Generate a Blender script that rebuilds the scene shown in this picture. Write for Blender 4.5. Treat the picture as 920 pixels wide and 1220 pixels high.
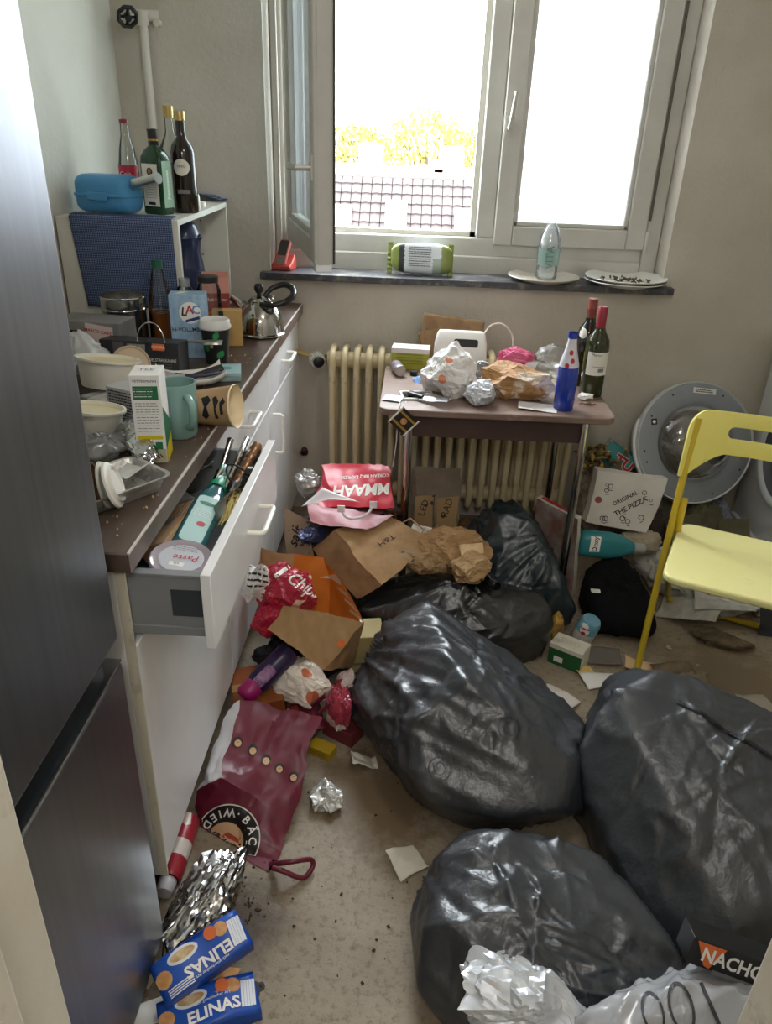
import bpy, bmesh, math, random
import numpy as np
from mathutils import Vector, Matrix, Euler, noise
from mathutils.bvhtree import BVHTree

for o in list(bpy.data.objects):
    bpy.data.objects.remove(o)
SC = bpy.context.scene
COL = SC.collection
PI = math.pi
rad = math.radians

# ------------------------------------------------------------------ camera
CAM_H = 1.53
F_PX, PITCH, YAW, ROLL = 907.86, 0.46718, 0.0291, 0.0349
_cp, _sp, _cy, _sy = math.cos(PITCH), math.sin(PITCH), math.cos(YAW), math.sin(YAW)
_fwd = Vector((-_sy * _cp, _cy * _cp, -_sp))
_r0 = Vector((_cy, _sy, 0)); _u0 = _r0.cross(_fwd)
_rt = _r0 * math.cos(ROLL) + _u0 * math.sin(ROLL)
_up = -_r0 * math.sin(ROLL) + _u0 * math.cos(ROLL)
CAMP = Vector((0, 0, CAM_H))
cd = bpy.data.cameras.new('camera'); cam = bpy.data.objects.new('camera', cd); COL.objects.link(cam)
cd.sensor_fit = 'VERTICAL'; cd.sensor_height = 36; cd.lens = 36 * F_PX / 1220
cd.clip_start = 0.02; cd.clip_end = 500
cam.matrix_world = Matrix(((_rt.x, _up.x, -_fwd.x, 0), (_rt.y, _up.y, -_fwd.y, 0), (_rt.z, _up.z, -_fwd.z, CAM_H), (0, 0, 0, 1)))
SC.camera = cam

def U(px, py, x=None, y=None, z=None):
    """point where the ray of a photo pixel meets a plane x=, y= or z="""
    d = _rt * ((px - 460) / F_PX) - _up * ((py - 610) / F_PX) + _fwd
    if z is not None: s = (z - CAM_H) / d.z
    elif y is not None: s = y / d.y
    else: s = x / d.x
    return CAMP + d * s

# ------------------------------------------------------------------ light
SC.view_settings.view_transform = 'Standard'; SC.view_settings.look = 'None'
SC.view_settings.exposure = 0.95; SC.view_settings.gamma = 1.0
SC.view_settings.use_curve_mapping = False
try:
    SC.cycles.use_denoising = True
    SC.cycles.max_bounces = 10; SC.cycles.diffuse_bounces = 6; SC.cycles.transparent_max_bounces = 24
    SC.cycles.sample_clamp_indirect = 6.0
    SC.cycles.caustics_reflective = False; SC.cycles.caustics_refractive = False
except Exception:
    pass
w = bpy.data.worlds.new('sky'); SC.world = w; w.use_nodes = True
bg = w.node_tree.nodes['Background']
bg.inputs[0].default_value = (0.88, 0.95, 1.0, 1); bg.inputs[1].default_value = 12.0
sd = bpy.data.lights.new('sun', 'SUN'); sd.energy = 3.0; sd.angle = rad(3); sd.color = (1, .95, .85)
so = bpy.data.objects.new('sun', sd); COL.objects.link(so); so.rotation_euler = (rad(38), 0, rad(-25))
# daylight sampling aid in the window opening (a portal gives off no light of its own)
pd = bpy.data.lights.new('window_portal', 'AREA'); pd.shape = 'RECTANGLE'; pd.size = 1.56; pd.size_y = 1.5
pd.cycles.is_portal = True
po = bpy.data.objects.new('window_portal', pd); COL.objects.link(po)
po.location = (.185, 3.36, 1.66); po.rotation_euler = (rad(-90), 0, 0)
# unseen fill lights, added to brighten kitchen and foreground; neither has a fixture
def lamp(name, loc, e, r, c=(1, .93, .84)):
    l = bpy.data.lights.new(name, 'POINT'); l.energy = e; l.shadow_soft_size = r; l.color = c
    o = bpy.data.objects.new(name, l); COL.objects.link(o); o.location = loc
lamp('added_fill_kitchen', (.35, 1.0, 2.3), 8, .16, (1, .985, .965))
lamp('added_fill_hall', (0.05, -.5, 2.15), 17, .15, (1, .985, .965))

# ------------------------------------------------------------------ materials
def lin(c):
    if isinstance(c, str):
        c = [int(c[i:i + 2], 16) / 255 for i in (0, 2, 4)]
        return tuple(x / 12.92 if x <= .04045 else ((x + .055) / 1.055) ** 2.4 for x in c)
    return tuple(c)
MATS = {}
def _new(name):
    m = bpy.data.materials.new(name); m.use_nodes = True
    nt = m.node_tree; return m, nt, nt.nodes['Principled BSDF']
def _n(nt, t, **k):
    n = nt.nodes.new(t)
    for a, b in k.items(): setattr(n, a, b)
    return n
def _noise(nt, scale, detail=4, rough=.6, coord='Object', stretch=None):
    tc = _n(nt, 'ShaderNodeTexCoord'); nz = _n(nt, 'ShaderNodeTexNoise')
    nz.inputs['Scale'].default_value = scale; nz.inputs['Detail'].default_value = detail
    nz.inputs['Roughness'].default_value = rough
    src = tc.outputs[coord]
    if stretch:
        mp = _n(nt, 'ShaderNodeMapping'); mp.inputs['Scale'].default_value = stretch
        nt.links.new(src, mp.inputs[0]); src = mp.outputs[0]
    nt.links.new(src, nz.inputs['Vector'])
    return nz
def _ramp(nt, fac, a, b, lo=.35, hi=.65):
    r = _n(nt, 'ShaderNodeValToRGB'); nt.links.new(fac, r.inputs[0])
    r.color_ramp.elements[0].position = lo; r.color_ramp.elements[1].position = hi
    r.color_ramp.elements[0].color = (*a, 1); r.color_ramp.elements[1].color = (*b, 1)
    return r
def M(name, c='808080', rough=.6, metal=0, spec=.5, c2=None, ns=12, lo=.35, hi=.65, bump=0, bs=40, coord='Object',
      stretch=None, dirt=None, ds=6, dlo=.55, dhi=.75, coat=0, sub=0, alpha=1, emit=None):
    if name in MATS: return MATS[name]
    m, nt, b = _new(name)
    b.inputs['Base Color'].default_value = (*lin(c), 1)
    b.inputs['Roughness'].default_value = rough; b.inputs['Metallic'].default_value = metal
    b.inputs['Specular IOR Level'].default_value = spec
    b.inputs['Coat Weight'].default_value = coat
    out = None
    if c2:
        nz = _noise(nt, ns, coord=coord, stretch=stretch); r = _ramp(nt, nz.outputs['Fac'], lin(c), lin(c2), lo, hi); out = r.outputs[0]
    if dirt:
        nz = _noise(nt, ds, 6, .7, coord); r = _ramp(nt, nz.outputs['Fac'], (0, 0, 0), (1, 1, 1), dlo, dhi)
        mx = _n(nt, 'ShaderNodeMix', data_type='RGBA'); nt.links.new(r.outputs[0], mx.inputs[0])
        if out: nt.links.new(out, mx.inputs[6])
        else: mx.inputs[6].default_value = (*lin(c), 1)
        mx.inputs[7].default_value = (*lin(dirt), 1); out = mx.outputs[2]
    if out: nt.links.new(out, b.inputs['Base Color'])
    if bump:
        nz = _noise(nt, bs, 4, .6, coord, stretch); bp = _n(nt, 'ShaderNodeBump'); bp.inputs['Strength'].default_value = bump
        bp.inputs['Distance'].default_value = .01
        nt.links.new(nz.outputs['Fac'], bp.inputs['Height']); nt.links.new(bp.outputs[0], b.inputs['Normal'])
    if emit: 
        b.inputs['Emission Color'].default_value = (*lin(emit[0]), 1); b.inputs['Emission Strength'].default_value = emit[1]
    MATS[name] = m
    return m
def GL(name, c=(1, 1, 1), gloss=.05, rough=.03, cloudy=0, cc=(1, 1, 1)):
    """thin-walled clear stuff: tinted see-through with a reflecting skin; cloudy adds a milky share"""
    if name in MATS: return MATS[name]
    m, nt, b = _new(name); nt.nodes.remove(b); out = nt.nodes['Material Output']
    tr = _n(nt, 'ShaderNodeBsdfTransparent'); tr.inputs[0].default_value = (*c, 1)
    gl = _n(nt, 'ShaderNodeBsdfGlossy'); gl.inputs['Roughness'].default_value = rough
    lw = _n(nt, 'ShaderNodeLayerWeight'); lw.inputs[0].default_value = .25
    ad = _n(nt, 'ShaderNodeMath', operation='ADD', use_clamp=True); nt.links.new(lw.outputs['Fresnel'], ad.inputs[0]); ad.inputs[1].default_value = gloss
    base = tr.outputs[0]
    if cloudy:
        df = _n(nt, 'ShaderNodeBsdfDiffuse'); df.inputs[0].default_value = (*cc, 1)
        tl = _n(nt, 'ShaderNodeBsdfTranslucent'); tl.inputs[0].default_value = (*cc, 1)
        m2 = _n(nt, 'ShaderNodeMixShader'); m2.inputs[0].default_value = .5
        nt.links.new(df.outputs[0], m2.inputs[1]); nt.links.new(tl.outputs[0], m2.inputs[2])
        m1 = _n(nt, 'ShaderNodeMixShader'); m1.inputs[0].default_value = cloudy
        nt.links.new(base, m1.inputs[1]); nt.links.new(m2.outputs[0], m1.inputs[2]); base = m1.outputs[0]
    mx = _n(nt, 'ShaderNodeMixShader'); nt.links.new(ad.outputs[0], mx.inputs[0])
    nt.links.new(base, mx.inputs[1]); nt.links.new(gl.outputs[0], mx.inputs[2]); nt.links.new(mx.outputs[0], out.inputs[0])
    MATS[name] = m
    return m

# ------------------------------------------------------------------ geometry
class G:
    """collects shapes; .obj() links them as ONE mesh object"""
    def __init__(s): s.v = []; s.f = []; s.m = []
    def add(s, v, f, mi=0, T=None):
        o = len(s.v)
        s.v += [tuple(T @ Vector(p)) for p in v] if T is not None else [tuple(p) for p in v]
        s.f += [tuple(i + o for i in q) for q in f]; s.m += [mi] * len(f); return s
    def box(s, a, b, mi=0, T=None):
        (x0, y0, z0), (x1, y1, z1) = a, b
        v = [(x0, y0, z0), (x1, y0, z0), (x1, y1, z0), (x0, y1, z0), (x0, y0, z1), (x1, y0, z1), (x1, y1, z1), (x0, y1, z1)]
        return s.add(v, [(3, 2, 1, 0), (4, 5, 6, 7), (0, 1, 5, 4), (1, 2, 6, 5), (2, 3, 7, 6), (3, 0, 4, 7)], mi, T)
    def lathe(s, prof, n=28, mi=0, T=None, mis=None):
        """prof: (r,z) from bottom to top; r=0 closes"""
        v = []; f = []; ms = []; rings = []
        for r, z in prof:
            if r < 1e-6: rings.append([len(v)]); v.append((0, 0, z))
            else:
                rings.append(list(range(len(v), len(v) + n)))
                v += [(r * math.cos(2 * PI * i / n), r * math.sin(2 * PI * i / n), z) for i in range(n)]
        for k, (a, b) in enumerate(zip(rings, rings[1:])):
            q = mis[k] if mis else mi
            for i in range(n):
                j = (i + 1) % n
                if len(a) == 1 and len(b) == 1: continue
                if len(a) == 1: f.append((a[0], b[j], b[i]))
                elif len(b) == 1: f.append((a[i], a[j], b[0]))
                else: f.append((a[i], a[j], b[j], b[i]))
                ms.append(q)
        o = len(s.m); s.add(v, f, mi, T); s.m[o:] = ms; return s
    def tube(s, pts, r, n=10, mi=0, T=None, closed=False, caps=True):
        P = [Vector(p) for p in pts]; N = len(P); v = []; f = []
        rs = r if isinstance(r, (list, tuple)) else [r] * N
        up = None
        for i, p in enumerate(P):
            if closed: d = P[(i + 1) % N] - P[i - 1]
            else: d = P[min(i + 1, N - 1)] - P[max(i - 1, 0)]
            d.normalize()
            if up is None: up = Vector((0, 0, 1)) if abs(d.z) < .9 else Vector((1, 0, 0))
            a = d.cross(up)
            if a.length < 1e-4: a = d.orthogonal()
            a.normalize(); b = a.cross(d); up = b
            v += [tuple(p + (a * math.cos(2 * PI * k / n) + b * math.sin(2 * PI * k / n)) * rs[i]) for k in range(n)]
        for i in range(N if closed else N - 1):
            j = (i + 1) % N
            f += [(i * n + k, i * n + (k + 1) % n, j * n + (k + 1) % n, j * n + k) for k in range(n)]
        if caps and not closed: f += [tuple(range(n))[::-1], tuple(range((N - 1) * n, N * n))]
        return s.add(v, f, mi, T)
    def prism(s, out, z0, z1, mi=0, T=None):
        n = len(out); v = [(x, y, z0) for x, y in out] + [(x, y, z1) for x, y in out]
        return s.add(v, [tuple(range(n))[::-1], tuple(range(n, 2 * n))] + [(i, (i + 1) % n, n + (i + 1) % n, n + i) for i in range(n)], mi, T)
    def grid(s, nx, ny, fn, mi=0, T=None):
        v = [fn(i / nx, j / ny) for j in range(ny + 1) for i in range(nx + 1)]
        f = [(j * (nx + 1) + i, j * (nx + 1) + i + 1, (j + 1) * (nx + 1) + i + 1, (j + 1) * (nx + 1) + i) for j in range(ny) for i in range(nx)]
        return s.add(v, f, mi, T)
    def mesh(s, name, mats, smooth=35):
        me = bpy.data.meshes.new(name); me.from_pydata(s.v, [], s.f)
        for m in (mats if isinstance(mats, (list, tuple)) else [mats]): me.materials.append(m)
        me.polygons.foreach_set('material_index', s.m)
        if smooth:
            me.polygons.foreach_set('use_smooth', [True] * len(me.polygons))
            me.update()
            if smooth < 180: me.set_sharp_from_angle(angle=rad(smooth))
        me.update(); return me
    def obj(s, name, mats, parent=None, smooth=35, bevel=0, seg=2, sub=0, solid=0, loc=None, rot=None, mw=None):
        o = bpy.data.objects.new(name, s.mesh(name, mats, smooth)); COL.objects.link(o)
        if parent: o.parent = parent
        if loc is not None: o.location = loc
        if rot is not None: o.rotation_euler = rot
        if mw is not None: o.matrix_basis = mw
        if solid:
            k = o.modifiers.new('thickness', 'SOLIDIFY'); k.thickness = solid; k.offset = 0
        if bevel:
            k = o.modifiers.new('bevel', 'BEVEL'); k.width = bevel; k.segments = seg; k.limit_method = 'ANGLE'; k.angle_limit = rad(40)
        if sub:
            k = o.modifiers.new('subsurf', 'SUBSURF'); k.levels = sub; k.render_levels = sub
        return o
def tag(o, label, cat, group=None, kind=None):
    if label: o['label'] = label
    if cat: o['category'] = cat
    if group: o['group'] = group
    if kind: o['kind'] = kind
    return o
def thing(name, label, cat, loc=(0, 0, 0), rot=(0, 0, 0), group=None, kind=None):
    o = bpy.data.objects.new(name, None); COL.objects.link(o); o.empty_display_size = .05
    o.location = loc; o.rotation_euler = rot
    return tag(o, label, cat, group, kind)
def struct(o): o['kind'] = 'structure'; return o
def copy_tree(o, parent=None):
    c = o.copy(); COL.objects.link(c); c.parent = parent
    for ch in list(o.children): copy_tree(ch, c)
    return c
def TR(loc=(0, 0, 0), rot=(0, 0, 0), sc=1):
    return Matrix.Translation(Vector(loc)) @ Euler(rot).to_matrix().to_4x4() @ (Matrix.Scale(sc, 4) if not isinstance(sc, tuple) else Matrix.Diagonal((*sc, 1)))
def frame(o, x, y):
    """matrix from origin, x direction and rough y direction"""
    X = Vector(x).normalized(); Z = X.cross(Vector(y)).normalized(); Y = Z.cross(X)
    return Matrix(((X.x, Y.x, Z.x, o[0]), (X.y, Y.y, Z.y, o[1]), (X.z, Y.z, Z.z, o[2]), (0, 0, 0, 1)))
def world(o):
    m = o.matrix_basis.copy(); p = o.parent
    while p: m = p.matrix_basis @ m; p = p.parent
    return m
def rrect(w_, h_, r, n=5):
    out = []
    for cx, cy, a in ((w_ / 2 - r, h_ / 2 - r, 0), (-w_ / 2 + r, h_ / 2 - r, 90), (-w_ / 2 + r, -h_ / 2 + r, 180), (w_ / 2 - r, -h_ / 2 + r, 270)):
        out += [(cx + r * math.cos(rad(a + 90 * i / n)), cy + r * math.sin(rad(a + 90 * i / n))) for i in range(n + 1)]
    return out
def cr(pts, k=6):
    """smooth curve through the points"""
    P = [Vector(p) for p in pts]; P = [P[0] * 2 - P[1]] + P + [P[-1] * 2 - P[-2]]; out = []
    for i in range(1, len(P) - 2):
        a, b, c, d = P[i - 1:i + 3]
        for j in range(k):
            t = j / k; out.append(.5 * ((2 * b) + (c - a) * t + (2 * a - 5 * b + 4 * c - d) * t * t + (3 * b - a - 3 * c + d) * t ** 3))
    return out + [P[-2]]
# ---- flat print: lettering and printed shapes laid on a surface
def _cut(me, maxlen):
    bm = bmesh.new(); bm.from_mesh(me); bmesh.ops.triangulate(bm, faces=bm.faces)
    for _ in range(5):
        e = [e for e in bm.edges if e.calc_length() > maxlen]
        if not e: break
        bmesh.ops.subdivide_edges(bm, edges=e, cuts=1); bmesh.ops.triangulate(bm, faces=bm.faces)
    bm.to_mesh(me); bm.free()
def _lay(me, name, mt, parent, mw, on=None, eps=.0006, maxlen=None, reach=.4):
    """mw: plane in the world (on given) or in the parent's space; with on, every vertex is dropped along -Z on that object's mesh"""
    me.materials.clear(); me.materials.append(mt)
    o = bpy.data.objects.new(name, me); COL.objects.link(o); o.parent = parent
    if on is None:
        o.matrix_basis = mw @ Matrix.Translation((0, 0, eps)); return o
    if maxlen: _cut(me, maxlen)
    wm = world(on); vs = [wm @ v.co for v in on.data.vertices]
    bv = BVHTree.FromPolygons(vs, [tuple(p.vertices) for p in on.data.polygons])
    z = (mw.to_3x3() @ Vector((0, 0, 1))).normalized(); inv = world(parent).inverted()
    miss = []; ds = []
    for v in me.vertices:
        p = mw @ v.co; h, nrm, _, _ = bv.ray_cast(p + z * reach, -z)
        if h is None: miss.append(v.index); continue
        ds.append((v.index, h.dot(z))); v.co = inv @ (h + z * eps)
    if ds:                                                        # parts that fell far behind (past an edge) are trimmed too
        md = sorted(d for _, d in ds)[int(len(ds) * .6)]; miss += [i for i, d in ds if d < md - .05]
    if miss:
        bm = bmesh.new(); bm.from_mesh(me); bm.verts.ensure_lookup_table()
        bmesh.ops.delete(bm, geom=[bm.verts[i] for i in miss], context='VERTS'); bm.to_mesh(me); bm.free()
    me.update(); return o
def text(s, size, mt, parent, mw, on=None, bold=0, align='CENTER', sx=1, name='lettering', eps=.0006, shear=0, maxlen=None):
    c = bpy.data.curves.new('t', 'FONT'); c.body = s; c.size = size; c.align_x = align; c.align_y = 'CENTER'
    c.offset = bold * size; c.resolution_u = 2; c.shear = shear
    ob = bpy.data.objects.new('t', c); me = bpy.data.meshes.new_from_object(ob); bpy.data.objects.remove(ob)
    for v in me.vertices: v.co.x *= sx
    return _lay(me, name, mt, parent, mw, on, eps, maxlen or size * .6)
def shape(out, mt, parent, mw, on=None, name='print', eps=.0004, maxlen=.01):
    me = bpy.data.meshes.new(name); me.from_pydata([(x, y, 0) for x, y in out], [], [tuple(range(len(out)))]); me.update()
    return _lay(me, name, mt, parent, mw, on, eps, maxlen)
def circ(r, n=24, sx=1, sy=1, cx=0, cy=0): return [(cx + r * sx * math.cos(2 * PI * i / n), cy + r * sy * math.sin(2 * PI * i / n)) for i in range(n)]
def rect(w_, h_, cx=0, cy=0): return [(cx - w_ / 2, cy - h_ / 2), (cx + w_ / 2, cy - h_ / 2), (cx + w_ / 2, cy + h_ / 2), (cx - w_ / 2, cy + h_ / 2)]
# ---- soft things
def folds(p, k, amp, seed, size=1.):
    """k straight creases over points p (N,2or3): piecewise flat, as folded paper"""
    rs = np.random.RandomState(seed); p = np.asarray(p, float); h = np.zeros(len(p))
    for _ in range(k):
        d = rs.normal(size=p.shape[1]); d /= np.linalg.norm(d); o = rs.uniform(-.5, .5) * size
        h += rs.choice([-1, 1]) * np.abs(p @ d - o) * rs.uniform(.3, 1)
    h -= h.mean()
    return h * amp / (np.abs(h).max() + 1e-9)
_ICO = {}
def ico(n):
    if n not in _ICO:
        bm = bmesh.new(); bmesh.ops.create_icosphere(bm, subdivisions=n, radius=1)
        _ICO[n] = (np.array([v.co[:] for v in bm.verts]), [tuple(v.index for v in f.verts) for f in bm.faces]); bm.free()
    return _ICO[n][0].copy(), _ICO[n][1]
def edges_of(F):
    e = {}
    for f in F:
        n = len(f)
        for i in range(n):
            a, b = f[i], f[(i + 1) % n]; k = (min(a, b), max(a, b)); e.setdefault(k, []).append(f)
    E_ = np.array(list(e.keys())); B_ = []
    for (a, b), fs in e.items():
        if len(fs) == 2:
            o = [[q for q in f if q != a and q != b] for f in fs]
            if len(o[0]) == 1 and len(o[1]) == 1: B_.append((o[0][0], o[1][0]))
            elif len(o[0]) == 2: B_.append((o[0][0], o[1][0]))
    return E_, np.array(B_)
def relax(Pn, F, ell, iters=200, grav=.0008, scale=None, bend=.25, floor=0., damp=.9, pins=None, boxes=(), fric=.5, seed=0, jitter=.002, inflate=0, bscale=None, radial=None, stick=0.):
    """settle a thin skin over ellipsoids (centre, radii, rotation about z), boxes (lo, hi) and the floor; surplus skin wrinkles"""
    rs = np.random.RandomState(seed); Pn = Pn.copy(); N = len(Pn)
    E_, B_ = edges_of(F); L = np.linalg.norm(Pn[E_[:, 0]] - Pn[E_[:, 1]], axis=1); LB = np.linalg.norm(Pn[B_[:, 0]] - Pn[B_[:, 1]], axis=1)
    if scale is not None:
        mid = (Pn[E_[:, 0]] + Pn[E_[:, 1]]) / 2; dr = (Pn[E_[:, 1]] - Pn[E_[:, 0]]) / L[:, None]; L = L * scale(mid, dr)
        mid = (Pn[B_[:, 0]] + Pn[B_[:, 1]]) / 2; dr = (Pn[B_[:, 1]] - Pn[B_[:, 0]]) / LB[:, None]; LB = LB * scale(mid, dr)
    deg = np.bincount(E_.ravel(), minlength=N) * 1.; degb = np.bincount(B_.ravel(), minlength=N) * 1. + 1e-9
    Pn += rs.normal(size=Pn.shape) * jitter; V = np.zeros_like(Pn)
    tri = np.array([f[:3] for f in F]) if inflate else None
    def con(Q, E_, L, deg, k):
        d = Q[E_[:, 1]] - Q[E_[:, 0]]; l = np.linalg.norm(d, axis=1) + 1e-9
        c = d * ((l - L) / l * .5 * k)[:, None]; out = np.empty_like(Q)
        for a in range(3): out[:, a] = (np.bincount(E_[:, 0], c[:, a], N) - np.bincount(E_[:, 1], c[:, a], N))
        return Q + out / deg[:, None] * 1.8
    for it in range(iters):
        Q = Pn + V * damp; Q[:, 2] -= grav
        if inflate:
            nn = np.cross(Q[tri[:, 1]] - Q[tri[:, 0]], Q[tri[:, 2]] - Q[tri[:, 0]]); acc = np.empty_like(Q)
            for a in range(3): acc[:, a] = sum(np.bincount(tri[:, k], nn[:, a], N) for k in range(3))
            Q += acc / (np.linalg.norm(acc, axis=1)[:, None] + 1e-12) * inflate
        for _ in range(3):
            Q = con(Q, E_, L, deg, 1.)
        Q = con(Q, B_, LB, degb, bend)
        hit = np.zeros(N, bool)
        for c, r, rz in ell:
            c = np.array(c); r = np.array(r); ca, sa = math.cos(rz), math.sin(rz); Rm = np.array(((ca, sa, 0), (-sa, ca, 0), (0, 0, 1)))
            q = (Q - c) @ Rm.T; k = np.linalg.norm(q / r, axis=1); m = k < 1
            if m.any(): Q[m] = c + (q[m] / (k[m, None] + 1e-6)) @ Rm; hit |= m
        for lo, hi in boxes:
            lo = np.array(lo); hi = np.array(hi); m = ((Q > lo) & (Q < hi)).all(1)
            if m.any():
                dl = Q[m] - lo; dh = hi - Q[m]; dd = np.concatenate([dl, dh], 1); w_ = dd.argmin(1); qq = Q[m]
                for a in range(3):
                    qq[w_ == a, a] = lo[a]; qq[w_ == a + 3, a] = hi[a]
                Q[m] = qq; hit |= m
        if radial is not None:
            c_, tab = radial; q = Q - c_; l = np.linalg.norm(q, axis=1) + 1e-9; r_ = look(tab, q / l[:, None]); m = l < r_
            Q[m] = c_ + q[m] * (r_[m] / l[m])[:, None]; hit |= m
        m = Q[:, 2] < floor
        Q[m, 2] = floor; hit |= m
        if stick: 
            d_ = Q - Pn; Q[hit] = Pn[hit] + d_[hit] * (1 - stick)
        if pins is not None: Q[pins] = Pn[pins]
        V = Q - Pn; V[hit] *= fric; Pn = Q
    return Pn
NT, NPH = 96, 192
def table(fn):
    th = (np.arange(NT) + .5) / NT * PI; ph = (np.arange(NPH) + .5) / NPH * 2 * PI - PI
    T_, P_ = np.meshgrid(th, ph, indexing='ij'); d = np.stack([np.sin(T_) * np.cos(P_), np.sin(T_) * np.sin(P_), np.cos(T_)], -1).reshape(-1, 3)
    return fn(d).reshape(NT, NPH)
def look(tab, d):
    t = np.clip(np.arccos(np.clip(d[:, 2], -1, 1)) / PI * NT - .5, 0, NT - 1.001); p = ((np.arctan2(d[:, 1], d[:, 0]) + PI) / (2 * PI) * NPH - .5) % NPH
    t0 = t.astype(int); p0 = p.astype(int) % NPH; ft = t - t0; fp = p - np.floor(p); p1 = (p0 + 1) % NPH
    return (tab[t0, p0] * (1 - fp) + tab[t0, p1] * fp) * (1 - ft) + (tab[t0 + 1, p0] * (1 - fp) + tab[t0 + 1, p1] * fp) * ft
def hull_radius(ell, c, npts, seed, soft=22., zmin=0.):
    """radius from c of the taut hull over random points of the contents"""
    rs = np.random.RandomState(seed); pts = []
    for e, r, rz in ell:
        d = rs.normal(size=(npts, 3)); d /= np.linalg.norm(d, axis=1)[:, None]; d *= rs.uniform(.86, 1.06, (npts, 1)); q = d * np.array(r); ca, sa = math.cos(rz), math.sin(rz)
        q = q @ np.array(((ca, sa, 0), (-sa, ca, 0), (0, 0, 1))) + np.array(e); q[:, 2] = np.maximum(q[:, 2], zmin); pts.append(q)
    pts = np.concatenate(pts); bm = bmesh.new()
    for q in pts: bm.verts.new(q)
    bmesh.ops.convex_hull(bm, input=bm.verts); bm.normal_update()
    N_ = np.array([f.normal[:] for f in bm.faces]); O_ = np.array([f.normal.dot(f.verts[0].co) for f in bm.faces]); bm.free()
    c = np.array(c, float); off = O_ - N_ @ c; sg = np.where(off < 0, -1, 1); N_ = N_ * sg[:, None]; off = off * sg
    def fn(d):
        k = d @ N_.T; t = np.where(k > 1e-4, off[None, :] / np.maximum(k, 1e-4), 1e3); m = t.min(1, keepdims=True)
        return (m[:, 0] * ((m / t) ** soft).sum(1) ** (-1 / soft))
    return fn
def midsub(P_, F):
    mid = {}; Pl = [tuple(q) for q in P_]; NF = []
    def mp(a, b):
        k_ = (min(a, b), max(a, b))
        if k_ not in mid: mid[k_] = len(Pl); Pl.append(tuple((np.array(Pl[a]) + np.array(Pl[b])) / 2))
        return mid[k_]
    for a, b, c in F:
        x, y, z = mp(a, b), mp(b, c), mp(c, a); NF += [(a, x, z), (x, b, y), (z, y, c), (x, y, z)]
    return np.array(Pl), NF
def waves(p, freq, seed, n=7):
    rs = np.random.RandomState(seed); h = np.zeros(len(p))
    for _ in range(n):
        d = rs.normal(size=3); d *= freq * rs.uniform(.5, 1.5) / np.linalg.norm(d); h += np.sin(p @ d + rs.uniform(0, 6.28))
    return h / n ** .5
def skin(ell, c, axis, seed, npts=18, long=.012, nlong=8, star_=.012, nstar=14, crease=.006, ncrease=70, n0=6, soft=60., width=(.004, .012), round_=0):
    """thin plastic pulled over lumpy contents: taut facets, gathers along the axis, creases radiating from poking corners, crisp fold lines"""
    rs = np.random.RandomState(seed + 77); fn = hull_radius(ell, c, npts, seed, soft); D, F = ico(n0); c = np.array(c, float); ax = np.array(axis, float); ax /= np.linalg.norm(ax)
    R_ = fn(D); P_ = c + D * R_[:, None]; q = P_ - c; sz = R_.mean()
    u = np.cross(ax, [0, 0, 1.]) if abs(ax[2]) < .9 else np.cross(ax, [1., 0, 0]); u /= np.linalg.norm(u); w_ = np.cross(ax, u)
    phi = np.arctan2(q @ w_, q @ u); s_ = (q @ ax) / (np.abs(q @ ax).max() + 1e-9); h = np.zeros(len(P_))
    mask = np.clip(.35 + .8 * waves(P_, 7, seed + 1), 0, 1.3) * (.5 + .9 * np.abs(s_) ** 1.5)
    for k in (1., 2.1):
        x = phi * nlong * k / 2 + waves(P_, 9, seed + 2 + int(k)) * 1.1; rd = 1 - np.abs(np.sin(x)); h += long / k * mask * (rd ** (1.4 if not round_ else .8) - .35)
    ids = rs.choice(len(P_), nstar, False)
    for i in ids:
        d = P_ - P_[i]; l = np.linalg.norm(d, axis=1); nrm = D[i]; t1 = np.cross(nrm, [.3, .5, .81]); t1 /= np.linalg.norm(t1); t2 = np.cross(nrm, t1)
        th = np.arctan2(d @ t2, d @ t1); Rr = sz * rs.uniform(.35, .7); m = l < Rr * 2.2; kk = rs.randint(3, 6)
        rdg = (1 - np.abs(np.sin(th[m] * kk / 2 * 1. + rs.uniform(0, 6) + .6 * np.sin(l[m] * 30)))) ** 2
        h[m] += star_ * rs.uniform(.4, 1) * np.exp(-(l[m] / Rr) ** 2) * np.minimum(1, l[m] / (.25 * Rr)) * (rdg - .3)
    ids = rs.choice(len(P_), ncrease, False)
    for i in ids:
        d = P_ - P_[i]; nrm = D[i]; t = ax * rs.uniform(.2, 1.2) + rs.normal(size=3) * .55; t -= nrm * (t @ nrm); t /= np.linalg.norm(t) + 1e-9; b_ = np.cross(nrm, t)
        L_ = sz * rs.uniform(.2, .7); al = d @ t; m = (np.abs(al) < 2.2 * L_) & (d @ nrm > -sz * .5); al = al[m]; of = d[m] @ b_ + .12 * L_ * np.sin(al / L_ * rs.uniform(1, 3) + rs.uniform(0, 6)); wd = rs.uniform(*width)
        h[m] += crease * rs.choice([1, 1, -1]) * rs.uniform(.4, 1) * np.exp(-np.abs(of) / wd) * np.exp(-(al / L_) ** 2)
    P_ = P_ + D * h[:, None]; fl = P_[:, 2] < .002; P_[fl, 2] = .002
    return P_, F
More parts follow.
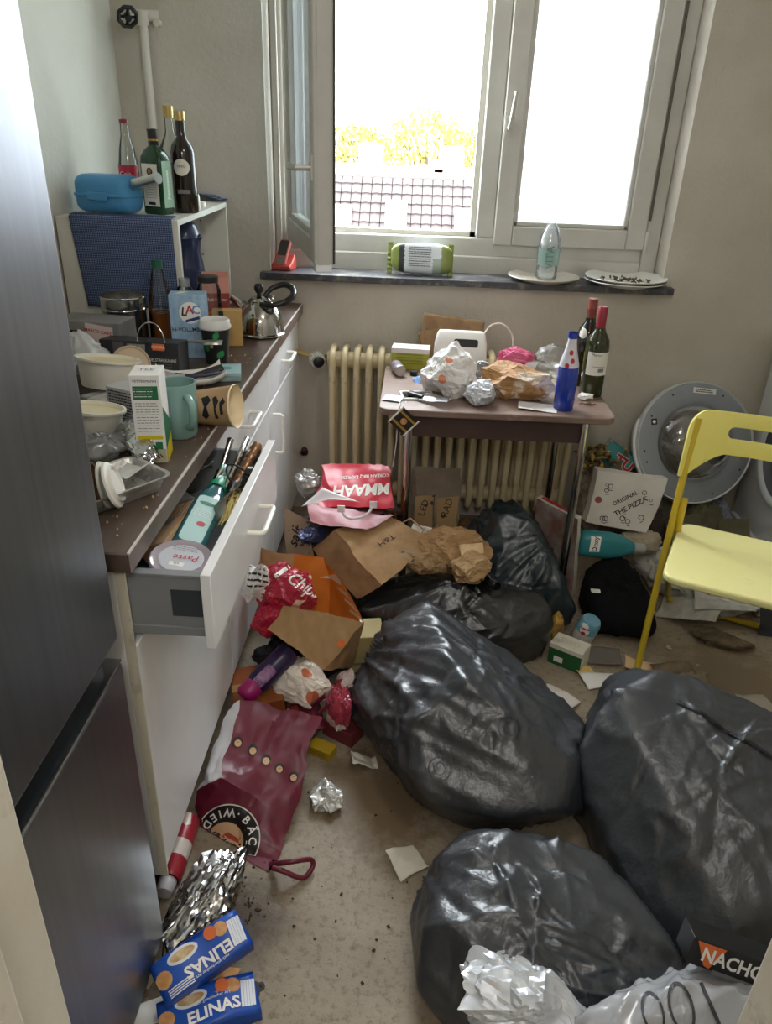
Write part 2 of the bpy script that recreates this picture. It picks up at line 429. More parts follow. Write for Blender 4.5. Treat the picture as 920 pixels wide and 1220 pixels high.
def star(n, ell, c, grow=1.04, floor=0.):
    """ball around c blown up until it wraps all the ellipsoids (seen from c)"""
    D, F = ico(n); c = np.array(c, float); R_ = np.full(len(D), .02)
    for e, r, rz in ell:
        ca, sa = math.cos(rz), math.sin(rz); Rm = np.array(((ca, sa, 0), (-sa, ca, 0), (0, 0, 1)))
        q = ((c - np.array(e)) @ Rm.T) / np.array(r); d = (D @ Rm.T) / np.array(r)
        A = (d * d).sum(1); Bq = d @ q; Cq = q @ q - 1; disc = Bq * Bq - A * Cq
        t = np.where(disc > 0, (-Bq + np.sqrt(np.maximum(disc, 0))) / A, 0); R_ = np.maximum(R_, t)
    Pn = c + D * (R_ * grow)[:, None]; Pn[:, 2] = np.maximum(Pn[:, 2], floor + .002); return Pn, F
def from_np(Pn, F, mi=0):
    g = G(); g.add([tuple(p) for p in Pn], F, mi); return g
# ================================================================== SETTING
XL, XR, YB, YF, ZC = -1.09, 2.0, 3.045, .42, 2.55
PLASTER = M('plaster', 'c4beb2', .9, spec=.2, c2='bab3a6', ns=3, bump=.35, bs=55, dirt='a39a8a', ds=9, dlo=.66, dhi=.82)
PLASTERL = M('plaster_light', 'dcdad2', .85, spec=.2, c2='d2d0c6', ns=2.5, bump=.3, bs=45, dirt='a9a392', ds=7, dlo=.68, dhi=.85)
def floor_mat():
    m, nt, b = _new('dirty_floor')
    a = _noise(nt, 2.2, 6, .65); r1 = _ramp(nt, a.outputs['Fac'], lin('80705c'), lin('9d917d'), .3, .62)
    c = _noise(nt, 55, 3, .7); r2 = _ramp(nt, c.outputs['Fac'], (.42, .36, .3), (1, 1, 1), .28, .5)
    mx = _n(nt, 'ShaderNodeMix', data_type='RGBA', blend_type='MULTIPLY'); mx.inputs[0].default_value = .75
    nt.links.new(r1.outputs[0], mx.inputs[6]); nt.links.new(r2.outputs[0], mx.inputs[7])
    d = _noise(nt, 4.5, 8, .75); r3 = _ramp(nt, d.outputs['Fac'], (0, 0, 0), (1, 1, 1), .6, .72)
    m2 = _n(nt, 'ShaderNodeMix', data_type='RGBA'); nt.links.new(r3.outputs[0], m2.inputs[0])
    nt.links.new(mx.outputs[2], m2.inputs[6]); m2.inputs[7].default_value = (*lin('4a3b2a'), 1)
    # two spilled stains with shapes of their own
    tc = _n(nt, 'ShaderNodeTexCoord'); out = m2.outputs[2]
    for (sx, sy, sr, col) in ((-.31, 1.06, .05, '453626'), (-.02, 1.42, .16, '73614a'), (1.05, 1.95, .2, '85735a')):
        mp = _n(nt, 'ShaderNodeVectorMath', operation='DISTANCE'); mp.inputs[1].default_value = (sx, sy, 0)
        nt.links.new(tc.outputs['Object'], mp.inputs[0])
        nz = _noise(nt, 13, 7, .75); sm = _n(nt, 'ShaderNodeMath', operation='MULTIPLY_ADD')
        nt.links.new(nz.outputs['Fac'], sm.inputs[0]); sm.inputs[1].default_value = -sr * 3.4; nt.links.new(mp.outputs['Value'], sm.inputs[2])
        rr = _ramp(nt, sm.outputs[0], (1, 1, 1), (0, 0, 0), 0, 1); rr.color_ramp.elements[0].position = 0.0; rr.color_ramp.elements[1].position = .12
        ad = _n(nt, 'ShaderNodeMath', operation='ADD'); nt.links.new(sm.outputs[0], ad.inputs[0]); ad.inputs[1].default_value = sr * 1.05
        nt.links.new(ad.outputs[0], rr.inputs[0])
        k = _n(nt, 'ShaderNodeMix', data_type='RGBA'); nt.links.new(rr.outputs[0], k.inputs[0])
        nt.links.new(out, k.inputs[6]); k.inputs[7].default_value = (*lin(col), 1); out = k.outputs[2]
    nt.links.new(out, b.inputs['Base Color']); b.inputs['Roughness'].default_value = .55
    bp = _n(nt, 'ShaderNodeBump'); bp.inputs['Strength'].default_value = .25; bp.inputs['Distance'].default_value = .005
    nt.links.new(c.outputs['Fac'], bp.inputs['Height']); nt.links.new(bp.outputs[0], b.inputs['Normal'])
    return m
struct(G().box((XL, -1.4, -.1), (XR, YB, 0)).obj('floor', floor_mat(), smooth=0))
struct(G().box((XL - .1, -1.4, ZC), (XR + .1, 3.3, ZC + .1)).obj('ceiling', PLASTER, smooth=0))
struct(G().box((XL - .15, YF - .12, -.1), (XL, 3.3, ZC)).obj('wall_left', PLASTERL, smooth=0))
struct(G().box((XR, YF - .12, -.1), (XR + .15, 3.3, ZC)).obj('wall_right', PLASTER, smooth=0))
WX0, WX1, WZ0, WZ1 = -.57, .94, 1.0, 2.36
g = G(); g.box((XL, YB, -.1), (WX0, 3.3, ZC)); g.box((WX1, YB, -.1), (XR, 3.3, ZC)); g.box((WX0, YB, -.1), (WX1, 3.3, WZ0)); g.box((WX0, YB, WZ1), (WX1, 3.3, ZC))
struct(g.obj('wall_back', PLASTER, smooth=0))
DX0, DX1 = -.312, .335
g = G(); g.box((XL, YF - .12, -.1), (DX0 - .03, YF, ZC)); g.box((DX1 + .03, YF - .12, -.1), (XR, YF, ZC)); g.box((DX0 - .03, YF - .12, 2.05), (DX1 + .03, YF, ZC))
struct(g.obj('wall_front', PLASTER, smooth=0))
g = G(); g.box((XL, -1.5, -.1), (XR, -1.4, ZC)); g.box((-.95, -1.4, -.1), (-.85, YF - .12, ZC)); g.box((.95, -1.4, -.1), (1.05, YF - .12, ZC))
struct(g.obj('wall_hallway', PLASTER, smooth=0))
JAMB = M('jamb_paint', 'ded9cc', .5, c2='d3ccbb', ns=5, dirt='8d8069', ds=8, dlo=.6, dhi=.8, bump=.1, bs=30)
for i, (x0, x1) in enumerate(((DX0 - .035, DX0), (DX1, DX1 + .035))):
    g = G(); g.box((x0, YF - .14, 0), (x1, YF + .022, 2.06))
    s = 1 if i == 0 else -1
    xa = x1 if i == 0 else x0
    g.box((min(xa, xa + s * .014), YF - .14, 0), (max(xa, xa + s * .014), YF - .055, 2.05))      # door stop
    xo = x0 if i == 0 else x1
    g.box((min(xo, xo - s * .05), YF, 0), (max(xo, xo - s * .05), YF + .022, 2.1))               # casing on the room side
    struct(g.obj('trim_%d' % (i + 1), JAMB, bevel=.004))

# ------------------------------------------------------------------ window
WP = M('window_paint', 'c3c1ba', .45, c2='b8b6ad', ns=6, dirt='7d735f', ds=11, dlo=.66, dhi=.8, bump=.08, bs=30)
GASK = M('window_gasket', '4b4742', .7)
CLEAR = GL('window_glass', (.93, .98, .97), .06, .01, .35, (.9, .95, .96))
MILKY = GL('window_glass_milky', (.96, .98, 1), .04, .05, .8, (.97, .98, 1))  # right pane: mostly a white diffuse and translucent share
win = struct(thing('window_1', None, None, (0, 0, 0)))
fy0, fy1 = 3.185, 3.27
g = G()
g.box((WX0, fy0, 1.01), (-.523, fy1, 2.36)); g.box((.879, fy0, 1.01), (WX1, fy1, 2.36))
g.box((-.523, fy0, 1.01), (.879, fy1, 1.152)); g.box((-.523, fy0, 2.3), (.879, fy1, 2.36))
g.box((.223, fy0, 1.152), (.292, fy1, 2.3))
g.box((-.523, fy0 - .012, 1.01), (.879, fy0, 1.085)); g.box((.879, fy0 - .012, 1.01), (WX1, fy0, 2.36)); g.box((WX0, fy0 - .012, 1.01), (-.523 - .02, fy0, 2.36))
g.obj('frame', WP, win, bevel=.006)
G().box((.2, fy0 + .03, 1.152), (.224, fy1 - .01, 2.3)).box((-.523, fy0 + .03, 1.15), (.224, fy1 - .01, 1.17)).obj('rebate', M('rebate', 'b9b5aa', .6), win)
def sash(x0, x1, z0, z1, st, glassmat, th=.06):
    """sash in its own space: x across, y thickness, z up"""
    g = G(); g.box((x0, 0, z0), (x0 + st, th, z1)); g.box((x1 - st, 0, z0), (x1, th, z1))
    g.box((x0 + st, 0, z0), (x1 - st, th, z0 + st)); g.box((x0 + st, 0, z1 - st), (x1 - st, th, z1))
    s = g.obj('sash', WP, win, bevel=.005)
    b = G(); e = .016
    for a in ((x0 + st, .012, z0 + st, x0 + st + e, z1 - st), (x1 - st - e, .012, z0 + st, x1 - st, z1 - st), (x0 + st, .012, z0 + st, x1 - st, z0 + st + e), (x0 + st, .012, z1 - st - e, x1 - st, z1 - st)):
        b.box((a[0], a[1], a[2]), (a[3], th - .01, a[4]))
    b.obj('glazing_bead', WP, s, bevel=.003)
    G().box((x0 + st, th * .5, z0 + st), (x1 - st, th * .5 + .004, z1 - st)).obj('pane', glassmat, s)
    return s
s2 = sash(.292, .879, 1.130, 2.31, .072, MILKY); s2.location = (0, 3.165, 0)
g = G()
HM = M('handle_grey', 'b9b6ac', .4, .2)
hp = U(607, 152, y=3.16)
g.box((hp.x - .015, -.008, hp.z - .035), (hp.x + .015, .0, hp.z + .035))
g.tube([(hp.x, 0, hp.z), (hp.x, -.035, hp.z), (hp.x + .004, -.045, hp.z + .03), (hp.x + .012, -.045, hp.z + .115)], [.009, .009, .010, .008], 10)
g.obj('handle', HM, s2)
G().tube([(.885, .0, 1.12), (.885, 0, 1.2)], .008, 10).obj('hinge', WP, s2)
G().tube([(.885, .0, 1.24), (.885, 0, 1.95)], .005, 8).obj('hinge_rod', M('rod', '5a564c', .5, .5), s2)
for px, py in ((711, 207), (720, 195)): pass
# opened sash: hinged at the left jamb, swung into the room
s1 = sash(0, .735, 1.138, 2.30, .072, CLEAR, .062)
hinge = Vector((-.527, 3.178, 0)); tip = U(374, 325, z=1.113)
dv = Vector((tip.x - hinge.x, tip.y - hinge.y, 0)); ang = math.atan2(dv.y, dv.x)
s1.location = hinge; s1.rotation_euler = (0, 0, ang)
G().box((.7345, .014, 1.138), (.7375, .05, 2.3)).obj('sash_seal', WP, s1)
G().box((.70, .0625, 1.14), (.742, .066, 2.3)).obj('gasket', GASK, s1)
G().box((.68, .005, 1.113), (.735, .057, 1.14)).obj('foot_block', M('foot_white', 'e8ebee', .4), s1, bevel=.004)
hz = 1.415
G().box((.705, -.006, hz - .035), (.73, 0, hz + .035)).tube([(.717, 0, hz), (.717, -.05, hz), (.70, -.056, hz), (.60, -.056, hz)], .009, 10).obj('handle', HM, s1)
SILL = M('sill_stone', '4a4b50', .35, c2='3c3d42', ns=20, dirt='8c8880', ds=14, dlo=.5, dhi=.7)
struct(G().box((-.605, 3.005, .993), (.978, 3.19, 1.018)).obj('trim_3', SILL, bevel=.003))

# ------------------------------------------------------------------ outdoors
ROOFM = M('roof_tile', '352c2b', .8, c2='2f2726', ns=1.5)
rd = 24.; R0 = U(398, 204, y=rd); R1 = U(574, 214, y=rd); zr = (R0.z + R1.z) / 2
bl = thing('apartment_building', 'opposite house with a red-brown tiled roof and small skylights', 'building', (0, rd, zr - 12))
RW = (R0.x - 3.5, R1.x + 5.5)
G().box((RW[0], -5.2, 0), (RW[1], 5.2, 6.6)).obj('wall', M('far_wall', '9a9285', .9), bl)
g = G()
g.prism([(-6.0, 6.0), (0, 11.95), (6.0, 6.0), (5.2, 6.0), (0, 11.2), (-5.2, 6.0)], RW[0], RW[1], T=Matrix(((0, 0, 1, 0), (1, 0, 0, 0), (0, 1, 0, 0), (0, 0, 0, 1))))
g.obj('roof', M('roof_under', '1d1817', .9), bl, smooth=0)
g = G(); tw, tl = .29, .33
sl = Vector((0, -6, -6)).normalized(); nr = Vector((0, -1, 1)).normalized()
nxt = int((RW[1] - RW[0]) / tw); nyt = int(8.3 / tl)
for j in range(nyt):
    for i in range(nxt):
        o = Vector((RW[0] + i * tw, 0, 11.97)) + sl * (j * tl)
        a = o + nr * .02; b = o + sl * (tl * 1.08) + nr * .075; dx = Vector((tw * .93, 0, 0)); mid = Vector((tw * .46, 0, 0)) + nr * .03
        g.add([a, a + mid, a + dx, b, b + mid, b + dx, b - nr * .05, b + dx - nr * .05], [(0, 3, 4, 1), (1, 4, 5, 2), (3, 6, 7, 5, 4)])
t = g.obj('roof_tiles', ROOFM, bl, smooth=0); t['kind'] = 'stuff'
G().tube([(RW[0], 0, 12.0), (RW[1], 0, 12.0)], .1, 8).obj('ridge', M('ridge', '7d5750', .8), bl)
for px, py in ((406, 262), (472, 257), (554, 267)):
    # skylights: meet the pixel ray with the roof slope
    d = U(px, py, y=20.) - CAMP; t_ = ((rd + (zr - CAM_H)) ) ; k = (zr - rd - CAM_H) / (d.z - d.y); P_ = CAMP + d * k
    q = P_ - Vector((0, rd, zr - 12))
    s = G().box((-.3, -.4, -.02), (.3, .4, .16)).obj('skylight', M('skylight_frame', '8f8b88', .6), bl, mw=frame(q, (1, 0, 0), (0, 1, 1)))
    G().box((-.24, -.34, .16), (.24, .34, .17)).obj('pane', M('skylight_pane', '6d7378', .2), s)
for px, w_, h_ in ((442, .7, 1.0), (472, 1.3, .75), (531, .7, 1.0), (520, .4, 1.3)):
    q = U(px, 200, y=rd + 2.5); s = G().box((-w_ / 2, -.35, 0), (w_ / 2, .35, 2.6 + h_ * .5)).box((-w_ / 2 - .06, -.4, 2.6 + h_ * .5), (w_ / 2 + .06, .4, 2.7 + h_ * .5)).obj('chimney', M('chimney', '8a8580', .9), bl, loc=(q.x, 2.5, 9.0))
b2 = thing('far_house', 'row of slate roofs showing behind the red-brown roof', 'building', (0, 36, U(460, 196, y=36).z - 9))
G().box((-9, -4, 0), (6, 4, 5.5)).obj('wall', M('far_wall2', '8e8a88', .9), b2)
g = G(); g.prism([(-4.5, 5.2), (0, 9), (4.5, 5.2), (3.9, 5.2), (0, 8.4), (-3.9, 5.2)], -9.3, 6.3, T=Matrix(((0, 0, 1, 0), (1, 0, 0, 0), (0, 1, 0, 0), (0, 0, 0, 1))))
g.obj('roof', M('slate_roof', '49506a', .7), b2, smooth=0)
for j in range(9): G().box((-9.3, -4.5 + j * .5 - .02, 0), (6.3, -4.5 + j * .5 + .02, .05)).obj('slate_course', MATS['slate_roof'], b2, loc=(0, 0, 5.24 + j * .5 * .845))
for x in (-4.6, -2.2, 1.2):
    G().box((-.5, -.5, 0), (.5, .5, 2.2)).obj('chimney', MATS['chimney'], b2, loc=(x, -.3, 7.6))
LEAF = M('spring_leaf', '8d853c', .8, c2='777032', ns=.6)
BARK = M('bark', '5a4a3a', .9)
rng = random.Random(5)
for ti, (px, py, Y, r, h, lb) in enumerate(((425, 186, 47, 2.1, 1.7, 'thin yellow-green tree behind the chimneys, beside the sash'), (508, 180, 44, 2.3, 2.1, 'broad bright yellow spring tree behind the far roofs'), (562, 188, 50, 1.9, 1.6, 'pale yellow tree above the far roof by the mullion'))):
    c = U(px, py, y=Y); t = thing('tree', lb, 'tree', (c.x, Y, c.z - 7), group='trees behind the roofs')
    g = G(); g.tube([(0, 0, 0), (.1, 0, 4), (0, .1, 7)], [.3, .22, .1], 8)
    for k in range(9):
        a = rng.uniform(0, 6.28); g.tube([(0, 0, 3.5 + k * .3), (math.cos(a) * r * .4, math.sin(a) * r * .4, 6 + k * .2), (math.cos(a) * r * .8, math.sin(a) * r * .8, 7.2 + rng.uniform(-.5, 1.2))], [.09, .06, .02], 5)
    g.obj('trunk', BARK, t)
    g = G()
    for k in range(2600):
        d = Vector((rng.gauss(0, 1), rng.gauss(0, 1), rng.gauss(0, 1))).normalized() * rng.uniform(.35, 1) ** .5
        p = Vector((d.x * r, d.y * r, 7 + d.z * h)); T = TR(p, (rng.uniform(0, 6), rng.uniform(0, 6), rng.uniform(0, 6)), rng.uniform(.10, .2))
        g.add([(-1, 0, 0), (0, -.5, 0), (1, 0, 0), (0, .5, 0)], [(0, 1, 2, 3)], 0, T)
    f = g.obj('foliage', LEAF, t, smooth=0); f['kind'] = 'stuff'

# ------------------------------------------------------------------ radiator
RADM = M('radiator_enamel', 'd9cba6', .4, c2='cdbd95', ns=9, dirt='6e5a38', ds=10, dlo=.6, dhi=.78)
rz0, rz1, ry = .11, .752, 2.945
rt = thing('radiator', 'old cream-coloured sectional radiator under the window behind the table', 'radiator', (0, ry, 0))
def section():
    g = G(); path = []
    for cx, cz, a0 in ((.045, rz1 - .05, 0), (-.045, rz1 - .05, 90), (-.045, rz0 + .05, 180), (.045, rz0 + .05, 270)):
        for k in range(5):
            a = rad(a0 + 22.5 * k); path.append((0, cx * .6 + .04 * math.cos(a), cz + .05 * math.sin(a)))
    g.tube(path, .0135, 8, closed=True)
    for z in (rz1 - .045, rz0 + .05): g.tube([(-.024, 0, z), (.024, 0, z)], .033, 14)
    g.add([(0, -.068, rz1 - .03), (.013, -.05, rz1 - .01), (0, 0, rz1 + .012), (-.013, -.05, rz1 - .01)], [(0, 1, 2, 3)])
    return g
sec = section().obj('section', RADM, rt, smooth=50, loc=(-.312, 0, 0))
for k in range(1, 21):
    c = sec.copy(); COL.objects.link(c); c.location = (-.312 + k * .0475, 0, 0)
for x in (-.2, .5): G().tube([(x, .03, rz1 - .06), (x, YB - ry - .0005, rz1 - .06)], .009, 8).obj('bracket', RADM, rt)
vp = U(377, 428, y=2.92)
g = G(); g.tube([(-.34, 0, rz1 - .045), (vp.x + .01, 0, rz1 - .045)], .012, 10); g.tube([(vp.x + .03, 0, rz1 - .045), (vp.x + .045, 0, rz1 - .045)], .018, 6)
g.obj('valve_body', M('brass_dull', '5f4a2c', .5, .4), rt)
g = G(); T = TR((vp.x, -.01, rz1 - .045), (rad(90), 0, rad(18)))
g.lathe([(0, -.02), (.024, -.02), (.026, .03), (.022, .036)], 24, 0, T)
for k in range(18):
    a = k * 2 * PI / 18; g.box((-.003, .024, -.018), (.003, .029, .03), 1, T @ Matrix.Rotation(a, 4, 'Z'))
g.lathe([(.022, .03), (.022, .042), (.014, .047), (0, .047)], 20, 2, T)
g.obj('thermostat_head', [M('thermo_grey', 'a5a49c', .5), M('thermo_rib', 'd2d0c8', .5), M('thermo_black', '17161a', .35)], rt)
G().tube([(vp.x - .02, .02, rz1 - .043), (-.463, .06, rz1 - .035)], .011, 10).obj('pipe', M('pipe_cream', 'c3ad74', .5), rt)
# water pipe with tap wheel in the corner
p0 = U(166, 18, y=3.02); p1 = U(180, 138, y=3.02)
wp = thing('water_pipe', 'white-painted water pipe with a black wheel valve in the room corner', 'pipe', (p0.x + .01, 3.022, 0))
WPM = M('pipe_white', 'cfcabd', .5)
G().tube([(0, 0, .9), (0, 0, p0.z - .015)], .014, 12).obj('pipe', WPM, wp)
G().tube([(-.04, 0, p0.z), (.05, .02, p0.z)], .018, 12).tube([(0, 0, p0.z - .03), (0, 0, p0.z + .012)], .02, 12).tube([(.045, .0, p0.z - .02), (.05, .06, p0.z - .02)], .012, 10).obj('fitting', WPM, wp)
q = U(152, 20, y=2.93) - wp.location
g = G(); T = frame(q, (.8, .5, 0), (0, 0, 1)) @ Matrix.Rotation(.5, 4, 'X')
g.tube([(.028 * math.cos(a * PI / 8) * (1 + .1 * (a % 2)), .028 * math.sin(a * PI / 8) * (1 + .1 * (a % 2)), 0) for a in range(16)], .007, 8, T=T, closed=True)
for k in range(4): g.tube([(0, 0, 0), (.028 * math.cos(k * PI / 2), .028 * math.sin(k * PI / 2), 0)], .005, 6, T=T)
g.lathe([(0, -.01), (.011, -.01), (.011, .012), (0, .014)], 12, 0, T)
g.obj('wheel', M('black_plastic', '121214', .4), wp)
G().tube([q, (-.02, 0, p0.z)], .008, 8).obj('spindle', WPM, wp)
# ================================================================== FRIDGE, CABINETS, WORKTOP
STEEL = M('dark_steel', 'a2a6ad', .34, 1, c2='989ca3', ns=60, stretch=(1, 1, .02), bump=.02, bs=8)
fr = thing('refrigerator', 'tall dark steel fridge-freezer with a black grip gap between its doors', 'fridge', (-.47, .70, 0))
FY0, FY1 = -.262, .282
G().box((-.55, FY0, .02), (-.04, FY1, 1.86)).obj('body', M('fridge_side', '5a5d62', .5, .2), fr, bevel=.006)
G().box((-.04, FY0, .785), (.02, FY1, 1.86)).obj('upper_door', STEEL, fr, bevel=.008, seg=3)
G().box((-.04, FY0, .05), (.02, FY1, .742)).obj('freezer_door', STEEL, fr, bevel=.008, seg=3)
G().box((-.04, FY0 + .004, .74), (-.012, FY1 - .004, .787)).obj('grip_gap', M('grip_black', '050506', .35), fr)
G().box((-.012, FY0 + .003, .742), (.019, FY1 - .003, .7455)).obj('chrome_strip', M('chrome_line', 'c8ccd0', .2, 1), fr)
G().box((-.5, FY0 + .02, 0), (-.05, FY1 - .02, .03)).obj('foot', M('grip_black2', '111113', .6), fr)

LAM = M('white_laminate', 'f0f1f2', .32, c2='e8e9ea', ns=4, dirt='b5ad9c', ds=5, dlo=.66, dhi=.85)
EDGE = M('cabinet_edge', 'cfc9b6', .5, dirt='8a7c5e', ds=14, dlo=.55, dhi=.75)
PULL = M('pull_white', 'eceadf', .35)
FX = -.485                    # cabinet front plane (fronts are 18 mm in front of it)
def pull(parent, c, along, half):
    """bow handle: c centre on the front face, along (0,y,z) unit"""
    a = Vector(along) * half; o = Vector((.033, 0, 0)); e = Vector(along) * .008
    pts = [c - a, c - a + o * .75, c - a + o * .95 + e * .6, c - a + o + e * 1.6, c + a + o - e * 1.6, c + a + o * .95 - e * .6, c + a + o * .75, c + a]
    G().tube(pts, .0058, 8).obj('handle', PULL, parent)
units = ((1.075, 1.705, .145, 'white base cabinet next to the fridge with its drawer pulled out'),
         (1.708, 2.362, 0, 'white base cabinet between the open-drawer cabinet and the one at the window wall'),
         (2.365, 3.04, 0, 'white base cabinet standing against the window wall'))
DZ0, DZ1 = .70, .851
DRAWER = None
for i, (y0, y1, out, lb) in enumerate(units):
    cb = thing('base_cabinet', lb, 'cabinet', (FX, y0, 0), group='white base cabinets')
    W = y1 - y0
    g = G(); g.box((-.55, 0, .1), (0, .018, .862)); g.box((-.55, W - .018, .1), (0, W, .862)); g.box((-.55, .018, .1), (0, W - .018, .118)); g.box((-.55, .018, .12), (-.54, W - .018, .862))
    g.box((-.55, .018, .675), (-.002, W - .018, .69))
    g.obj('body', [LAM], cb, bevel=.001)
    if i == 0: G().box((.0, .0, .1), (.0185, .004, .862)).box((-.002, .004, .1), (.001, .018, .862)).obj('side_edge', EDGE, cb)
    G().box((-.5, 0, 0), (-.05, W, .1)).obj('plinth', M('plinth', '3a3632', .7), cb)
    d = G().box((0, .004, .125), (.018, W - .003, .692)).obj('door', [LAM], cb, bevel=.0015)
    if i == 2: pull(d, Vector((.018, .085, .575)), (0, 0, 1), .07)
    dr = G().box((out, .002, DZ0), (out + .018, W - .004, DZ1)).obj('drawer_front', [LAM], cb, bevel=.0015)
    pull(dr, Vector((out + .018, W * (.56 if i == 0 else .5), (DZ0 + DZ1) / 2 + .002)), (0, 1, 0), .062)
    if i == 0:
        GR = M('drawer_grey', '8b8e90', .45, c2='7f8284', ns=5)
        g = G()
        g.box((-.42, .024, .715), (out, .034, .832)); g.box((-.42, W - .034, .715), (out, W - .024, .832)); g.box((-.42, .03, .712), (out, W - .03, .722)); g.box((-.42, .03, .715), (-.41, W - .03, .80))
        g.box((-.42, .020, .832), (out, .038, .838)); g.box((-.42, .020, .712), (out, .028, .73))
        b = g.obj('drawer_box', GR, dr, bevel=.001)
        G().box((out - .06, .0225, .752), (out - .003, .0238, .806)).obj('rail_plate', M('rail_plate', '3b4046', .4), dr)
TOP = M('worktop_laminate', '5b4c44', .42, c2='46392f', ns=14, stretch=(1, .25, 1), dirt='7a6a5e', ds=9, dlo=.56, dhi=.72, bump=.05, bs=60)
wt = thing('worktop', 'dark brown laminate worktop with a pale front edge over the base cabinets', 'worktop', (0, 0, 0))
TX = U(153, 660, z=.9).x
TY0 = 1.053
G().box((XL + .003, TY0, .862), (TX - .003, 3.04, .9)).obj('top', TOP, wt, bevel=.003)
G().box((TX - .003, TY0, .862), (TX, 3.04, .8975)).obj('front_edge', M('worktop_edge', '5d4a43', .3, c2='6d5c54', ns=10), wt)
G().box((TX - .0035, TY0 + .001, .8972), (TX + .0006, 3.039, .9005)).obj('edge_line', M('pale_edge', 'cfc8c2', .4), wt)  # thin pale strip along the upper front edge
ZT = .9005
# white shelf unit standing on the worktop
BX0, BX1, BY0, BY1, BZ = -1.083, -.716, 2.37, 2.995, 1.266
sh = thing('shelf_box', 'white open shelf box on the worktop with a blue mat over its side', 'shelf', (BX0, BY0, ZT))
SW, SD, SHH = BX1 - BX0, BY1 - BY0, BZ - ZT; t = .017
WHT = M('shelf_white', 'dcdad2', .5, c2='d2cfc4', ns=5)
G().box((0, 0, 0), (SW, t, SHH)).obj('side_panel', WHT, sh, bevel=.001)
G().box((0, SD - t, 0), (SW, SD, SHH)).obj('side_panel', WHT, sh, bevel=.001)
G().box((0, t, SHH - t), (SW, SD - t, SHH)).obj('top_panel', WHT, sh, bevel=.001)
G().box((0, t, 0), (SW, SD - t, t)).obj('bottom_panel', WHT, sh, bevel=.001)
G().box((0, t, t), (.006, SD - t, SHH - t)).obj('back_panel', WHT, sh)
for z in (.12, .18, .24, .30): G().tube([(.27, SD - t - .0005, z), (.27, SD - t + .003, z)], .003, 8).obj('shelf_pin_hole', M('hole_dark', '1b1a19', .8), sh)
def mat_weave():
    m, nt, b = _new('blue_mat')
    tc = _n(nt, 'ShaderNodeTexCoord')
    w1 = _n(nt, 'ShaderNodeTexWave', wave_type='BANDS', bands_direction='X'); w2 = _n(nt, 'ShaderNodeTexWave', wave_type='BANDS', bands_direction='Z')
    for w_ in (w1, w2): w_.inputs['Scale'].default_value = 60; w_.inputs['Distortion'].default_value = .6; nt.links.new(tc.outputs['Object'], w_.inputs[0])
    mu = _n(nt, 'ShaderNodeMath', operation='MULTIPLY'); nt.links.new(w1.outputs['Fac'], mu.inputs[0]); nt.links.new(w2.outputs['Fac'], mu.inputs[1])
    r = _ramp(nt, mu.outputs[0], lin('2b3a5e'), lin('8496b8'), .1, .75); nt.links.new(r.outputs[0], b.inputs['Base Color']); b.inputs['Roughness'].default_value = .8
    bp = _n(nt, 'ShaderNodeBump'); bp.inputs['Strength'].default_value = .5; bp.inputs['Distance'].default_value = .003
    nt.links.new(mu.outputs[0], bp.inputs['Height']); nt.links.new(bp.outputs[0], b.inputs['Normal'])
    MATS['blue_mat'] = m; return m
BLUEMAT = mat_weave()
# mat: hangs down the near side, with a strip lying on top
def A_(px, py): q = U(px, py, y=BY0 - .004); return Vector((min(max(q.x, BX0 + .004), BX1 - .003), BY0 - .004, q.z))
tl_, tr_, bl_, br_ = A_(82, 260), A_(204, 263), A_(104, 352), A_(213, 350)
bl_.z = tl_.z - .255; br_.z = bl_.z
def matfn(u, v):
    if v > .8:
        k = (v - .8) / .2; p = tl_.lerp(tr_, u); return (p.x, BY0 - .004 + k * .05, BZ + .0055)
    k = v / .8; p = bl_.lerp(tl_, k).lerp(br_.lerp(tr_, k), u); p.z = bl_.z + (BZ + .002 - bl_.z) * k
    return (p.x, BY0 - .0045 - .004 * math.sin(u * 7) * (1 - k), p.z)
tag(G().grid(24, 24, matfn).obj('table_mat', BLUEMAT, smooth=60, solid=.003), 'blue woven mat hanging over the near side of the shelf box', 'mat')
c0 = U(252, 240, z=BZ)
tag(G().grid(20, 12, lambda u, v: (c0.x - .12 + u * .16 + .02 * v, c0.y - .02 + v * .16, BZ + .004 + .018 * math.exp(-((u - .55) / .25) ** 2) * (1 - .4 * v) + .004 * math.sin(9 * u + 3 * v) ** 2)).obj('table_mat', BLUEMAT, smooth=60, solid=.003), 'small rumpled blue mat lying on the shelf box beside the bottles', 'mat')
# ================================================================== SHARED SHAPES
def loft(g, secs, mi=0, T=None, cap=True, n=5):
    """secs: (w, d, r, z[, dx, dy]) rounded rectangles stacked along z"""
    rings = []; v = []
    for s_ in secs:
        w_, d_, r, z = s_[:4]; ox, oy = s_[4:] if len(s_) > 4 else (0, 0)
        r = min(r, w_ / 2 - 1e-4, d_ / 2 - 1e-4); o = rrect(w_, d_, r, n); rings.append(list(range(len(v), len(v) + len(o)))); v += [(x + ox, y + oy, z) for x, y in o]
    f = []; k = len(rings[0])
    for a, b in zip(rings, rings[1:]): f += [(a[i], a[(i + 1) % k], b[(i + 1) % k], b[i]) for i in range(k)]
    if cap: f += [tuple(rings[0])[::-1], tuple(rings[-1])]
    return g.add(v, f, mi, T)
def arc(g, r, z0, z1, a0, a1, mi=0, T=None, n=16, r1=None):
    r1 = r1 or r
    return g.grid(n, 4, lambda u, v: ((r + (r1 - r) * v) * math.cos(rad(a0 + (a1 - a0) * u)), (r + (r1 - r) * v) * math.sin(rad(a0 + (a1 - a0) * u)), z0 + (z1 - z0) * v), mi, T)
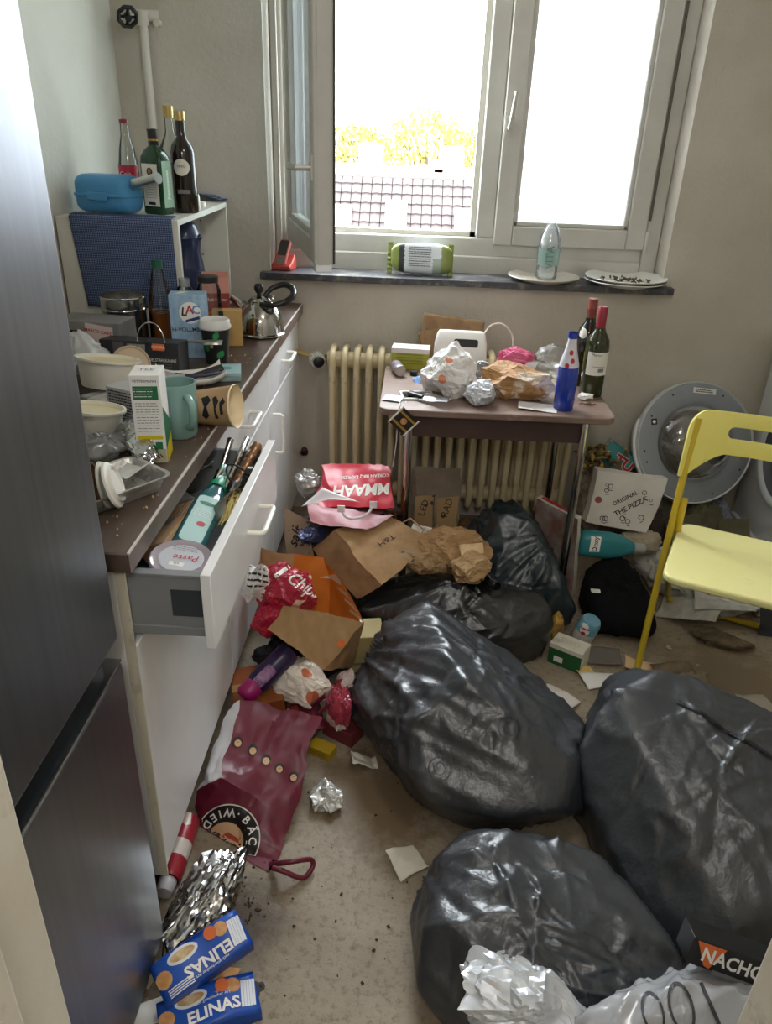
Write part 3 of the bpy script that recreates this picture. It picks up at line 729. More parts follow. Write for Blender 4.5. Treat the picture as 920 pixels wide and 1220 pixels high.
def lump(r, k=14, amp=.25, seed=0, n=4, ridge=.55):
    """crumpled ball: random facets, halved from level to level"""
    rs = np.random.RandomState(seed); P_, F = ico(2); A_1 = amp
    P_ = P_ * (1 + rs.uniform(-1, 1, len(P_)) * A_1 * .75)[:, None] + rs.normal(size=P_.shape) * A_1 * .16
    for lv in range(max(1, min(n, 4) - 1)):
        mid = {}; Pl = [tuple(q) for q in P_]; NF = []; A_1 *= ridge
        def mp(a, b):
            k_ = (min(a, b), max(a, b))
            if k_ not in mid: mid[k_] = len(Pl); m_ = (np.array(Pl[a]) + np.array(Pl[b])) / 2; Pl.append(tuple(m_ * (1 + rs.uniform(-1, 1) * A_1 * .55)))
            return mid[k_]
        for a, b, c in F:
            x, y, z = mp(a, b), mp(b, c), mp(c, a); NF += [(a, x, z), (x, b, y), (z, y, c), (x, y, z)]
        P_, F = np.array(Pl), NF
    P_ = P_ * np.array(r); P_[:, 2] = np.maximum(P_[:, 2], -r[2] * .92)
    return from_np(P_, F)
def sheet(w_, h_, amp=.01, k=8, seed=0, n=26, bend=0, curl=0, out=None):
    """crumpled flat piece centred on the origin; bend curls it about x; out trims it to torn edges"""
    ny = max(4, int(n * h_ / w_)); xs, ys = np.meshgrid(np.linspace(-w_ / 2, w_ / 2, n + 1), np.linspace(-h_ / 2, h_ / 2, ny + 1)); p = np.stack([xs.ravel(), ys.ravel()], 1)
    z = folds(p / max(w_, h_), k, amp, seed) + folds(p / max(w_, h_) + .3, k, amp * .4, seed + 1) if k else np.zeros(len(p))
    rs = np.random.RandomState(seed); e = np.abs(2 * p / np.array([w_, h_])); sh_ = 1 - .05 * np.clip(e.max(1) - .6, 0, 1) * (1 + .8 * np.sin(p[:, 0] * 90 + p[:, 1] * 70 + seed))
    z = z + curl * (e ** 2).sum(1)
    x, y = p[:, 0] * sh_, p[:, 1] * sh_
    if bend:
        R_ = 1 / bend; a = y / R_; y2 = np.sin(a) * (R_ - z); z = R_ - np.cos(a) * (R_ - z); y = y2
    z = z - z.min()
    g = G(); it = iter(range(len(p))); P3 = np.stack([x, y, z], 1)
    f = [(j * (n + 1) + i, j * (n + 1) + i + 1, (j + 1) * (n + 1) + i + 1, (j + 1) * (n + 1) + i) for j in range(ny) for i in range(n)]
    return g.add([tuple(q) for q in P3], f)
def scrap(name, lb, cat, w_, h_, mt, loc, rot=(0, 0, 0), amp=.008, k=7, seed=0, bend=0, group=None, thick=.0006, n=20):
    return tag(sheet(w_, h_, amp, k, seed, n, bend).obj(name, mt, smooth=25, solid=thick, loc=loc, rot=rot), lb, cat, group)
def solo(name, lb, cat, g, mt, loc=(0, 0, 0), rot=(0, 0, 0), group=None, **k):
    return tag(g.obj(name, mt, loc=loc, rot=rot, **k), lb, cat, group)
INK = M('ink_black', '17161a', .6); INKW = M('ink_white', 'f0eee8', .6); INKR = M('ink_red', 'b5202c', .6); INKG = M('ink_green', '1d6b45', .6)
INKB = M('ink_blue', '2d3f7a', .6); INKGR = M('ink_grey', '77777a', .6); INKY = M('ink_yellow', 'd6c21e', .6); INKO = M('ink_orange', 'dd6f34', .6)
GLASS = GL('clear_glass', (.93, .96, .95), .05); GREENG = GL('green_glass', (.05, .2, .08), .06); OLIVEG = GL('olive_glass', (.16, .2, .05), .06)
DARKG = GL('dark_glass', (.035, .03, .02), .06); BLUEG = GL('blue_glass', (.01, .06, .5), .06)
PLASTICW = M('white_plastic', 'e6e4dc', .4); PAPERW = M('white_paper', 'e8e6e0', .7); FILM = GL('clear_film', (.96, .97, .97), .06, .14, .32, (.93, .93, .93))
MILKFILM = GL('milky_film', (.95, .95, .95), .06, .3, .9, (.97, .97, .97)); CHROME = M('chrome', 'c9c9c6', .12, 1); BRUSH = M('brushed_steel', 'b9b8b3', .28, 1)
FOILM = M('aluminium_foil', 'c4c4c2', .16, 1); KRAFT = M('kraft_paper', 'ad8a62', .75, c2='9d7b52', ns=30, stretch=(1, 1, .2)); KRAFTD = M('kraft_dark', '8f7050', .8, c2='7d6042', ns=20)
CARDW = M('white_card', 'e9e8e4', .55); CARDG = M('grey_card', '8d887f', .8, c2='7c766c', ns=10)
def lines(parent, mw, w_, n, dz, mt=None, h_=.0014, rs=3, name='small_print'):
    """rows of unreadably small print"""
    r = random.Random(rs); g = G()
    for i in range(n):
        x = -w_ / 2
        while x < w_ / 2 - .002:
            l = r.uniform(.003, .009); e = min(x + l, w_ / 2); g.add([(x, -i * dz, 0), (e, -i * dz, 0), (e, -i * dz + h_, 0), (x, -i * dz + h_, 0)], [(0, 1, 2, 3)]); x += l + .0016
    o = g.obj(name, mt or INKGR, parent, smooth=0); o.matrix_basis = mw @ Matrix.Translation((0, 0, .0006)); o['kind'] = 'stuff'; return o
FRONT = lambda x, y, z: frame((x, y, z), (1, 0, 0), (0, 0, 1))       # plane facing -y
RIGHT = lambda x, y, z: frame((x, y, z), (0, 1, 0), (0, 0, 1))       # plane facing +x
UPP = lambda x, y, z, a=0: frame((x, y, z), (math.cos(a), math.sin(a), 0), (-math.sin(a), math.cos(a), 0))

# ================================================================== ON THE SHELF BOX
BLUEP = M('blue_plastic', '4a93c4', .45, c2='4189ba', ns=6)
q = U(133, 254, z=BZ); lc = thing('lunch_box', 'light blue plastic snap-lid lunch box on the shelf box', 'lunch box', (-.955, 2.485, BZ + .004), (0, 0, rad(-14)))
pr_ = lambda s, a, b: [(p[0], p[1]) for p in s]
def caseshell(z0, z1, bulge, up):
    g = G(); n = 8; secs = []
    for i in range(n + 1):
        k = i / n; z = z0 + (z1 - z0) * k; e = k if up else 1 - k; c = (1 - max(0, (e - .45) / .55) ** 2.2) 
        secs.append((.155 + .03 * c ** .6, .08 + .035 * c ** .6, .03, z))
    return loft(g, secs)
caseshell(.001, .05, 0, False).obj('base', BLUEP, lc, smooth=60)
caseshell(.052, .106, 0, True).obj('lid', BLUEP, lc, smooth=60)
G().prism(rrect(.19, .123, .028), .046, .055).obj('seam_rim', BLUEP, lc, bevel=.002)
G().box((-.034, -.066, .036), (.034, -.058, .06)).obj('latch', BLUEP, lc, bevel=.003)
solo('metal_tube', 'silver metal tube lying slanted across the blue lunch box', 'tube', G().tube([U(158, 214, y=2.45), U(188, 206, y=2.40)], .0155, 20), BRUSH)
def bottle(name, lb, loc, prof, glass, cap=None, capm=None, labels=(), liquid=None, n=28, group=None, rz=0):
    t = thing(name, lb, 'bottle', loc, (0, 0, rz), group)
    b = G().lathe(prof, n).obj('body', glass, t, smooth=50)
    if cap: G().lathe(cap, n).obj('cap', capm, t, smooth=40)
    if liquid: G().lathe(liquid[0], n).obj('liquid', liquid[1], t, smooth=50)
    for (r, z0, z1, a0, a1, m_) in labels: arc(G(), r, z0, z1, a0, a1).obj('label', m_, t, smooth=60)
    return t
q = U(153, 180, y=2.64)
H = U(148, 141, y=2.64).z - BZ
ck = bottle('soda_bottle', 'clear contour glass soda bottle with a red label and cap', (q.x - .005, 2.64, BZ), [(0, .004), (.026, 0), (.031, .01), (.029, .05), (.031, .09), (.03, H * .5), (.024, H * .66), (.014, H * .82), (.0125, H * .95), (.0135, H * .955)], GLASS,
            [(.014, H * .945), (.0145, H - .003), (0, H)], M('cap_red', '7d2430', .4), [(.0318, H * .30, H * .5, 190, 350, M('label_red', 'b5283a', .5))])
text('Cola', .02, INKW, ck, FRONT(0, -.034, H * .4), on=None)
# square-shouldered green bottle
H = U(183, 153, y=2.5).z - BZ
jb = thing('liqueur_bottle', 'square green liqueur bottle with a cream label and dark cap', 'bottle', (U(190, 255, z=BZ).x, 2.52, BZ), (0, 0, rad(-22)))
g = G(); loft(g, [(.074, .052, .012, 0), (.08, .058, .012, .006), (.08, .058, .012, H * .62), (.078, .056, .014, H * .68), (.06, .046, .018, H * .755), (.032, .032, .016, H * .80), (.028, .028, .0139, H * .86)])
jbb = g.obj('body', M('green_bottle', '0d3a1c', .06, 0, .6), jb, smooth=50)
G().lathe([(.0145, H * .80), (.0155, H * .81), (.0155, H * .97), (.0165, H * .975), (.0165, H - .002), (0, H)], 24).obj('cap', M('cap_dark', '1d1712', .4), jb)
G().lathe([(.0156, H * .86), (.0158, H * .87), (.0156, H * .88)], 24).obj('cap_band', M('gold', 'b08b45', .3, .8), jb)
CREAM = M('label_cream', 'dedbd0', .6)
shape(rect(.058, H * .5), CREAM, jb, FRONT(0, -.0292, H * .35), name='label')
shape(circ(.011, 20), INK, jb, FRONT(0, -.0296, H * .51), name='emblem'); shape(circ(.006, 16, 1, 1.2), M('label_tan', 'a5714a', .6), jb, FRONT(0, -.0300, H * .515), name='emblem_inner')
lines(jb, FRONT(0, -.0296, H * .42), .046, 12, .0048); shape(rect(.026, .008), INK, jb, FRONT(0, -.0296, H * .135), name='barcode')
shape(rect(.042, H * .55), M('label_green', '8fb59a', .5), jb, RIGHT(.0403, 0, H * .36), name='side_label')
text('Jägermeister', .0165, INKW, jb, frame((.0408, 0, H * .36), (0, 0, 1), (0, -1, 0)), bold=.02)
H = U(206, 131, y=2.58).z - BZ
bottle('wine_bottle', 'slim dark brown bottle with a round white label on the shelf box', (U(222, 253, z=BZ).x + .003, 2.59, BZ), [(0, .004), (.035, 0), (.038, .006), (.038, H * .6), (.034, H * .66), (.017, H * .74), (.0145, H * .8), (.0145, H * .93)], M('brown_bottle', '231a10', .08, 0, .6),
       [(.0155, H * .90), (.0175, H * .905), (.0175, H * .925), (.0165, H * .93), (.0165, H - .002), (0, H)], M('gold_cap', 'b59a62', .35, .6), [(.0385, H * .2, H * .24, 250, 310, INKGR)])
wb = bpy.data.objects['wine_bottle']; shape(circ(.024, 28), CREAM, wb, Matrix.Translation(wb.location) @ frame((.004, -.07, H * .46), (1, 0, 0), (0, 0, 1)), on=wb.children[0], name='label', eps=.0008, maxlen=.006)
text('VINO', .011, INK, wb, Matrix.Translation(wb.location) @ frame((.004, -.07, H * .47), (1, 0, 0), (0, 0, 1)), on=wb.children[0], eps=.0014)
H = U(201, 125, y=2.68).z - BZ
bottle('clear_bottle', 'clear glass bottle with a gold cap behind the slim brown bottle', (U(203, 160, y=2.68).x - .002, 2.68, BZ), [(0, .004), (.034, 0), (.036, .006), (.036, H * .6), (.015, H * .74), (.0135, H * .8), (.0135, H * .93)], GLASS, [(.0145, H * .88), (.0165, H * .885), (.0165, H - .002), (0, H)], MATS['gold_cap'])
q = U(231, 252, z=BZ); t = thing('glue_tube', 'small white squeeze bottle with an orange tip beside the bottles', 'tube', (q.x + .004, q.y + .03, BZ))
G().lathe([(0, 0), (.011, 0), (.012, .005), (.010, .045), (.006, .052), (0, .055)], 16).obj('body', PLASTICW, t)
G().lathe([(.005, .05), (.003, .075), (0, .077)], 10).obj('tip', INKO, t)
q = U(242, 247, z=BZ); solo('screw_top', 'white ribbed screw cap lying on the shelf box', 'cap', G().lathe([(0, 0), (.017, 0), (.0175, .003), (.0165, .014), (.014, .017), (0, .017)], 20), PLASTICW, (q.x - .01, q.y + .01, BZ))
# thermos jug in the shelf box
H = U(242, 256, y=2.72).z - ZT - .017
tj = thing('thermos_jug', 'dark blue thermos jug standing inside the shelf box', 'jug', (-.788, 2.66, ZT + .017), (0, 0, 0))
NAVY = M('navy_plastic', '1f2a4d', .22, c2='1b2544', ns=4)
G().lathe([(0, 0), (.06, 0), (.064, .006), (.064, H * .45), (.059, H * .56), (.052, H * .66), (.056, H * .76), (.06, H * .80), (.056, H * .805), (0, H * .805)], 28).obj('body', NAVY, tj, smooth=45)
G().lathe([(.057, H * .80), (.055, H * .83), (.045, H * .92), (.022, H * .99), (0, H)], 28).obj('lid', M('navy_lid', '2a3354', .25), tj, smooth=60)
G().tube([(.045, -.005, H * .79), (.056, -.008, H * .81), (.064, -.01, H * .815)], [.014, .01, .004], 10).obj('spout', NAVY, tj)
G().tube([(-.044, 0, H * .76), (-.075, 0, H * .78), (-.082, 0, H * .68), (-.074, 0, H * .45), (-.052, 0, H * .38)], .008, 10).obj('handle', NAVY, tj)

# ================================================================== ON THE WORKTOP, far end
def gable(name, lb, loc, w_, d_, h_, rz, mats, gh=.05, cat='carton'):
    t = thing(name, lb, cat, loc, (0, 0, rz)); G().box((-w_ / 2, -d_ / 2, 0), (w_ / 2, d_ / 2, h_)).obj('body', mats[0], t, bevel=.001)
    g = G(); g.add([(-w_ / 2, -d_ / 2, h_), (w_ / 2, -d_ / 2, h_), (w_ / 2, d_ / 2, h_), (-w_ / 2, d_ / 2, h_), (-w_ / 2, 0, h_ + gh), (w_ / 2, 0, h_ + gh), (-w_ / 2, 0, h_ + gh + .018), (w_ / 2, 0, h_ + gh + .018)], [(0, 1, 5, 4), (2, 3, 4, 5), (0, 4, 3), (1, 2, 5), (4, 5, 7, 6)])
    g.obj('gable_top', mats[1], t, smooth=0, solid=.0015); return t
MK = M('red_carton', '9a4038', .5, c2='8c372f', ns=4)
q = U(262, 372, y=2.50); H = U(258, 338, y=2.50).z - ZT
gc = gable('juice_carton', 'red-brown gable-top drink carton behind the coffee cup', (q.x - .016, 2.53, ZT), .085, .07, H - .03, rad(14), (MK, M('carton_top', 'c88b7e', .5)), .045)
text('Multi Nektar', .016, INKW, gc, FRONT(0, -.0358, H - .05), sx=.8)
shape(rect(.075, .035), INKO, gc, FRONT(0, -.0355, H * .35), name='print')
TAN = M('tan_box', 'c8a468', .65, c2='bd9858', ns=8)
q = U(268, 372, y=2.36); H = U(262, 369, y=2.36).z - ZT
t = thing('tan_carton', 'tan cardboard carton with a dark stripe behind the coffee cup', 'carton', (q.x + .004, 2.37, ZT), (0, 0, rad(12)))
G().box((-.045, -.02, 0), (.045, .02, H)).obj('body', TAN, t, bevel=.001); shape(rect(.014, .03), INK, t, FRONT(-.018, -.0205, H - .017), name='stripe'); shape(rect(.03, .04), INKO, t, RIGHT(.0455, 0, .03), name='print')
# milk carton with a round logo
LB_, LBD = M('milk_blue', '86aacb', .45, c2='a9c4da', ns=6, coord='Generated'), M('milk_navy', '39548f', .45)
q = U(222, 380, y=2.2); H = U(224, 352, y=2.2).z - ZT
mc = thing('milk_carton', 'light blue long-life milk carton with a round red and blue logo', 'carton', (q.x, 2.235, ZT), (0, 0, rad(10)))
G().box((-.052, -.034, 0), (.052, .034, H)).obj('body', LB_, mc, bevel=.0012)
G().box((-.0525, -.0335, .002), (-.0518, .0335, H - .001)).obj('side_print', LBD, mc)
shape(circ(.031, 32), INKW, mc, FRONT(.006, -.0345, H - .05), name='logo'); text('L', .034, INK, mc, FRONT(-.012, -.0349, H - .047), bold=.02, shear=.15); text('A', .034, INKR, mc, FRONT(.005, -.0349, H - .042), bold=.02); text('C', .034, M('logo_blue', '5d8fc4', .5), mc, FRONT(.023, -.0349, H - .042), bold=.02)
shape([(-.01, -.006), (.03, .004), (.03, .013), (-.01, .002)], INKB, mc, FRONT(.002, -.0351, H - .072), name='logo_banner'); text('H-VOLLMILCH', .0165, INK, mc, FRONT(.004, -.0349, H - .098), bold=.01)
lines(mc, frame((-.0528, 0, H - .03), (0, -1, 0), (0, 0, 1)), .05, 9, .007, INKW); shape(rect(.02, .012), M('sprig_green', '5f8f45', .5), mc, FRONT(-.035, -.0349, .02), name='print')
shape([(-.02, 0), (.0, 0), (.02, .03), (.0, .03)], INKW, mc, UPP(-.02, -.01, H + .0002), name='print')
H = U(187, 309, y=2.29).z - ZT; q = U(187, 350, y=2.29)
bottle('vinegar_bottle', 'clear bottle half full of amber liquid with a green cap', (q.x + .006, 2.295, ZT), [(0, .003), (.036, 0), (.039, .008), (.037, H * .45), (.031, H * .6), (.017, H * .86), (.0145, H * .93)], GLASS,
       [(.0155, H * .9), (.0155, H - .002), (0, H)], M('cap_green', '17573f', .4), (), ([(0, .006), (.0365, .006), (.0355, H * .42), (0, H * .42)], M('amber_liquid', 'a05a20', .1)))
H = U(220, 331, y=2.31).z - ZT; q = U(220, 340, y=2.31)
bottle('small_bottle', 'small clear glass bottle with a clear cap behind the milk carton', (q.x - .002, 2.315, ZT), [(0, .003), (.03, 0), (.032, .008), (.032, H * .78), (.018, H * .88), (.015, H * .9)], GLASS, [(.0165, H * .88), (.0165, H - .002), (0, H)], GL('clear_cap', (.85, .87, .86), .2, .1, .3))
H = U(227, 326, y=2.335).z - ZT; q = U(231, 340, y=2.335)
bottle('jar', 'clear glass jar with a black lid behind the milk carton', (q.x + .046, 2.325, ZT), [(0, .003), (.034, 0), (.036, .006), (.036, H * .8), (.029, H * .9), (.029, H * .93)], GLASS, [(.031, H * .91), (.032, H - .003), (0, H)], M('lid_black', '1c1b1c', .3))
# steel canister
H = U(148, 352, y=2.24).z - ZT; q = U(148, 380, y=2.24)
cn = thing('canister', 'open stainless steel canister in front of the blue mat', 'canister', (q.x, 2.25, ZT))
G().lathe([(0, .002), (.06, 0), (.062, .004), (.062, H * .72), (.0645, H * .74), (.0645, H), (.0615, H), (.0615, H * .74), (.057, H * .7), (.057, .01), (0, .01)], 36).obj('body', M('canister_steel', 'b4b3ac', .18, .95), cn, smooth=45)
arc(G(), .0626, H * .08, H * .62, 262, 335).obj('window', M('canister_window', '23201f', .15), cn, smooth=60)
for z in (H * .76, H * .96): G().lathe([(.0646, z), (.0656, z + .003), (.0646, z + .006)], 36).obj('rim', CHROME, cn)
# coffee cup
H = U(257, 388, y=2.17).z - ZT; q = U(258, 415, y=2.17); cu = thing('coffee_cup', 'black paper coffee cup with green leaf print and a white lid', 'cup', (q.x, 2.17, ZT))
CB = M('cup_black', '20221f', .5); bd = G().lathe([(0, .004), (.031, 0), (.032, .004), (.042, H), (.04, H)], 32).obj('body', CB, cu, smooth=50)
G().lathe([(.0425, H - .006), (.0455, H - .004), (.046, H + .002), (.0435, H + .005), (.0425, H + .016), (.039, H + .02), (.036, H + .017), (0, H + .016)], 32).obj('lid', M('lid_white', 'd8d8d6', .4), cu, smooth=45)
leaf = [(0, -.013), (.007, -.006), (.009, .002), (.005, .01), (0, .014), (-.005, .01), (-.009, .002), (-.007, -.006)]
for dx, dz, a in ((.01, .085, -.5), (.018, .03, -.6), (-.02, .05, .3)):
    T = frame((dx, -.08, dz), (math.cos(a), 0, math.sin(a)), (-math.sin(a), 0, math.cos(a)))
    shape(leaf, M('leaf_green', '2f8f4f', .5), cu, Matrix.Translation(cu.location) @ T, on=bd, name='leaf_print', eps=.0008, maxlen=.006)
shape(circ(.006, 6), TAN, cu, Matrix.Translation(cu.location) @ FRONT(-.004, -.08, .055), on=bd, name='print', eps=.0008)
# kettle
kt = thing('kettle', 'shiny steel kettle with black knob and bow handle at the end of the worktop', 'kettle', (U(312, 398, z=ZT).x - .004, 2.525, ZT), (0, 0, 0))
KC = M('kettle_steel', 'b6b4ae', .1, 1)
G().lathe([(0, .002), (.078, 0), (.083, .004), (.083, .008), (.078, .012), (.077, .04), (.072, .062), (.06, .085), (.044, .103), (.036, .108), (.036, .112), (.03, .119), (.016, .124), (0, .125)], 40).obj('body', KC, kt, smooth=35)
G().lathe([(.008, .122), (.007, .132), (.010, .135), (.0145, .142), (.0155, .152), (.012, .162), (0, .165)], 20).obj('knob', M('bakelite', '161415', .35), kt, smooth=60)
g = G(); pts = cr([(.012, -.04, .104), (.05, -.055, .106), (.09, -.042, .116), (.112, -.008, .13), (.104, .03, .147), (.075, .048, .155), (.035, .04, .142), (.012, .02, .118)], 4)
g.tube(pts, [.0075 + .003 * math.sin(PI * i / (len(pts) - 1)) for i in range(len(pts))], 12); g.obj('handle', MATS['bakelite'], kt, smooth=70)
G().tube([(-.055, .02, .07), (-.085, .03, .1), (-.1, .035, .108)], [.016, .012, .011], 14).obj('spout', KC, kt, smooth=60)
G().box((-.012, -.006, .105), (.012, .006, .12), T=TR((.035, -.04, .0))).box((-.012, -.006, .105), (.012, .006, .12), T=TR((.03, .045, 0))).obj('handle_bracket', KC, kt, bevel=.002)
# flat teal box
tb = thing('card_box', 'small flat pale teal box lying by the worktop edge', 'box', (U(275, 444, z=ZT).x, 2.03, ZT), (0, 0, rad(12)))
G().box((-.037, -.045, 0), (.037, .045, .022)).obj('base', M('teal_side', '8ea5a6', .5), tb, bevel=.001); G().box((-.0375, -.0455, .014), (.0375, .0455, .024)).obj('lid', M('teal_lid', 'a6c9cb', .5, c2='9cc0c3', ns=20), tb, bevel=.001)
shape(circ(.016, 6), M('teal_print', '6d9ba3', .5), tb, UPP(0, 0, .0242), name='print')
# paper bowl with cutlery and cable
bw = thing('paper_tray', 'white paper tray holding dark plastic cutlery', 'tray', (U(232, 462, z=ZT).x - .012, 1.945, ZT), (0, 0, rad(25)))
G().grid(20, 12, lambda u, v: ((u - .5) * .17, (v - .5) * .10, .003 + .03 * ((2 * u - 1) ** 4 + (2 * v - 1) ** 4) * .8)).obj('bowl', PAPERW, bw, smooth=60, solid=.0012)
for k in range(3): G().tube([(-.08 + k * .02, -.03 + k * .02, .03), (0, -.005 + k * .012, .02), (.085, .0 + k * .012, .038)], [.004, .004, .006], 8).obj('cutlery', M('cutlery_black', '201c22', .4), bw)
G().tube([(-.02, -.03, .034), (.03, -.02, .03), (.07, -.025, .036)], .006, 8).obj('cutlery', M('cutlery_violet', '2b2340', .35), bw)
solo('fork', 'steel fork lying across the dark product box', 'fork', G().tube([(-.07, 0, 0), (-.03, 0, .004), (.02, 0, .004), (.035, 0, .0)], [.0045, .003, .003, .006], 8).add([(.033, -.011, 0), (.05, -.012, .002), (.085, -.011, .003), (.085, .011, .003), (.05, .012, .002), (.033, .011, 0)], [(0, 1, 2, 3, 4, 5)]), BRUSH, U(228, 408, y=2.06), (rad(20), 0, rad(3)), solid=.0018)

# ================================================================== ON THE WORKTOP, near end
# dark product box with photo of a steel jug
pb = thing('product_box', 'tipped black product box with a steel jug picture and wire bail', 'box', (U(190, 440, z=ZT).x - .015, 2.03, ZT), (rad(-5), 0, rad(-4)))
BK = M('box_black', '26262a', .45, c2='2f2f33', ns=5)
G().box((-.115, -.045, 0), (.105, .03, .092)).obj('body', BK, pb, bevel=.0015)
shape(rect(.05, .08), M('box_photo', 'a5a39c', .4, c2='6f6d66', ns=30, stretch=(6, 1, .3)), pb, FRONT(-.012, -.0455, .045), name='photo'); shape(rect(.03, .085), M('box_panel', '5a585a', .5), pb, FRONT(-.062, -.0455, .046), name='panel')
text('EDELSTAHLKANNE', .0125, INKW, pb, FRONT(.058, -.0455, .045), sx=.75); lines(pb, FRONT(.055, -.0455, .034), .06, 3, .006, INKGR)
shape(rect(.034, .018), INKO, pb, FRONT(.05, -.0456, .08), name='tag_print'); text('KONKA', .0105, INKW, pb, FRONT(.05, -.0462, .08))
G().tube([(.02 + .038 * math.cos(a), -.02, .09 + .05 * math.sin(a)) for a in [PI * k / 10 for k in range(11)]], .0022, 8).obj('bail', CHROME, pb)
bx = thing('appliance_box', 'grey and white appliance box with a pink-lettered flap behind the tubs', 'box', (U(128, 400, y=2.06).x - .05, 2.125, ZT), (0, 0, rad(-6)))
G().box((-.1, -.05, 0), (.09, .05, .125)).obj('body', M('box_grey', '8b8888', .5, c2='6d6a6a', ns=6), bx, bevel=.0015); shape([(-.035, -.03), (.045, -.045), (.05, .035), (-.03, .045)], M('flap_pink', 'dcc8c2', .5), bx, FRONT(.02, -.051, .078), name='flap')
text('MARCO CAKE', .0125, INKR, bx, FRONT(.026, -.0516, .1) @ Matrix.Rotation(rad(-6), 4, 'Z'), bold=.01); G().box((-.09, -.053, .085), (-.02, -.05, .1)).obj('stripe', INK, bx); G().box((-.095, -.053, .058), (-.045, -.05, .07)).obj('stripe', INK, bx)
# white tubs
TUB = M('tub_plastic', 'ece9dd', .4)
def tub(lb, r, h_, loc, rot, full=None):
    t = thing('plastic_tub', lb, 'tub', loc, rot, 'white plastic food tubs')
    G().lathe([(0, .002), (r * .82, 0), (r * .84, .003), (r * .98, h_), (r * 1.06, h_), (r * 1.06, h_ - .005), (r * 1.03, h_ - .005)], 36).obj('body', TUB, t, smooth=50)
    if full: G().lathe([(0, h_ * .82), (r * .9, h_ * .85), (r * .95, h_ * .9)], 30).obj('residue', M('residue', 'dcd3ae', .6), t)
    return t
tub('milky white round food tub tilted on crumpled film', .074, .07, U(130, 470, y=1.80) + Vector((0, 0, .005)), (rad(-10), rad(5), 0), True)
tub('milky white round food tub in clear film beside the foil rolls', .062, .065, U(112, 522, y=1.52) + Vector((0, 0, .0)), (rad(-8), rad(6), 0), True)
solo('tub_cover', 'tan and white round lid leaning behind the tilted tub', 'lid', G().lathe([(0, 0), (.045, .001), (.05, .006), (.052, .006), (.05, 0), (.046, -.002), (0, -.002)], 30), M('lid_tan', 'cbb79a', .5), U(156, 436, y=1.9), (rad(62), rad(20), 0))
def film(name, lb, c, r, mt, seed, n=4, sc=1.22, cat='plastic bag', lift=0, extra=(), **k):
    ell = [((c[0], c[1], c[2] + r[2] * .55), (r[0] * .8, r[1] * .8, r[2] * .55), 0)] + list(extra)
    P_, F = skin([((e_[0][0], e_[0][1], e_[0][2] - c[2]), e_[1], e_[2]) for e_ in ell], (c[0], c[1], r[2] * .5), (.5, .6, .3), seed, 14, .012, 7, .014, 14, .006, 50, 5)
    P_[:, 2] += c[2]
    o = from_np(P_, F).obj(name, mt, smooth=180, **k); return tag(o, lb, cat)
film('plastic_bag', 'tall milky plastic bag beside the appliance box on the worktop', (U(134, 430, z=ZT).x, 1.93, ZT), (.10, .085, .125), MILKFILM, 5)
film('plastic_bag', 'clear crumpled plastic bag under the tilted food tub', U(140, 480, z=ZT), (.1, .12, .04), MILKFILM, 3)
film('plastic_bag', 'crumpled clear film bag lying beside the fridge edge on the worktop', U(122, 545, z=ZT), (.08, .1, .05), FILM, 8)
scrap('wrapper', 'crumpled white plastic wrapper in front of the product box', 'wrapper', .16, .1, MILKFILM, U(186, 446, y=1.94) + Vector((0, -.02, -.016)), (rad(12), 0, .3), .02, 9, 4)
gb = thing('small_carton', 'grey and white medicine carton behind the tall tea box', 'carton', (U(160, 512, z=ZT).x - .015, 1.655, ZT), (0, 0, rad(-24)))
G().box((-.05, -.03, 0), (.05, .03, .085)).obj('body', M('carton_grey', 'b8b8b8', .5), gb, bevel=.001); lines(gb, FRONT(0, -.0305, .075), .085, 10, .0068, INK, .0032)
for k, (px, py, Y) in enumerate(((157, 532, 1.47), (172, 540, 1.43))):
    p = U(px, py, y=Y); o = solo('foil_roll', ('crumpled foil roll beside the white tub on the worktop', 'crumpled foil roll touching the tall tea box')[k], 'foil', lump((.03, .075, .026), 16, .3, 40 + k), FOILM, (p.x - .012 + .012 * k, p.y + .04 - .042 * k, ZT + .028), (0, 0, rad(28)), group='foil rolls on the worktop', smooth=20)
# tall tea box
H = .185; tx = thing('tea_box', 'tall white and green tea box standing beside the teal mug', 'box', (U(186, 548, z=ZT).x - .006, 1.455, ZT), (0, 0, rad(9)))
G().box((-.029, -.036, 0), (.029, .036, H)).obj('body', [CARDW], tx, bevel=.001)
F_ = lambda z, x=0, e=0: FRONT(x, -.0363 - e, z)
text('VETTERMANN', .0072, INK, tx, F_(H - .012)); shape(rect(.048, .028), INKG, tx, F_(H - .036), name='band'); lines(tx, FRONT(-.004, -.0369, H - .028), .036, 4, .0052, INKW)
lines(tx, F_(H - .058), .044, 11, .0058); shape(rect(.05, .0085), INKY, tx, F_(.056), name='band'); shape(rect(.014, .016), INKG, tx, F_(.038, .016), name='badge'); shape(rect(.057, .03), M('tan_print', 'b9b08f', .6), tx, F_(.016), name='picture', eps=.0002)
lines(tx, F_(.043, -.006), .022, 3, .006); shape(circ(.006), M('sprout', '7d9a35', .6), tx, F_(.012, -.008), name='picture'); shape(circ(.004), M('sprout', '7d9a35', .6), tx, F_(.009, .002), name='picture')
for k in range(7): shape(circ(.0018, 8), INK, tx, F_(.011 + .009 * ((k * 37) % 10) / 10, .006 + .0026 * k), name='picture')
shape([(-.034, 0), (.034, 0), (.034, .07), (-.034, .12)], INKG, tx, RIGHT(.0293, 0, .0), name='side_print'); shape([(-.034, 0), (.034, 0), (.034, .045), (-.034, .03)], INKY, tx, RIGHT(.0296, 0, 0), name='side_print'); text('TEE', .02, INKGR, tx, UPP(0, 0, H + .0005))
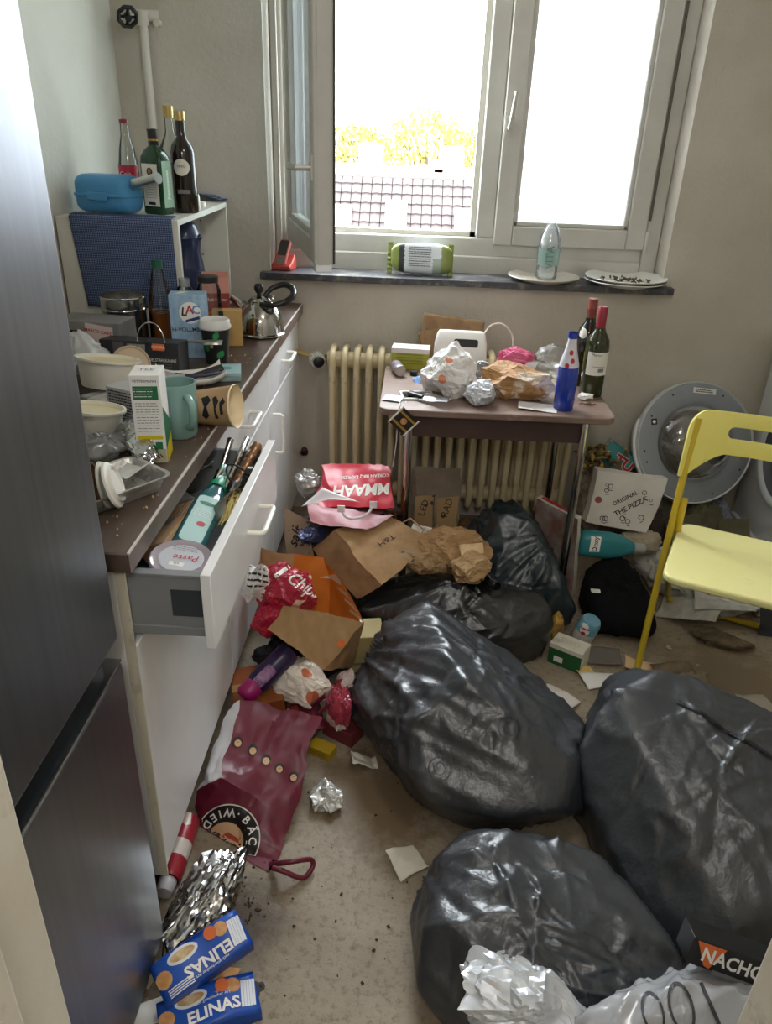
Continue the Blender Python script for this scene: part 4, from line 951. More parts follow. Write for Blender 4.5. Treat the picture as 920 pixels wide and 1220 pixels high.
# mug
MG = M('mug_teal', '86a8a2', .25, c2='7d9f99', ns=4); p = U(214, 520, z=ZT); mg = thing('mug', 'teal ceramic mug with its handle towards the room', 'mug', (p.x, 1.585, ZT))
G().lathe([(0, .003), (.034, 0), (.037, .004), (.04, .05), (.0415, .122), (.0385, .122), (.0375, .05), (.034, .012), (0, .010)], 36).obj('body', MG, mg, smooth=50)
a = rad(-48); hd = lambda r, z: (r * math.cos(a), r * math.sin(a), z)
G().tube([hd(.037, .098), hd(.053, .10), hd(.066, .09), hd(.069, .068), hd(.063, .045), hd(.052, .032), hd(.037, .03)], [.007, .008, .008, .008, .008, .008, .007], 12).obj('handle', MG, mg, smooth=70)
G().lathe([(0, .085), (.0375, .085)], 30).obj('coffee_dregs', M('dregs', '4d4a40', .4), mg)
# paper cup lying on its side at the edge
pc = thing('paper_cup', 'beige paper cup with black brush lettering lying on its side', 'cup', (0, 0, 0))
m0 = U(281, 484, z=.948); m1 = m0 + Vector((-.115, .012, -.012))
ax = (m1 - m0).normalized(); pc.matrix_basis = frame(m0, (Vector((0, 0, 1)).cross(ax)), Vector((0, 0, 1))) if False else Matrix.Translation(m0) @ ax.to_track_quat('Z', 'Y').to_matrix().to_4x4()
pcb = G().lathe([(.048, 0), (.0495, -.002), (.0505, .001), (.0485, .003), (.036, .115), (.036, .118), (0, .116)], 36, mis=[1, 1, 1, 0, 0, 0]).lathe([(.0475, .001), (.0355, .114), (0, .113)], 36, 1).obj('body', [M('cup_kraft', 'b9966e', .65), M('cup_inside', 'ead9b6', .6)], pc, smooth=50)
dirc = (CAMP - m0).normalized(); xx = -ax; ctr = m0.lerp(m1, .62) + dirc * .1
T = frame(ctr, (-ax), dirc.cross(-ax))
for out in ([(-.03, -.02), (-.022, -.028), (-.012, -.02), (-.016, .0), (-.005, .015), (-.014, .025), (-.03, .02), (-.022, .0)], [(.002, -.028), (.01, -.026), (.006, -.005), (.014, .012), (.007, .024), (-.002, .02), (.002, 0)], [(.016, -.02), (.024, -.016), (.022, .0), (.03, .01), (.024, .02), (.016, .008)]):
    shape(out, INK, pc, T, on=pcb, name='brush_lettering', eps=.001, maxlen=.006)
# foil tray with cups and lids
tr = thing('foil_tray', 'long aluminium foil tray at the worktop end near the fridge', 'tray', (0, 0, 0))
tc_ = U(146, 597, z=ZT); tr.location = (tc_.x - .05, tc_.y - .005, ZT); tr.rotation_euler = (0, 0, rad(-37))
def tray(u, v, w_=.105, l_=.2, d_=.03):
    return None
g = G(); secs = [(.1, .225, .015, .001), (.118, .245, .018, .028), (.124, .25, .02, .032), (.136, .262, .024, .033), (.136, .262, .024, .030)]
loft(g, secs, cap=False, n=6); g.f.append(tuple(range(28))[::-1]); g.m.append(0)
g.obj('pan', M('tray_foil', 'd6d5d1', .36, .85, bump=.5, bs=70, dirt='8d7a60', ds=12, dlo=.66, dhi=.78), tr, smooth=40, solid=.0008)
for k, (off, lb, mt) in enumerate((((0, 0), 'brown paper cup lying in the foil tray', M('cup_brown', 'a98562', .6)),)):
    p = U(112, 578, y=1.22); t = thing('takeaway_cup', lb, 'cup', p + Vector((-.01, 0, .0)), (0, rad(84), rad(10)))
    G().lathe([(0, -.08), (.03, -.08), (.04, .01), (.038, .01), (.028, -.078)], 30).obj('body', mt, t, smooth=50)
for k in range(2):
    p = U(128 + 9 * k, 577, y=1.225 - .008 * k); t = solo('cup_lid', ('white plastic cup lid standing on edge against the brown cup', 'white plastic cup lid leaning on another lid in the foil tray')[k], 'lid', G().lathe([(0, .002), (.028, .002), (.032, .006), (.034, .0), (.042, -.002), (.0435, -.006), (.041, -.008), (.033, -.004), (0, -.004)], 32), PLASTICW, p, (0, rad(80 - 6 * k), rad(12)), group='cup lids in the foil tray', smooth=40)
scrap('wrapper', 'white foil-lined paper wrapper lying in the foil tray', 'wrapper', .075, .06, M('foil_paper', 'd6d5d0', .35, .3), U(162, 578, z=ZT) + Vector((-.01, 0, .022)), (rad(10), rad(-6), rad(-30)), .012, 6, 12)
scrap('wrapper', 'folded pale blue and white wrapper behind the tall tea box', 'wrapper', .09, .06, M('bluewhite', 'b9bfd0', .5), U(172, 450, y=1.86) + Vector((0, 0, -.008)), (rad(25), 0, rad(20)), .012, 6, 13)
# crumbs on the worktop
r_ = random.Random(3); g = G()
for k in range(160):
    x = r_.uniform(-.62, -.455); y = r_.uniform(1.1, 2.3); s_ = r_.uniform(.0008, .0026); T = TR((x, y, ZT + s_ * .5), (r_.uniform(0, 3),) * 3); g.box((-s_, -s_, -s_ * .5), (s_, s_, s_ * .5), 0, T)
tag(g.obj('crumbs', M('crumb', 'a98a58', .9), smooth=0), 'tan crumbs scattered along the worktop edge', 'crumbs', kind='stuff')

# ================================================================== IN THE OPEN DRAWER
ZD = .722
p = U(211, 666, z=.822); dt = thing('food_tub', 'round pink tub with a lavender lid at the near end of the open drawer', 'tub', (p.x, p.y, ZD + .03), (rad(6), rad(8), 0))
G().lathe([(0, -.018), (.042, -.018), (.044, -.014), (.052, .05), (.052, .075)], 36).obj('body', GL('pink_tub', (.95, .8, .84), .06, .15, .75, (.88, .62, .68)), dt, smooth=50)
G().lathe([(.053, .066), (.0565, .066), (.057, .077), (.054, .08), (.048, .077), (.0, .077)], 36).obj('lid', GL('lavender_lid', (.95, .88, .95), .06, .15, .75, (.88, .78, .87)), dt, smooth=45)
shape(circ(.04, 32), M('lid_label', 'c3c6cf', .5), dt, UPP(0, 0, .0776), name='label'); text('Paste', .022, INKR, dt, UPP(.008, .003, .0782, rad(186)), shear=.2); lines(dt, UPP(0, .024, .078, PI), .045, 3, .005); shape(rect(.026, .011), INKW, dt, UPP(-.004, -.018, .078, PI), name='badge'); text('eig', .009, INK, dt, UPP(-.004, -.018, .0788, PI))
# spray bottle
s0 = U(229, 641, z=.786); s1_ = U(263, 573, z=.80)
sp = thing('spray_bottle', 'teal cleaning spray bottle lying in the open drawer', 'bottle', (0, 0, 0)); ax = (s1_ - s0).normalized(); zz = Vector((.25, 0, 1)); 
sp.matrix_basis = frame(s0, zz.cross(ax), ax) if False else Matrix(((0, 0, 0, 0),) * 4)
X_ = ax.cross(Vector((.35, 0, 1))).normalized(); Z_ = X_.cross(ax).normalized()
sp.matrix_basis = Matrix(((X_.x, Z_.x * -1, ax.x, s0.x), (X_.y, Z_.y * -1, ax.y, s0.y), (X_.z, Z_.z * -1, ax.z, s0.z), (0, 0, 0, 1)))
L_ = (s1_ - s0).length
g = G(); loft(g, [(.05, .03, .012, -.05), (.066, .042, .016, -.045), (.066, .042, .018, L_ * .45), (.058, .04, .018, L_ * .6), (.04, .034, .015, L_ * .78), (.032, .032, .0155, L_ * .82)])
g.obj('body', GL('teal_bottle', (.25, .72, .75), .08, .08, .55, (.16, .55, .6)), sp, smooth=50)
G().lathe([(.02, L_ * .8), (.021, L_ * .81), (.0205, L_ * .96), (.014, L_)], 24).obj('collar', M('spray_green', '2f9a72', .35), sp)
G().box((-.016, -.016, L_ * .98), (.016, .04, L_ * 1.22)).box((-.009, .035, L_ * 1.12), (.009, .06, L_ * 1.22)).obj('spray_head', GL('spray_clear', (.7, .95, .88), .1, .1, .45, (.45, .8, .7)), sp, bevel=.004)
G().tube([(0, .03, L_ * 1.0), (0, .05, L_ * .95), (0, .055, L_ * .78)], [.007, .006, .004], 8).obj('trigger', MATS['spray_green'], sp)
shape(rrect(.046, L_ * .72, .012), M('spray_label', '9cc4bd', .5), sp, frame((0, -.0214, L_ * .18), (1, 0, 0), (0, 0, 1)), name='label'); shape(circ(.014, 20, 1.2, .5), INKG, sp, frame((0, -.0219, L_ * .42), (1, 0, 0), (0, 0, 1)), name='emblem'); shape(circ(.009, 16), INKR, sp, frame((.006, -.0219, L_ * .1), (1, 0, 0), (0, 0, 1)), name='print'); lines(sp, frame((0, -.0219, L_ * .3), (1, 0, 0), (0, 0, 1)), .036, 5, .006, INKW)
# rolling pin with twisted grip, tongs
a_, b_ = U(281, 578, z=.80), U(307, 530, z=.855); g = G(); N_ = 40
g.tube([a_.lerp(b_, k / N_) for k in range(N_ + 1)], [.0115 * (1 + .22 * abs(math.sin(k * PI / 8))) for k in range(N_ + 1)], 14); solo('twisted_handle', 'bronze-coloured ribbed rod handle at the far end of the open drawer', 'handle', g, M('bronze', '9a7458', .3, .7), smooth=60)
for k, (p0, p1) in enumerate((((262, 566), (275, 523)), ((268, 582), (294, 523)), ((248, 590), (262, 562)))):
    a_, b_ = U(*p0, z=.80), U(*p1, z=.862 if k < 2 else .82); solo('steel_rod', ('shiny steel utensil handle under the worktop edge in the drawer', 'shiny steel utensil handle between the ribbed rod and the spray head', 'short steel utensil handle beside the teal bottle collar')[k], 'utensil', G().tube([a_, a_.lerp(b_, .5), b_, b_ + (b_ - a_) * .02], [.006, .0065, .008, .004], 12), CHROME, group='steel utensil handles in the drawer', smooth=60)
c = U(285, 566, z=.83); solo('hair_tie', 'black elastic band looped around the utensils', 'band', G().tube([(.033 * math.cos(k * PI / 10), .022 * math.sin(k * PI / 10), .006 * math.cos(k * PI / 5)) for k in range(20)], .0022, 8, closed=True), INK, c, (rad(15), rad(25), rad(-25)))
# pasta bag
p = U(272, 610, z=.79); pbg = thing('pasta_bag', 'clear bag of yellow noodles against the drawer front', 'bag', (p.x + .006, p.y, .805), (rad(5), rad(-30), rad(-12)))
r_ = random.Random(8); g = G()
for k in range(46):
    a0 = r_.uniform(0, 6); cx, cy, cz = r_.gauss(0, .004), r_.gauss(0, .022), r_.gauss(0, .009); rr = r_.uniform(.006, .014)
    g.tube([(cx + rr * math.cos(a0 + j * .9) * .7, cy + rr * 1.6 * math.sin(a0 + j * .9), cz + .004 * j - .008) for j in range(5)], .0016, 5)
o = g.obj('noodles', M('noodle', 'd8c47a', .6), pbg); o['kind'] = 'stuff'
g = sheet(.05, .115, .02, 9, 21, 22); g.v = [(x, y, z - .004) for x, y, z in g.v]; g.obj('film', FILM, pbg, smooth=25)
g = sheet(.05, .06, .014, 9, 22, 16); g.v = [(x + .01, y + .075, z + .012) for x, y, z in g.v]; g.obj('film_end', FILM, pbg, smooth=25)
p = U(212, 628, z=.78); cbx = thing('recipe_carton', 'narrow tan carton with a printed strip under the pink tub in the drawer', 'carton', (p.x - .012, p.y + .02, .768), (rad(3), rad(-22), rad(-9)))
G().box((-.03, -.10, -.018), (.03, .09, .018)).obj('body', M('carton_tan', 'c89a68', .6, c2='d6b48c', ns=8), cbx, bevel=.001); lines(cbx, UPP(.0, .05, .0182, rad(90)), .08, 4, .011, INKGR, .004); shape(rect(.02, .03), M('carton_band', '8c8c92', .5), cbx, UPP(-.005, .0, .0184), name='print')
for k, (px, py, sz, rt_) in enumerate(((229, 575, .075, .2), (212, 600, .07, -.3), (244, 566, .05, .5))): scrap('plastic_wrapper', ('clear wrapper in the drawer beside the steel handles', 'clear wrapper in the drawer beside the tan carton', 'small clear wrapper at the back of the drawer')[k], 'wrapper', sz, sz * .8, FILM, U(px, py, z=.785), (rad(12), rad(-12), rt_), .03, 9, 60 + k, group='clear wrappers in the drawer')
# ================================================================== ON THE WINDOW SILL
ZS = 1.0185
q = U(341, 318, z=ZS); ph = thing('phone_cradle', 'red phone cradle holding a small handset on the window sill', 'phone', (q.x, 3.10, ZS), (0, 0, rad(-12)))
REDP = M('cradle_red', 'd0574c', .4, c2='c24e44', ns=8)
G().prism([(-.04, 0), (.035, 0), (.035, .03), (.02, .055), (-.005, .03), (-.04, .018)], -.04, .04, T=Matrix(((0, 0, 1, 0), (1, 0, 0, 0), (0, 1, 0, 0), (0, 0, 0, 1)))).obj('cradle', REDP, ph, bevel=.004)
hs = G().prism(rrect(.046, .105, .014), -.008, .008).obj('handset', M('handset_red', 'c8706a', .4), ph, bevel=.004, mw=TR((.0, -.004, .062), (rad(58), 0, rad(-8))))
shape(rrect(.038, .062, .006), M('handset_screen', '4a4a44', .15), hs, UPP(0, .016, .0082), name='screen'); shape(rrect(.036, .028, .008), M('handset_keys', '8b8480', .4), hs, UPP(0, -.034, .0082), name='keypad')
# food packet
q = U(500, 322, z=ZS); fp = thing('food_packet', 'plump green-ended plastic food packet on the window sill', 'packet', (q.x, 3.095, ZS + .002), (rad(74), 0, rad(-2)))
P_, F = ico(5); h = folds(P_, 16, .1, 5, 1.6); sgn = np.sign(P_); A__ = np.abs(P_) ** .55
P3 = sgn * A__ * np.array([.118, .056, .03]) * (1 + h)[:, None]; P3[:, 1] += .066; P3[:, 2] += .02
g = from_np(P3, F); cen = np.array([P3[list(f)].mean(0) for f in F])
g.m = [1 if abs(c_[0]) > .082 else (2 if c_[0] < -.06 else (3 if c_[0] > .05 and c_[1] < .07 else 0)) for c_ in cen]
fpb = g.obj('pouch', [M('packet_white', 'c9cfd2', .3), M('packet_green', '7c8740', .35), M('packet_black', '2c2f2c', .3), M('packet_print', '8d9a8e', .3)], fp, smooth=35)
for s_ in (-1, 1): G().grid(4, 14, lambda u, v: (s_ * (.108 + .02 * u), .005 + .122 * v, .02 + .004 * math.sin(v * 40))).obj('seal', MATS['packet_green'], fp, solid=.001)
lines(fp, UPP(.0, .105, .052), .085, 9, .0085, INK, .003)
# plates and bottle
PLM = M('plate_grey', 'c8c2b6', .35, dirt='8d7a60', ds=12, dlo=.55, dhi=.75); PLW = M('plate_white', 'e2e2de', .25)
def plate(lb, r, loc, mt, z=0):
    return solo('plate', lb, 'plate', G().lathe([(0, .004), (r * .55, .003), (r * .6, 0), (r * .62, .001), (r * .95, .016), (r, .0195), (r * .99, .0215), (r * .94, .019), (r * .63, .006), (r * .55, .005), (0, .006)], 48), mt, loc, group='plates on the window sill', smooth=40)
q = U(645, 328, z=ZS + .01); plate('dirty greyish plate with a plastic bottle standing on it', .138, (q.x, 3.07, ZS), PLM)
pb_ = Vector((q.x + .01, 3.075, ZS + .0065))
q2 = U(738, 331, z=ZS + .01); plate('white plate under another plate on the sill', .155, (q2.x, 3.05, ZS), PLW); plate('white plate with dried food crumbs lying on another plate', .155, (q2.x + .002, 3.052, ZS + .0115), M('plate_white2', 'dcdcd6', .3))
r_ = random.Random(4); g = G()
for k in range(90):
    a, b = r_.uniform(0, 6.28), r_.uniform(0, .085); s_ = r_.uniform(.0015, .006); g.box((-s_, -s_ * .6, -s_ * .4), (s_, s_ * .6, s_ * .4), 0, TR((b * math.cos(a) * 1.2, b * math.sin(a) * .8, s_ * .3 + .0185), (r_.uniform(0, 3),) * 3))
tag(g.obj('food_crumbs', M('dried_food', '6a5a3e', .9, c2='44402c', ns=90), smooth=0, loc=(q2.x, 3.05, ZS)), 'dried brown food crumbs on the upper white plate', 'crumbs', kind='stuff')
H = U(653, 265, y=3.07).z - pb_.z
sb = thing('plastic_bottle', 'clear plastic bottle without a cap standing on the dirty plate', 'bottle', pb_)
G().lathe([(0, .004), (.034, 0), (.04, .008), (.0405, H * .2), (.039, H * .24), (.041, H * .3), (.0415, H * .58), (.038, H * .75), (.026, H * .9), (.016, H * .97), (.014, H)], 32).obj('body', GL('pet_bottle', (.9, .94, .94), .1, .06, .25, (.9, .93, .93)), sb, smooth=50)
arc(G(), .042, H * .26, H * .56, 195, 345).obj('label', GL('pet_label', (.6, .75, .7), .05, .2, .5, (.5, .68, .62)), sb); text('VITA', .04, M('pet_print', '4e7a6e', .5), sb, frame((0, -.0425, H * .41), (0, 0, 1), (-1, 0, 0)))

# ================================================================== TABLE
ZTB = .72
TAB = M('table_wood', '8a7468', .4, c2='6f5a50', ns=7, stretch=(.25, 6, 1), dirt='a3938a', ds=8, dlo=.55, dhi=.75)
tb = thing('side_table', 'small table with a wood-grain top and chrome legs in front of the radiator', 'table', (0, 0, 0))
g = G(); g.prism([(x + .279, y + 2.598) for x, y in rrect(.765, .515, .035, 6)], ZTB - .022, ZTB); g.obj('tabletop', TAB, tb, bevel=.003)
G().box((-.03, 2.385, ZTB - .105), (.575, 2.40, ZTB - .022)).box((-.03, 2.81, ZTB - .105), (.575, 2.825, ZTB - .022)).box((-.03, 2.40, ZTB - .105), (-.015, 2.81, ZTB - .022)).box((.56, 2.4, ZTB - .105), (.575, 2.81, ZTB - .022)).obj('apron', M('apron_brown', '4a3530', .5, c2='3f2d28', ns=5), tb)
for x, y in ((-.003, 2.375), (.572, 2.375), (-.003, 2.822), (.572, 2.822)): G().tube([(x, y, .012), (x, y, ZTB - .022)], .0135, 16).tube([(x, y, 0), (x, y, .02)], .016, 16, 1).obj('leg', [CHROME, M('rubber', '1a1a1a', .7)], tb)
def tp(px, py, z=ZTB): return U(px, py, z=z)
yb = thing('tea_carton', 'yellow-green carton with a white lid at the back of the table', 'carton', (tp(489, 436).x, 2.835, ZTB), (0, 0, rad(-4)))
G().box((-.07, -.035, 0), (.07, .035, .078)).obj('body', M('carton_lime', 'a3a035', .5, c2='979430', ns=6), yb, bevel=.001); G().box((-.0705, -.0355, .062), (.0705, .0355, .08)).obj('lid', M('carton_lime_lid', 'd9d3cf', .5), yb, bevel=.001)
lines(yb, FRONT(0, -.036, .055), .1, 4, .011, M('lime_print', '6b7a25', .5), .004); shape(circ(.012, 16, 1.4, .6), M('lime_pink', 'c77d86', .5), yb, UPP(.04, 0, .0802), name='print')
a_, b_ = tp(474, 438, ZTB + .022), tp(482, 449, ZTB + .02); ca = thing('spice_tin', 'small printed tin lying on its side on the table', 'tin', (0, 0, 0)); d_ = (b_ - a_).normalized()
ca.matrix_basis = Matrix.Translation(a_) @ Vector((d_.x, d_.y, 0)).to_track_quat('Z', 'Y').to_matrix().to_4x4()
G().lathe([(0, -.035), (.019, -.035), (.0205, -.032), (.0205, .04), (.0195, .044), (0, .043)], 24, mis=[1, 1, 0, 1, 1]).obj('body', [M('tin_print', '8c8a92', .4, c2='6d5660', ns=40), BRUSH], ca)
solo('screw_top', 'small black screw cap on the table beside the lying tin', 'cap', G().lathe([(0, 0), (.013, 0), (.014, .003), (.0135, .014), (.012, .016), (0, .016)], 20), M('capblack', '121214', .4), tp(493, 447))
# white plastic container with a grip slot, tipped over
q = U(549, 412, y=2.80); wc = thing('plastic_bin', 'white plastic bin with a black grip slot tipped towards the room on the table', 'bin', (q.x, 2.81, ZTB + .002), (rad(-24), 0, rad(-3)))
g = G(); loft(g, [(.185, .008, .0035, 0), (.20, .02, .009, .006), (.195, .03, .012, .09), (.18, .03, .012, .125), (.165, .02, .009, .136), (.14, .006, .0028, .138)]); g.v = [(x, y, z) for x, y, z in g.v]
g.obj('shell', M('bin_white', 'e0ddd8', .35), wc, smooth=50); shape(rrect(.09, .03, .008), M('slot_black', '17130f', .6), wc, FRONT(.02, -.0152, .088), name='grip_slot'); G().box((-.09, .012, .0), (.09, .045, .11)).obj('back_wall', MATS['bin_white'], wc, bevel=.01)
cbp = U(540, 392, y=2.9); scrap('cardboard_piece', 'torn brown cardboard leaning behind the white bin', 'cardboard', .24, .15, KRAFTD, (cbp.x, 2.93, ZTB + .10), (rad(68), rad(4), rad(-3)), .03, 5, 31, thick=.003)
scrap('cardboard_piece', 'folded brown cardboard flap beside the white bin', 'cardboard', .09, .13, KRAFTD, (U(518, 405, y=2.86).x - .002, 2.90, ZTB + .075), (rad(75), rad(-20), rad(4)), .02, 4, 33, thick=.003)
# glass jar lying
a_ = tp(574, 441, ZTB + .034); jr = thing('glass_jar', 'empty glass jar with white lettering lying on the table', 'jar', (0, 0, 0)); jr.matrix_basis = Matrix.Translation(a_) @ Vector((-.12, -1, .12)).to_track_quat('Z', 'Y').to_matrix().to_4x4()
jj = G().lathe([(.026, -.05), (.026, -.04), (.033, -.03), (.034, .035), (.031, .043), (.02, .043), (.018, .038), (0, .038)], 30).obj('body', GL('jar_glass', (.88, .9, .9), .12, .05, .25, (.8, .82, .82)), jr, smooth=45)
G().lathe([(0, -.056), (.027, -.056), (.028, -.05), (.0265, -.04)], 24).obj('lid', INK, jr); text('RIP', .028, INKW, jr, Matrix.Translation(a_) @ TR((0, -.006, .06)), on=jj, eps=.001, bold=.03)
# pink paper, cable, clear film
pk = U(613, 427, y=2.83); solo('pink_packet', 'crumpled bright pink paper packet on the table', 'packet', lump((.066, .036, .05), 12, .32, 15), M('pink_paper', 'c94f78', .5, c2='d8668b', ns=9), (pk.x, 2.83, ZTB + .048), (0, 0, rad(-12)), smooth=25)
g = G(); cp = [U(577, 398, y=2.9), U(585, 388, y=2.9), U(598, 386, y=2.9), U(609, 397, y=2.9), U(611, 415, y=2.88), U(600, 432, y=2.86)]; g.tube(cr(cp), .0035, 8); solo('cable', 'white cable looping up behind the pink packet', 'cable', g, M('cable_white', 'd9d2c6', .5), smooth=70)
c = tp(652, 437); film('plastic_bag', 'clear crumpled plastic bag behind the blue bottle on the table', (c.x, c.y - .065, ZTB), (.085, .06, .10), FILM, 11)
for k, (px, py) in enumerate(((632, 425), (655, 428))):
    a_ = U(px, py, y=2.76); solo('plastic_cup', ('clear plastic cup in the film beside the pink packet', 'clear plastic cup in the film beside the dark wine bottle')[k], 'cup', G().lathe([(.026, 0), (.027, .002), (.034, .07), (.036, .072)], 26), FILM, (a_.x, a_.y, ZTB + .036), (rad(82), 0, rad(34 + 8 * k)), group='clear cups on the table')
# crumpled papers
def crumple_bag(name, lb, cat, c, r, mt, seed, amp=.32, k=18, rot=0, n=5):
    return solo(name, lb, cat, lump(r, k, amp, seed, n), mt, c, (0, 0, rot), smooth=22)
def print_mat(name, base, spots, scale, thr, rough=.55, base2=None):
    m, nt, b = _new(name); tc = _n(nt, 'ShaderNodeTexCoord'); vo = _n(nt, 'ShaderNodeTexVoronoi'); vo.inputs['Scale'].default_value = scale; vo.inputs['Randomness'].default_value = .7
    nz = _noise(nt, scale * .8, 2); ad = _n(nt, 'ShaderNodeVectorMath', operation='ADD'); sc_ = _n(nt, 'ShaderNodeVectorMath', operation='SCALE'); sc_.inputs['Scale'].default_value = .35 / scale
    nt.links.new(nz.outputs['Color'], sc_.inputs[0]); nt.links.new(tc.outputs['Object'], ad.inputs[0]); nt.links.new(sc_.outputs[0], ad.inputs[1]); nt.links.new(ad.outputs[0], vo.inputs['Vector'])
    r = _n(nt, 'ShaderNodeValToRGB'); nt.links.new(vo.outputs['Distance'], r.inputs[0]); e = r.color_ramp.elements; e[0].color = (*lin(spots), 1); e[0].position = thr; e[1].color = (*lin(base), 1); e[1].position = thr + .02
    nt.links.new(r.outputs[0], b.inputs['Base Color']); b.inputs['Roughness'].default_value = rough; MATS[name] = m; return m
ORNP = print_mat('white_orange_print', 'dedbd8', 'd98a68', 17, .24)
c = tp(532, 470); crumple_bag('paper_bag', 'crumpled white paper bag with orange prints on the table', 'paper bag', (c.x + .018, c.y + .03, ZTB + .062), (.11, .085, .088), ORNP, 23, .3, 20, .4)
c = tp(560, 478); crumple_bag('foil_paper', 'crumpled silvery white paper beside the orange-printed bag', 'paper', (c.x + .03, c.y - .015, ZTB + .036), (.05, .045, .042), M('silver_white', 'c9ccd2', .35, .25), 24, .35, 20)
BRW = M('brown_white_paper', 'a67c4e', .7, c2='d8cbb8', ns=11, lo=.5, hi=.62)
c = tp(610, 478); crumple_bag('paper_bag', 'crumpled brown paper bag with white lining on the table', 'paper bag', (c.x + .012, c.y + .06, ZTB + .05), (.12, .08, .06), BRW, 27, .3, 16, -.15)
scrap('paper_sheet', 'white sheet of paper at the front table edge beside the blue bottle', 'paper', .13, .085, PAPERW, tp(641, 487) + Vector((0, .01, .001)), (0, 0, rad(-9)), .006, 4, 35)
scrap('paper_sheet', 'cream paper napkin behind the blue bottle', 'paper', .11, .10, M('cream_paper', 'ded4b2', .7), tp(655, 456) + Vector((0, 0, .001)), (0, 0, rad(15)), .01, 6, 36)
scrap('paper_sheet', 'white paper under the lying glass jar', 'paper', .12, .09, PAPERW, tp(592, 445) + Vector((0, 0, .001)), (0, 0, rad(-20)), .012, 6, 37)
# bottles on the table
H = .252; q = tp(672, 489); bb = bottle('beer_bottle', 'deep blue glass bottle with a white and red neck sleeve', (q.x, 2.425, ZTB), [(0, .004), (.031, 0), (.0335, .006), (.0335, H * .5), (.030, H * .6), (.018, H * .78), (.0145, H * .88), (.0135, H * .93), (.0165, H * .935), (.0165, H * .96), (.0145, H)], M('blue_bottle', '10349e', .06, 0, .7, coat=.3), None)
G().lathe([(.0315, H * .57), (.0305, H * .61), (.0187, H * .785), (.0152, H * .88), (.0142, H * .925)], 28).obj('neck_sleeve', M('sleeve', 'd4d2da', .4), bb, smooth=60)
for z, dx in ((.66, .004), (.76, -.002), (.6, -.012)): shape(circ(.0065, 12, 1, 1.3), INKR, bb, Matrix.Translation(bb.location) @ FRONT(dx, -.08, H * z), on=bb.children[1], name='sleeve_print', eps=.0008, maxlen=.005)
q = tp(703, 471); H = U(713, 365, y=2.585).z - ZTB
w1 = bottle('wine_bottle', 'tall olive green wine bottle with a red capsule and white label', (q.x + .002, 2.59, ZTB), [(0, .01), (.03, .004), (.036, 0), (.0395, .006), (.0395, H * .58), (.036, H * .64), (.02, H * .73), (.0155, H * .78), (.0148, H * .97)], M('olive_bottle', '2b3012', .07, 0, .6), [(.0158, H * .76), (.0162, H * .78), (.0155, H - .002), (.0145, H), (0, H)], M('capsule_red', '8d2434', .35))
arc(G(), .0402, H * .26, H * .52, 215, 335).obj('label', CREAM, w1); wl = [o for o in w1.children if o.name.startswith('label')][0]
text('Merlot', .0125, INK, w1, Matrix.Translation(w1.location) @ FRONT(-.006, -.08, H * .49), on=wl, eps=.001); shape(rect(.045, .0012), INK, w1, Matrix.Translation(w1.location) @ FRONT(.004, -.08, H * .36), on=wl, name='rule', eps=.0012, maxlen=.006); shape(rect(.02, .012), INKGR, w1, Matrix.Translation(w1.location) @ FRONT(.014, -.08, H * .32), on=wl, name='barcode', eps=.001, maxlen=.006)
q = tp(690, 455); H = U(697, 355, y=2.70).z - ZTB
w2 = bottle('wine_bottle', 'nearly black wine bottle with a red-brown capsule behind the olive one', (q.x + .002, 2.71, ZTB), [(0, .004), (.034, 0), (.0375, .006), (.0375, H * .6), (.033, H * .66), (.019, H * .73), (.0155, H * .8), (.015, H * .97)], M('black_bottle', '17140f', .07, 0, .6), [(.0162, H * .74), (.0166, H * .88), (.0172, H * .885), (.0166, H * .89), (.0158, H - .002), (0, H)], M('capsule_brown', '7d3b2f', .35))
G().box((-.025, -.002, .045), (.0, .002, .13)).obj('neck_tag', INKY, w2, loc=(.012, -.04, 0)); shape(circ(.012, 20, 1, 1.5), CREAM, w2, Matrix.Translation(w2.location) @ FRONT(-.025, -.09, H * .62), on=w2.children[0], name='label', eps=.001, maxlen=.006)
solo('tissue', 'small crumpled white tissue at the table corner by the wine bottle', 'tissue', lump((.024, .016, .012), 10, .3, 44, 3), PAPERW, tp(697, 476) + Vector((0, 0, .011)), smooth=25)
g = G(); r_ = random.Random(9)
for k in range(14): a = r_.uniform(0, 6); p = Vector((r_.gauss(0, .014), r_.gauss(0, .006), .003)); g.tube([p, p + Vector((math.cos(a) * .018, math.sin(a) * .01, .004))], .0016, 5)
tag(g.obj('tobacco_crumbs', M('tobacco', '5b4431', .9), loc=tp(700, 483)), 'brown tobacco crumbs at the table corner', 'crumbs', kind='stuff')
# front left of the table
scrap('card', 'pale blue printed card sticking out over the left table corner', 'card', .065, .055, M('card_blue', 'b9d4e4', .5), tp(467, 477) + Vector((.004, .01, .003)), (0, rad(2), rad(-14)), .002, 2, 51)
pf = thing('picture_frame', 'thin white frame with clear glass lying on the table', 'frame', tp(497, 473) + Vector((0, .006, .001)), (0, 0, rad(8)))
G().box((-.055, -.04, 0), (.055, -.034, .006)).box((-.055, .034, 0), (.055, .04, .006)).box((-.055, -.034, 0), (-.049, .034, .006)).box((.049, -.034, 0), (.055, .034, .006)).obj('rim', PLASTICW, pf); G().box((-.05, -.035, .001), (.05, .035, .003)).obj('glass', GL('frame_glass', (.85, .87, .87), .2), pf)
q = tp(504, 473, ZTB + .012); solo('lighter', 'black disposable lighter lying on the thin frame', 'lighter', loft(G(), [(.022, .012, .005, 0), (.024, .013, .006, .006), (.024, .013, .006, .056), (.02, .012, .005, .062)]), M('lighter_black', '18181b', .3), q, (rad(90), 0, rad(-132)), smooth=50)
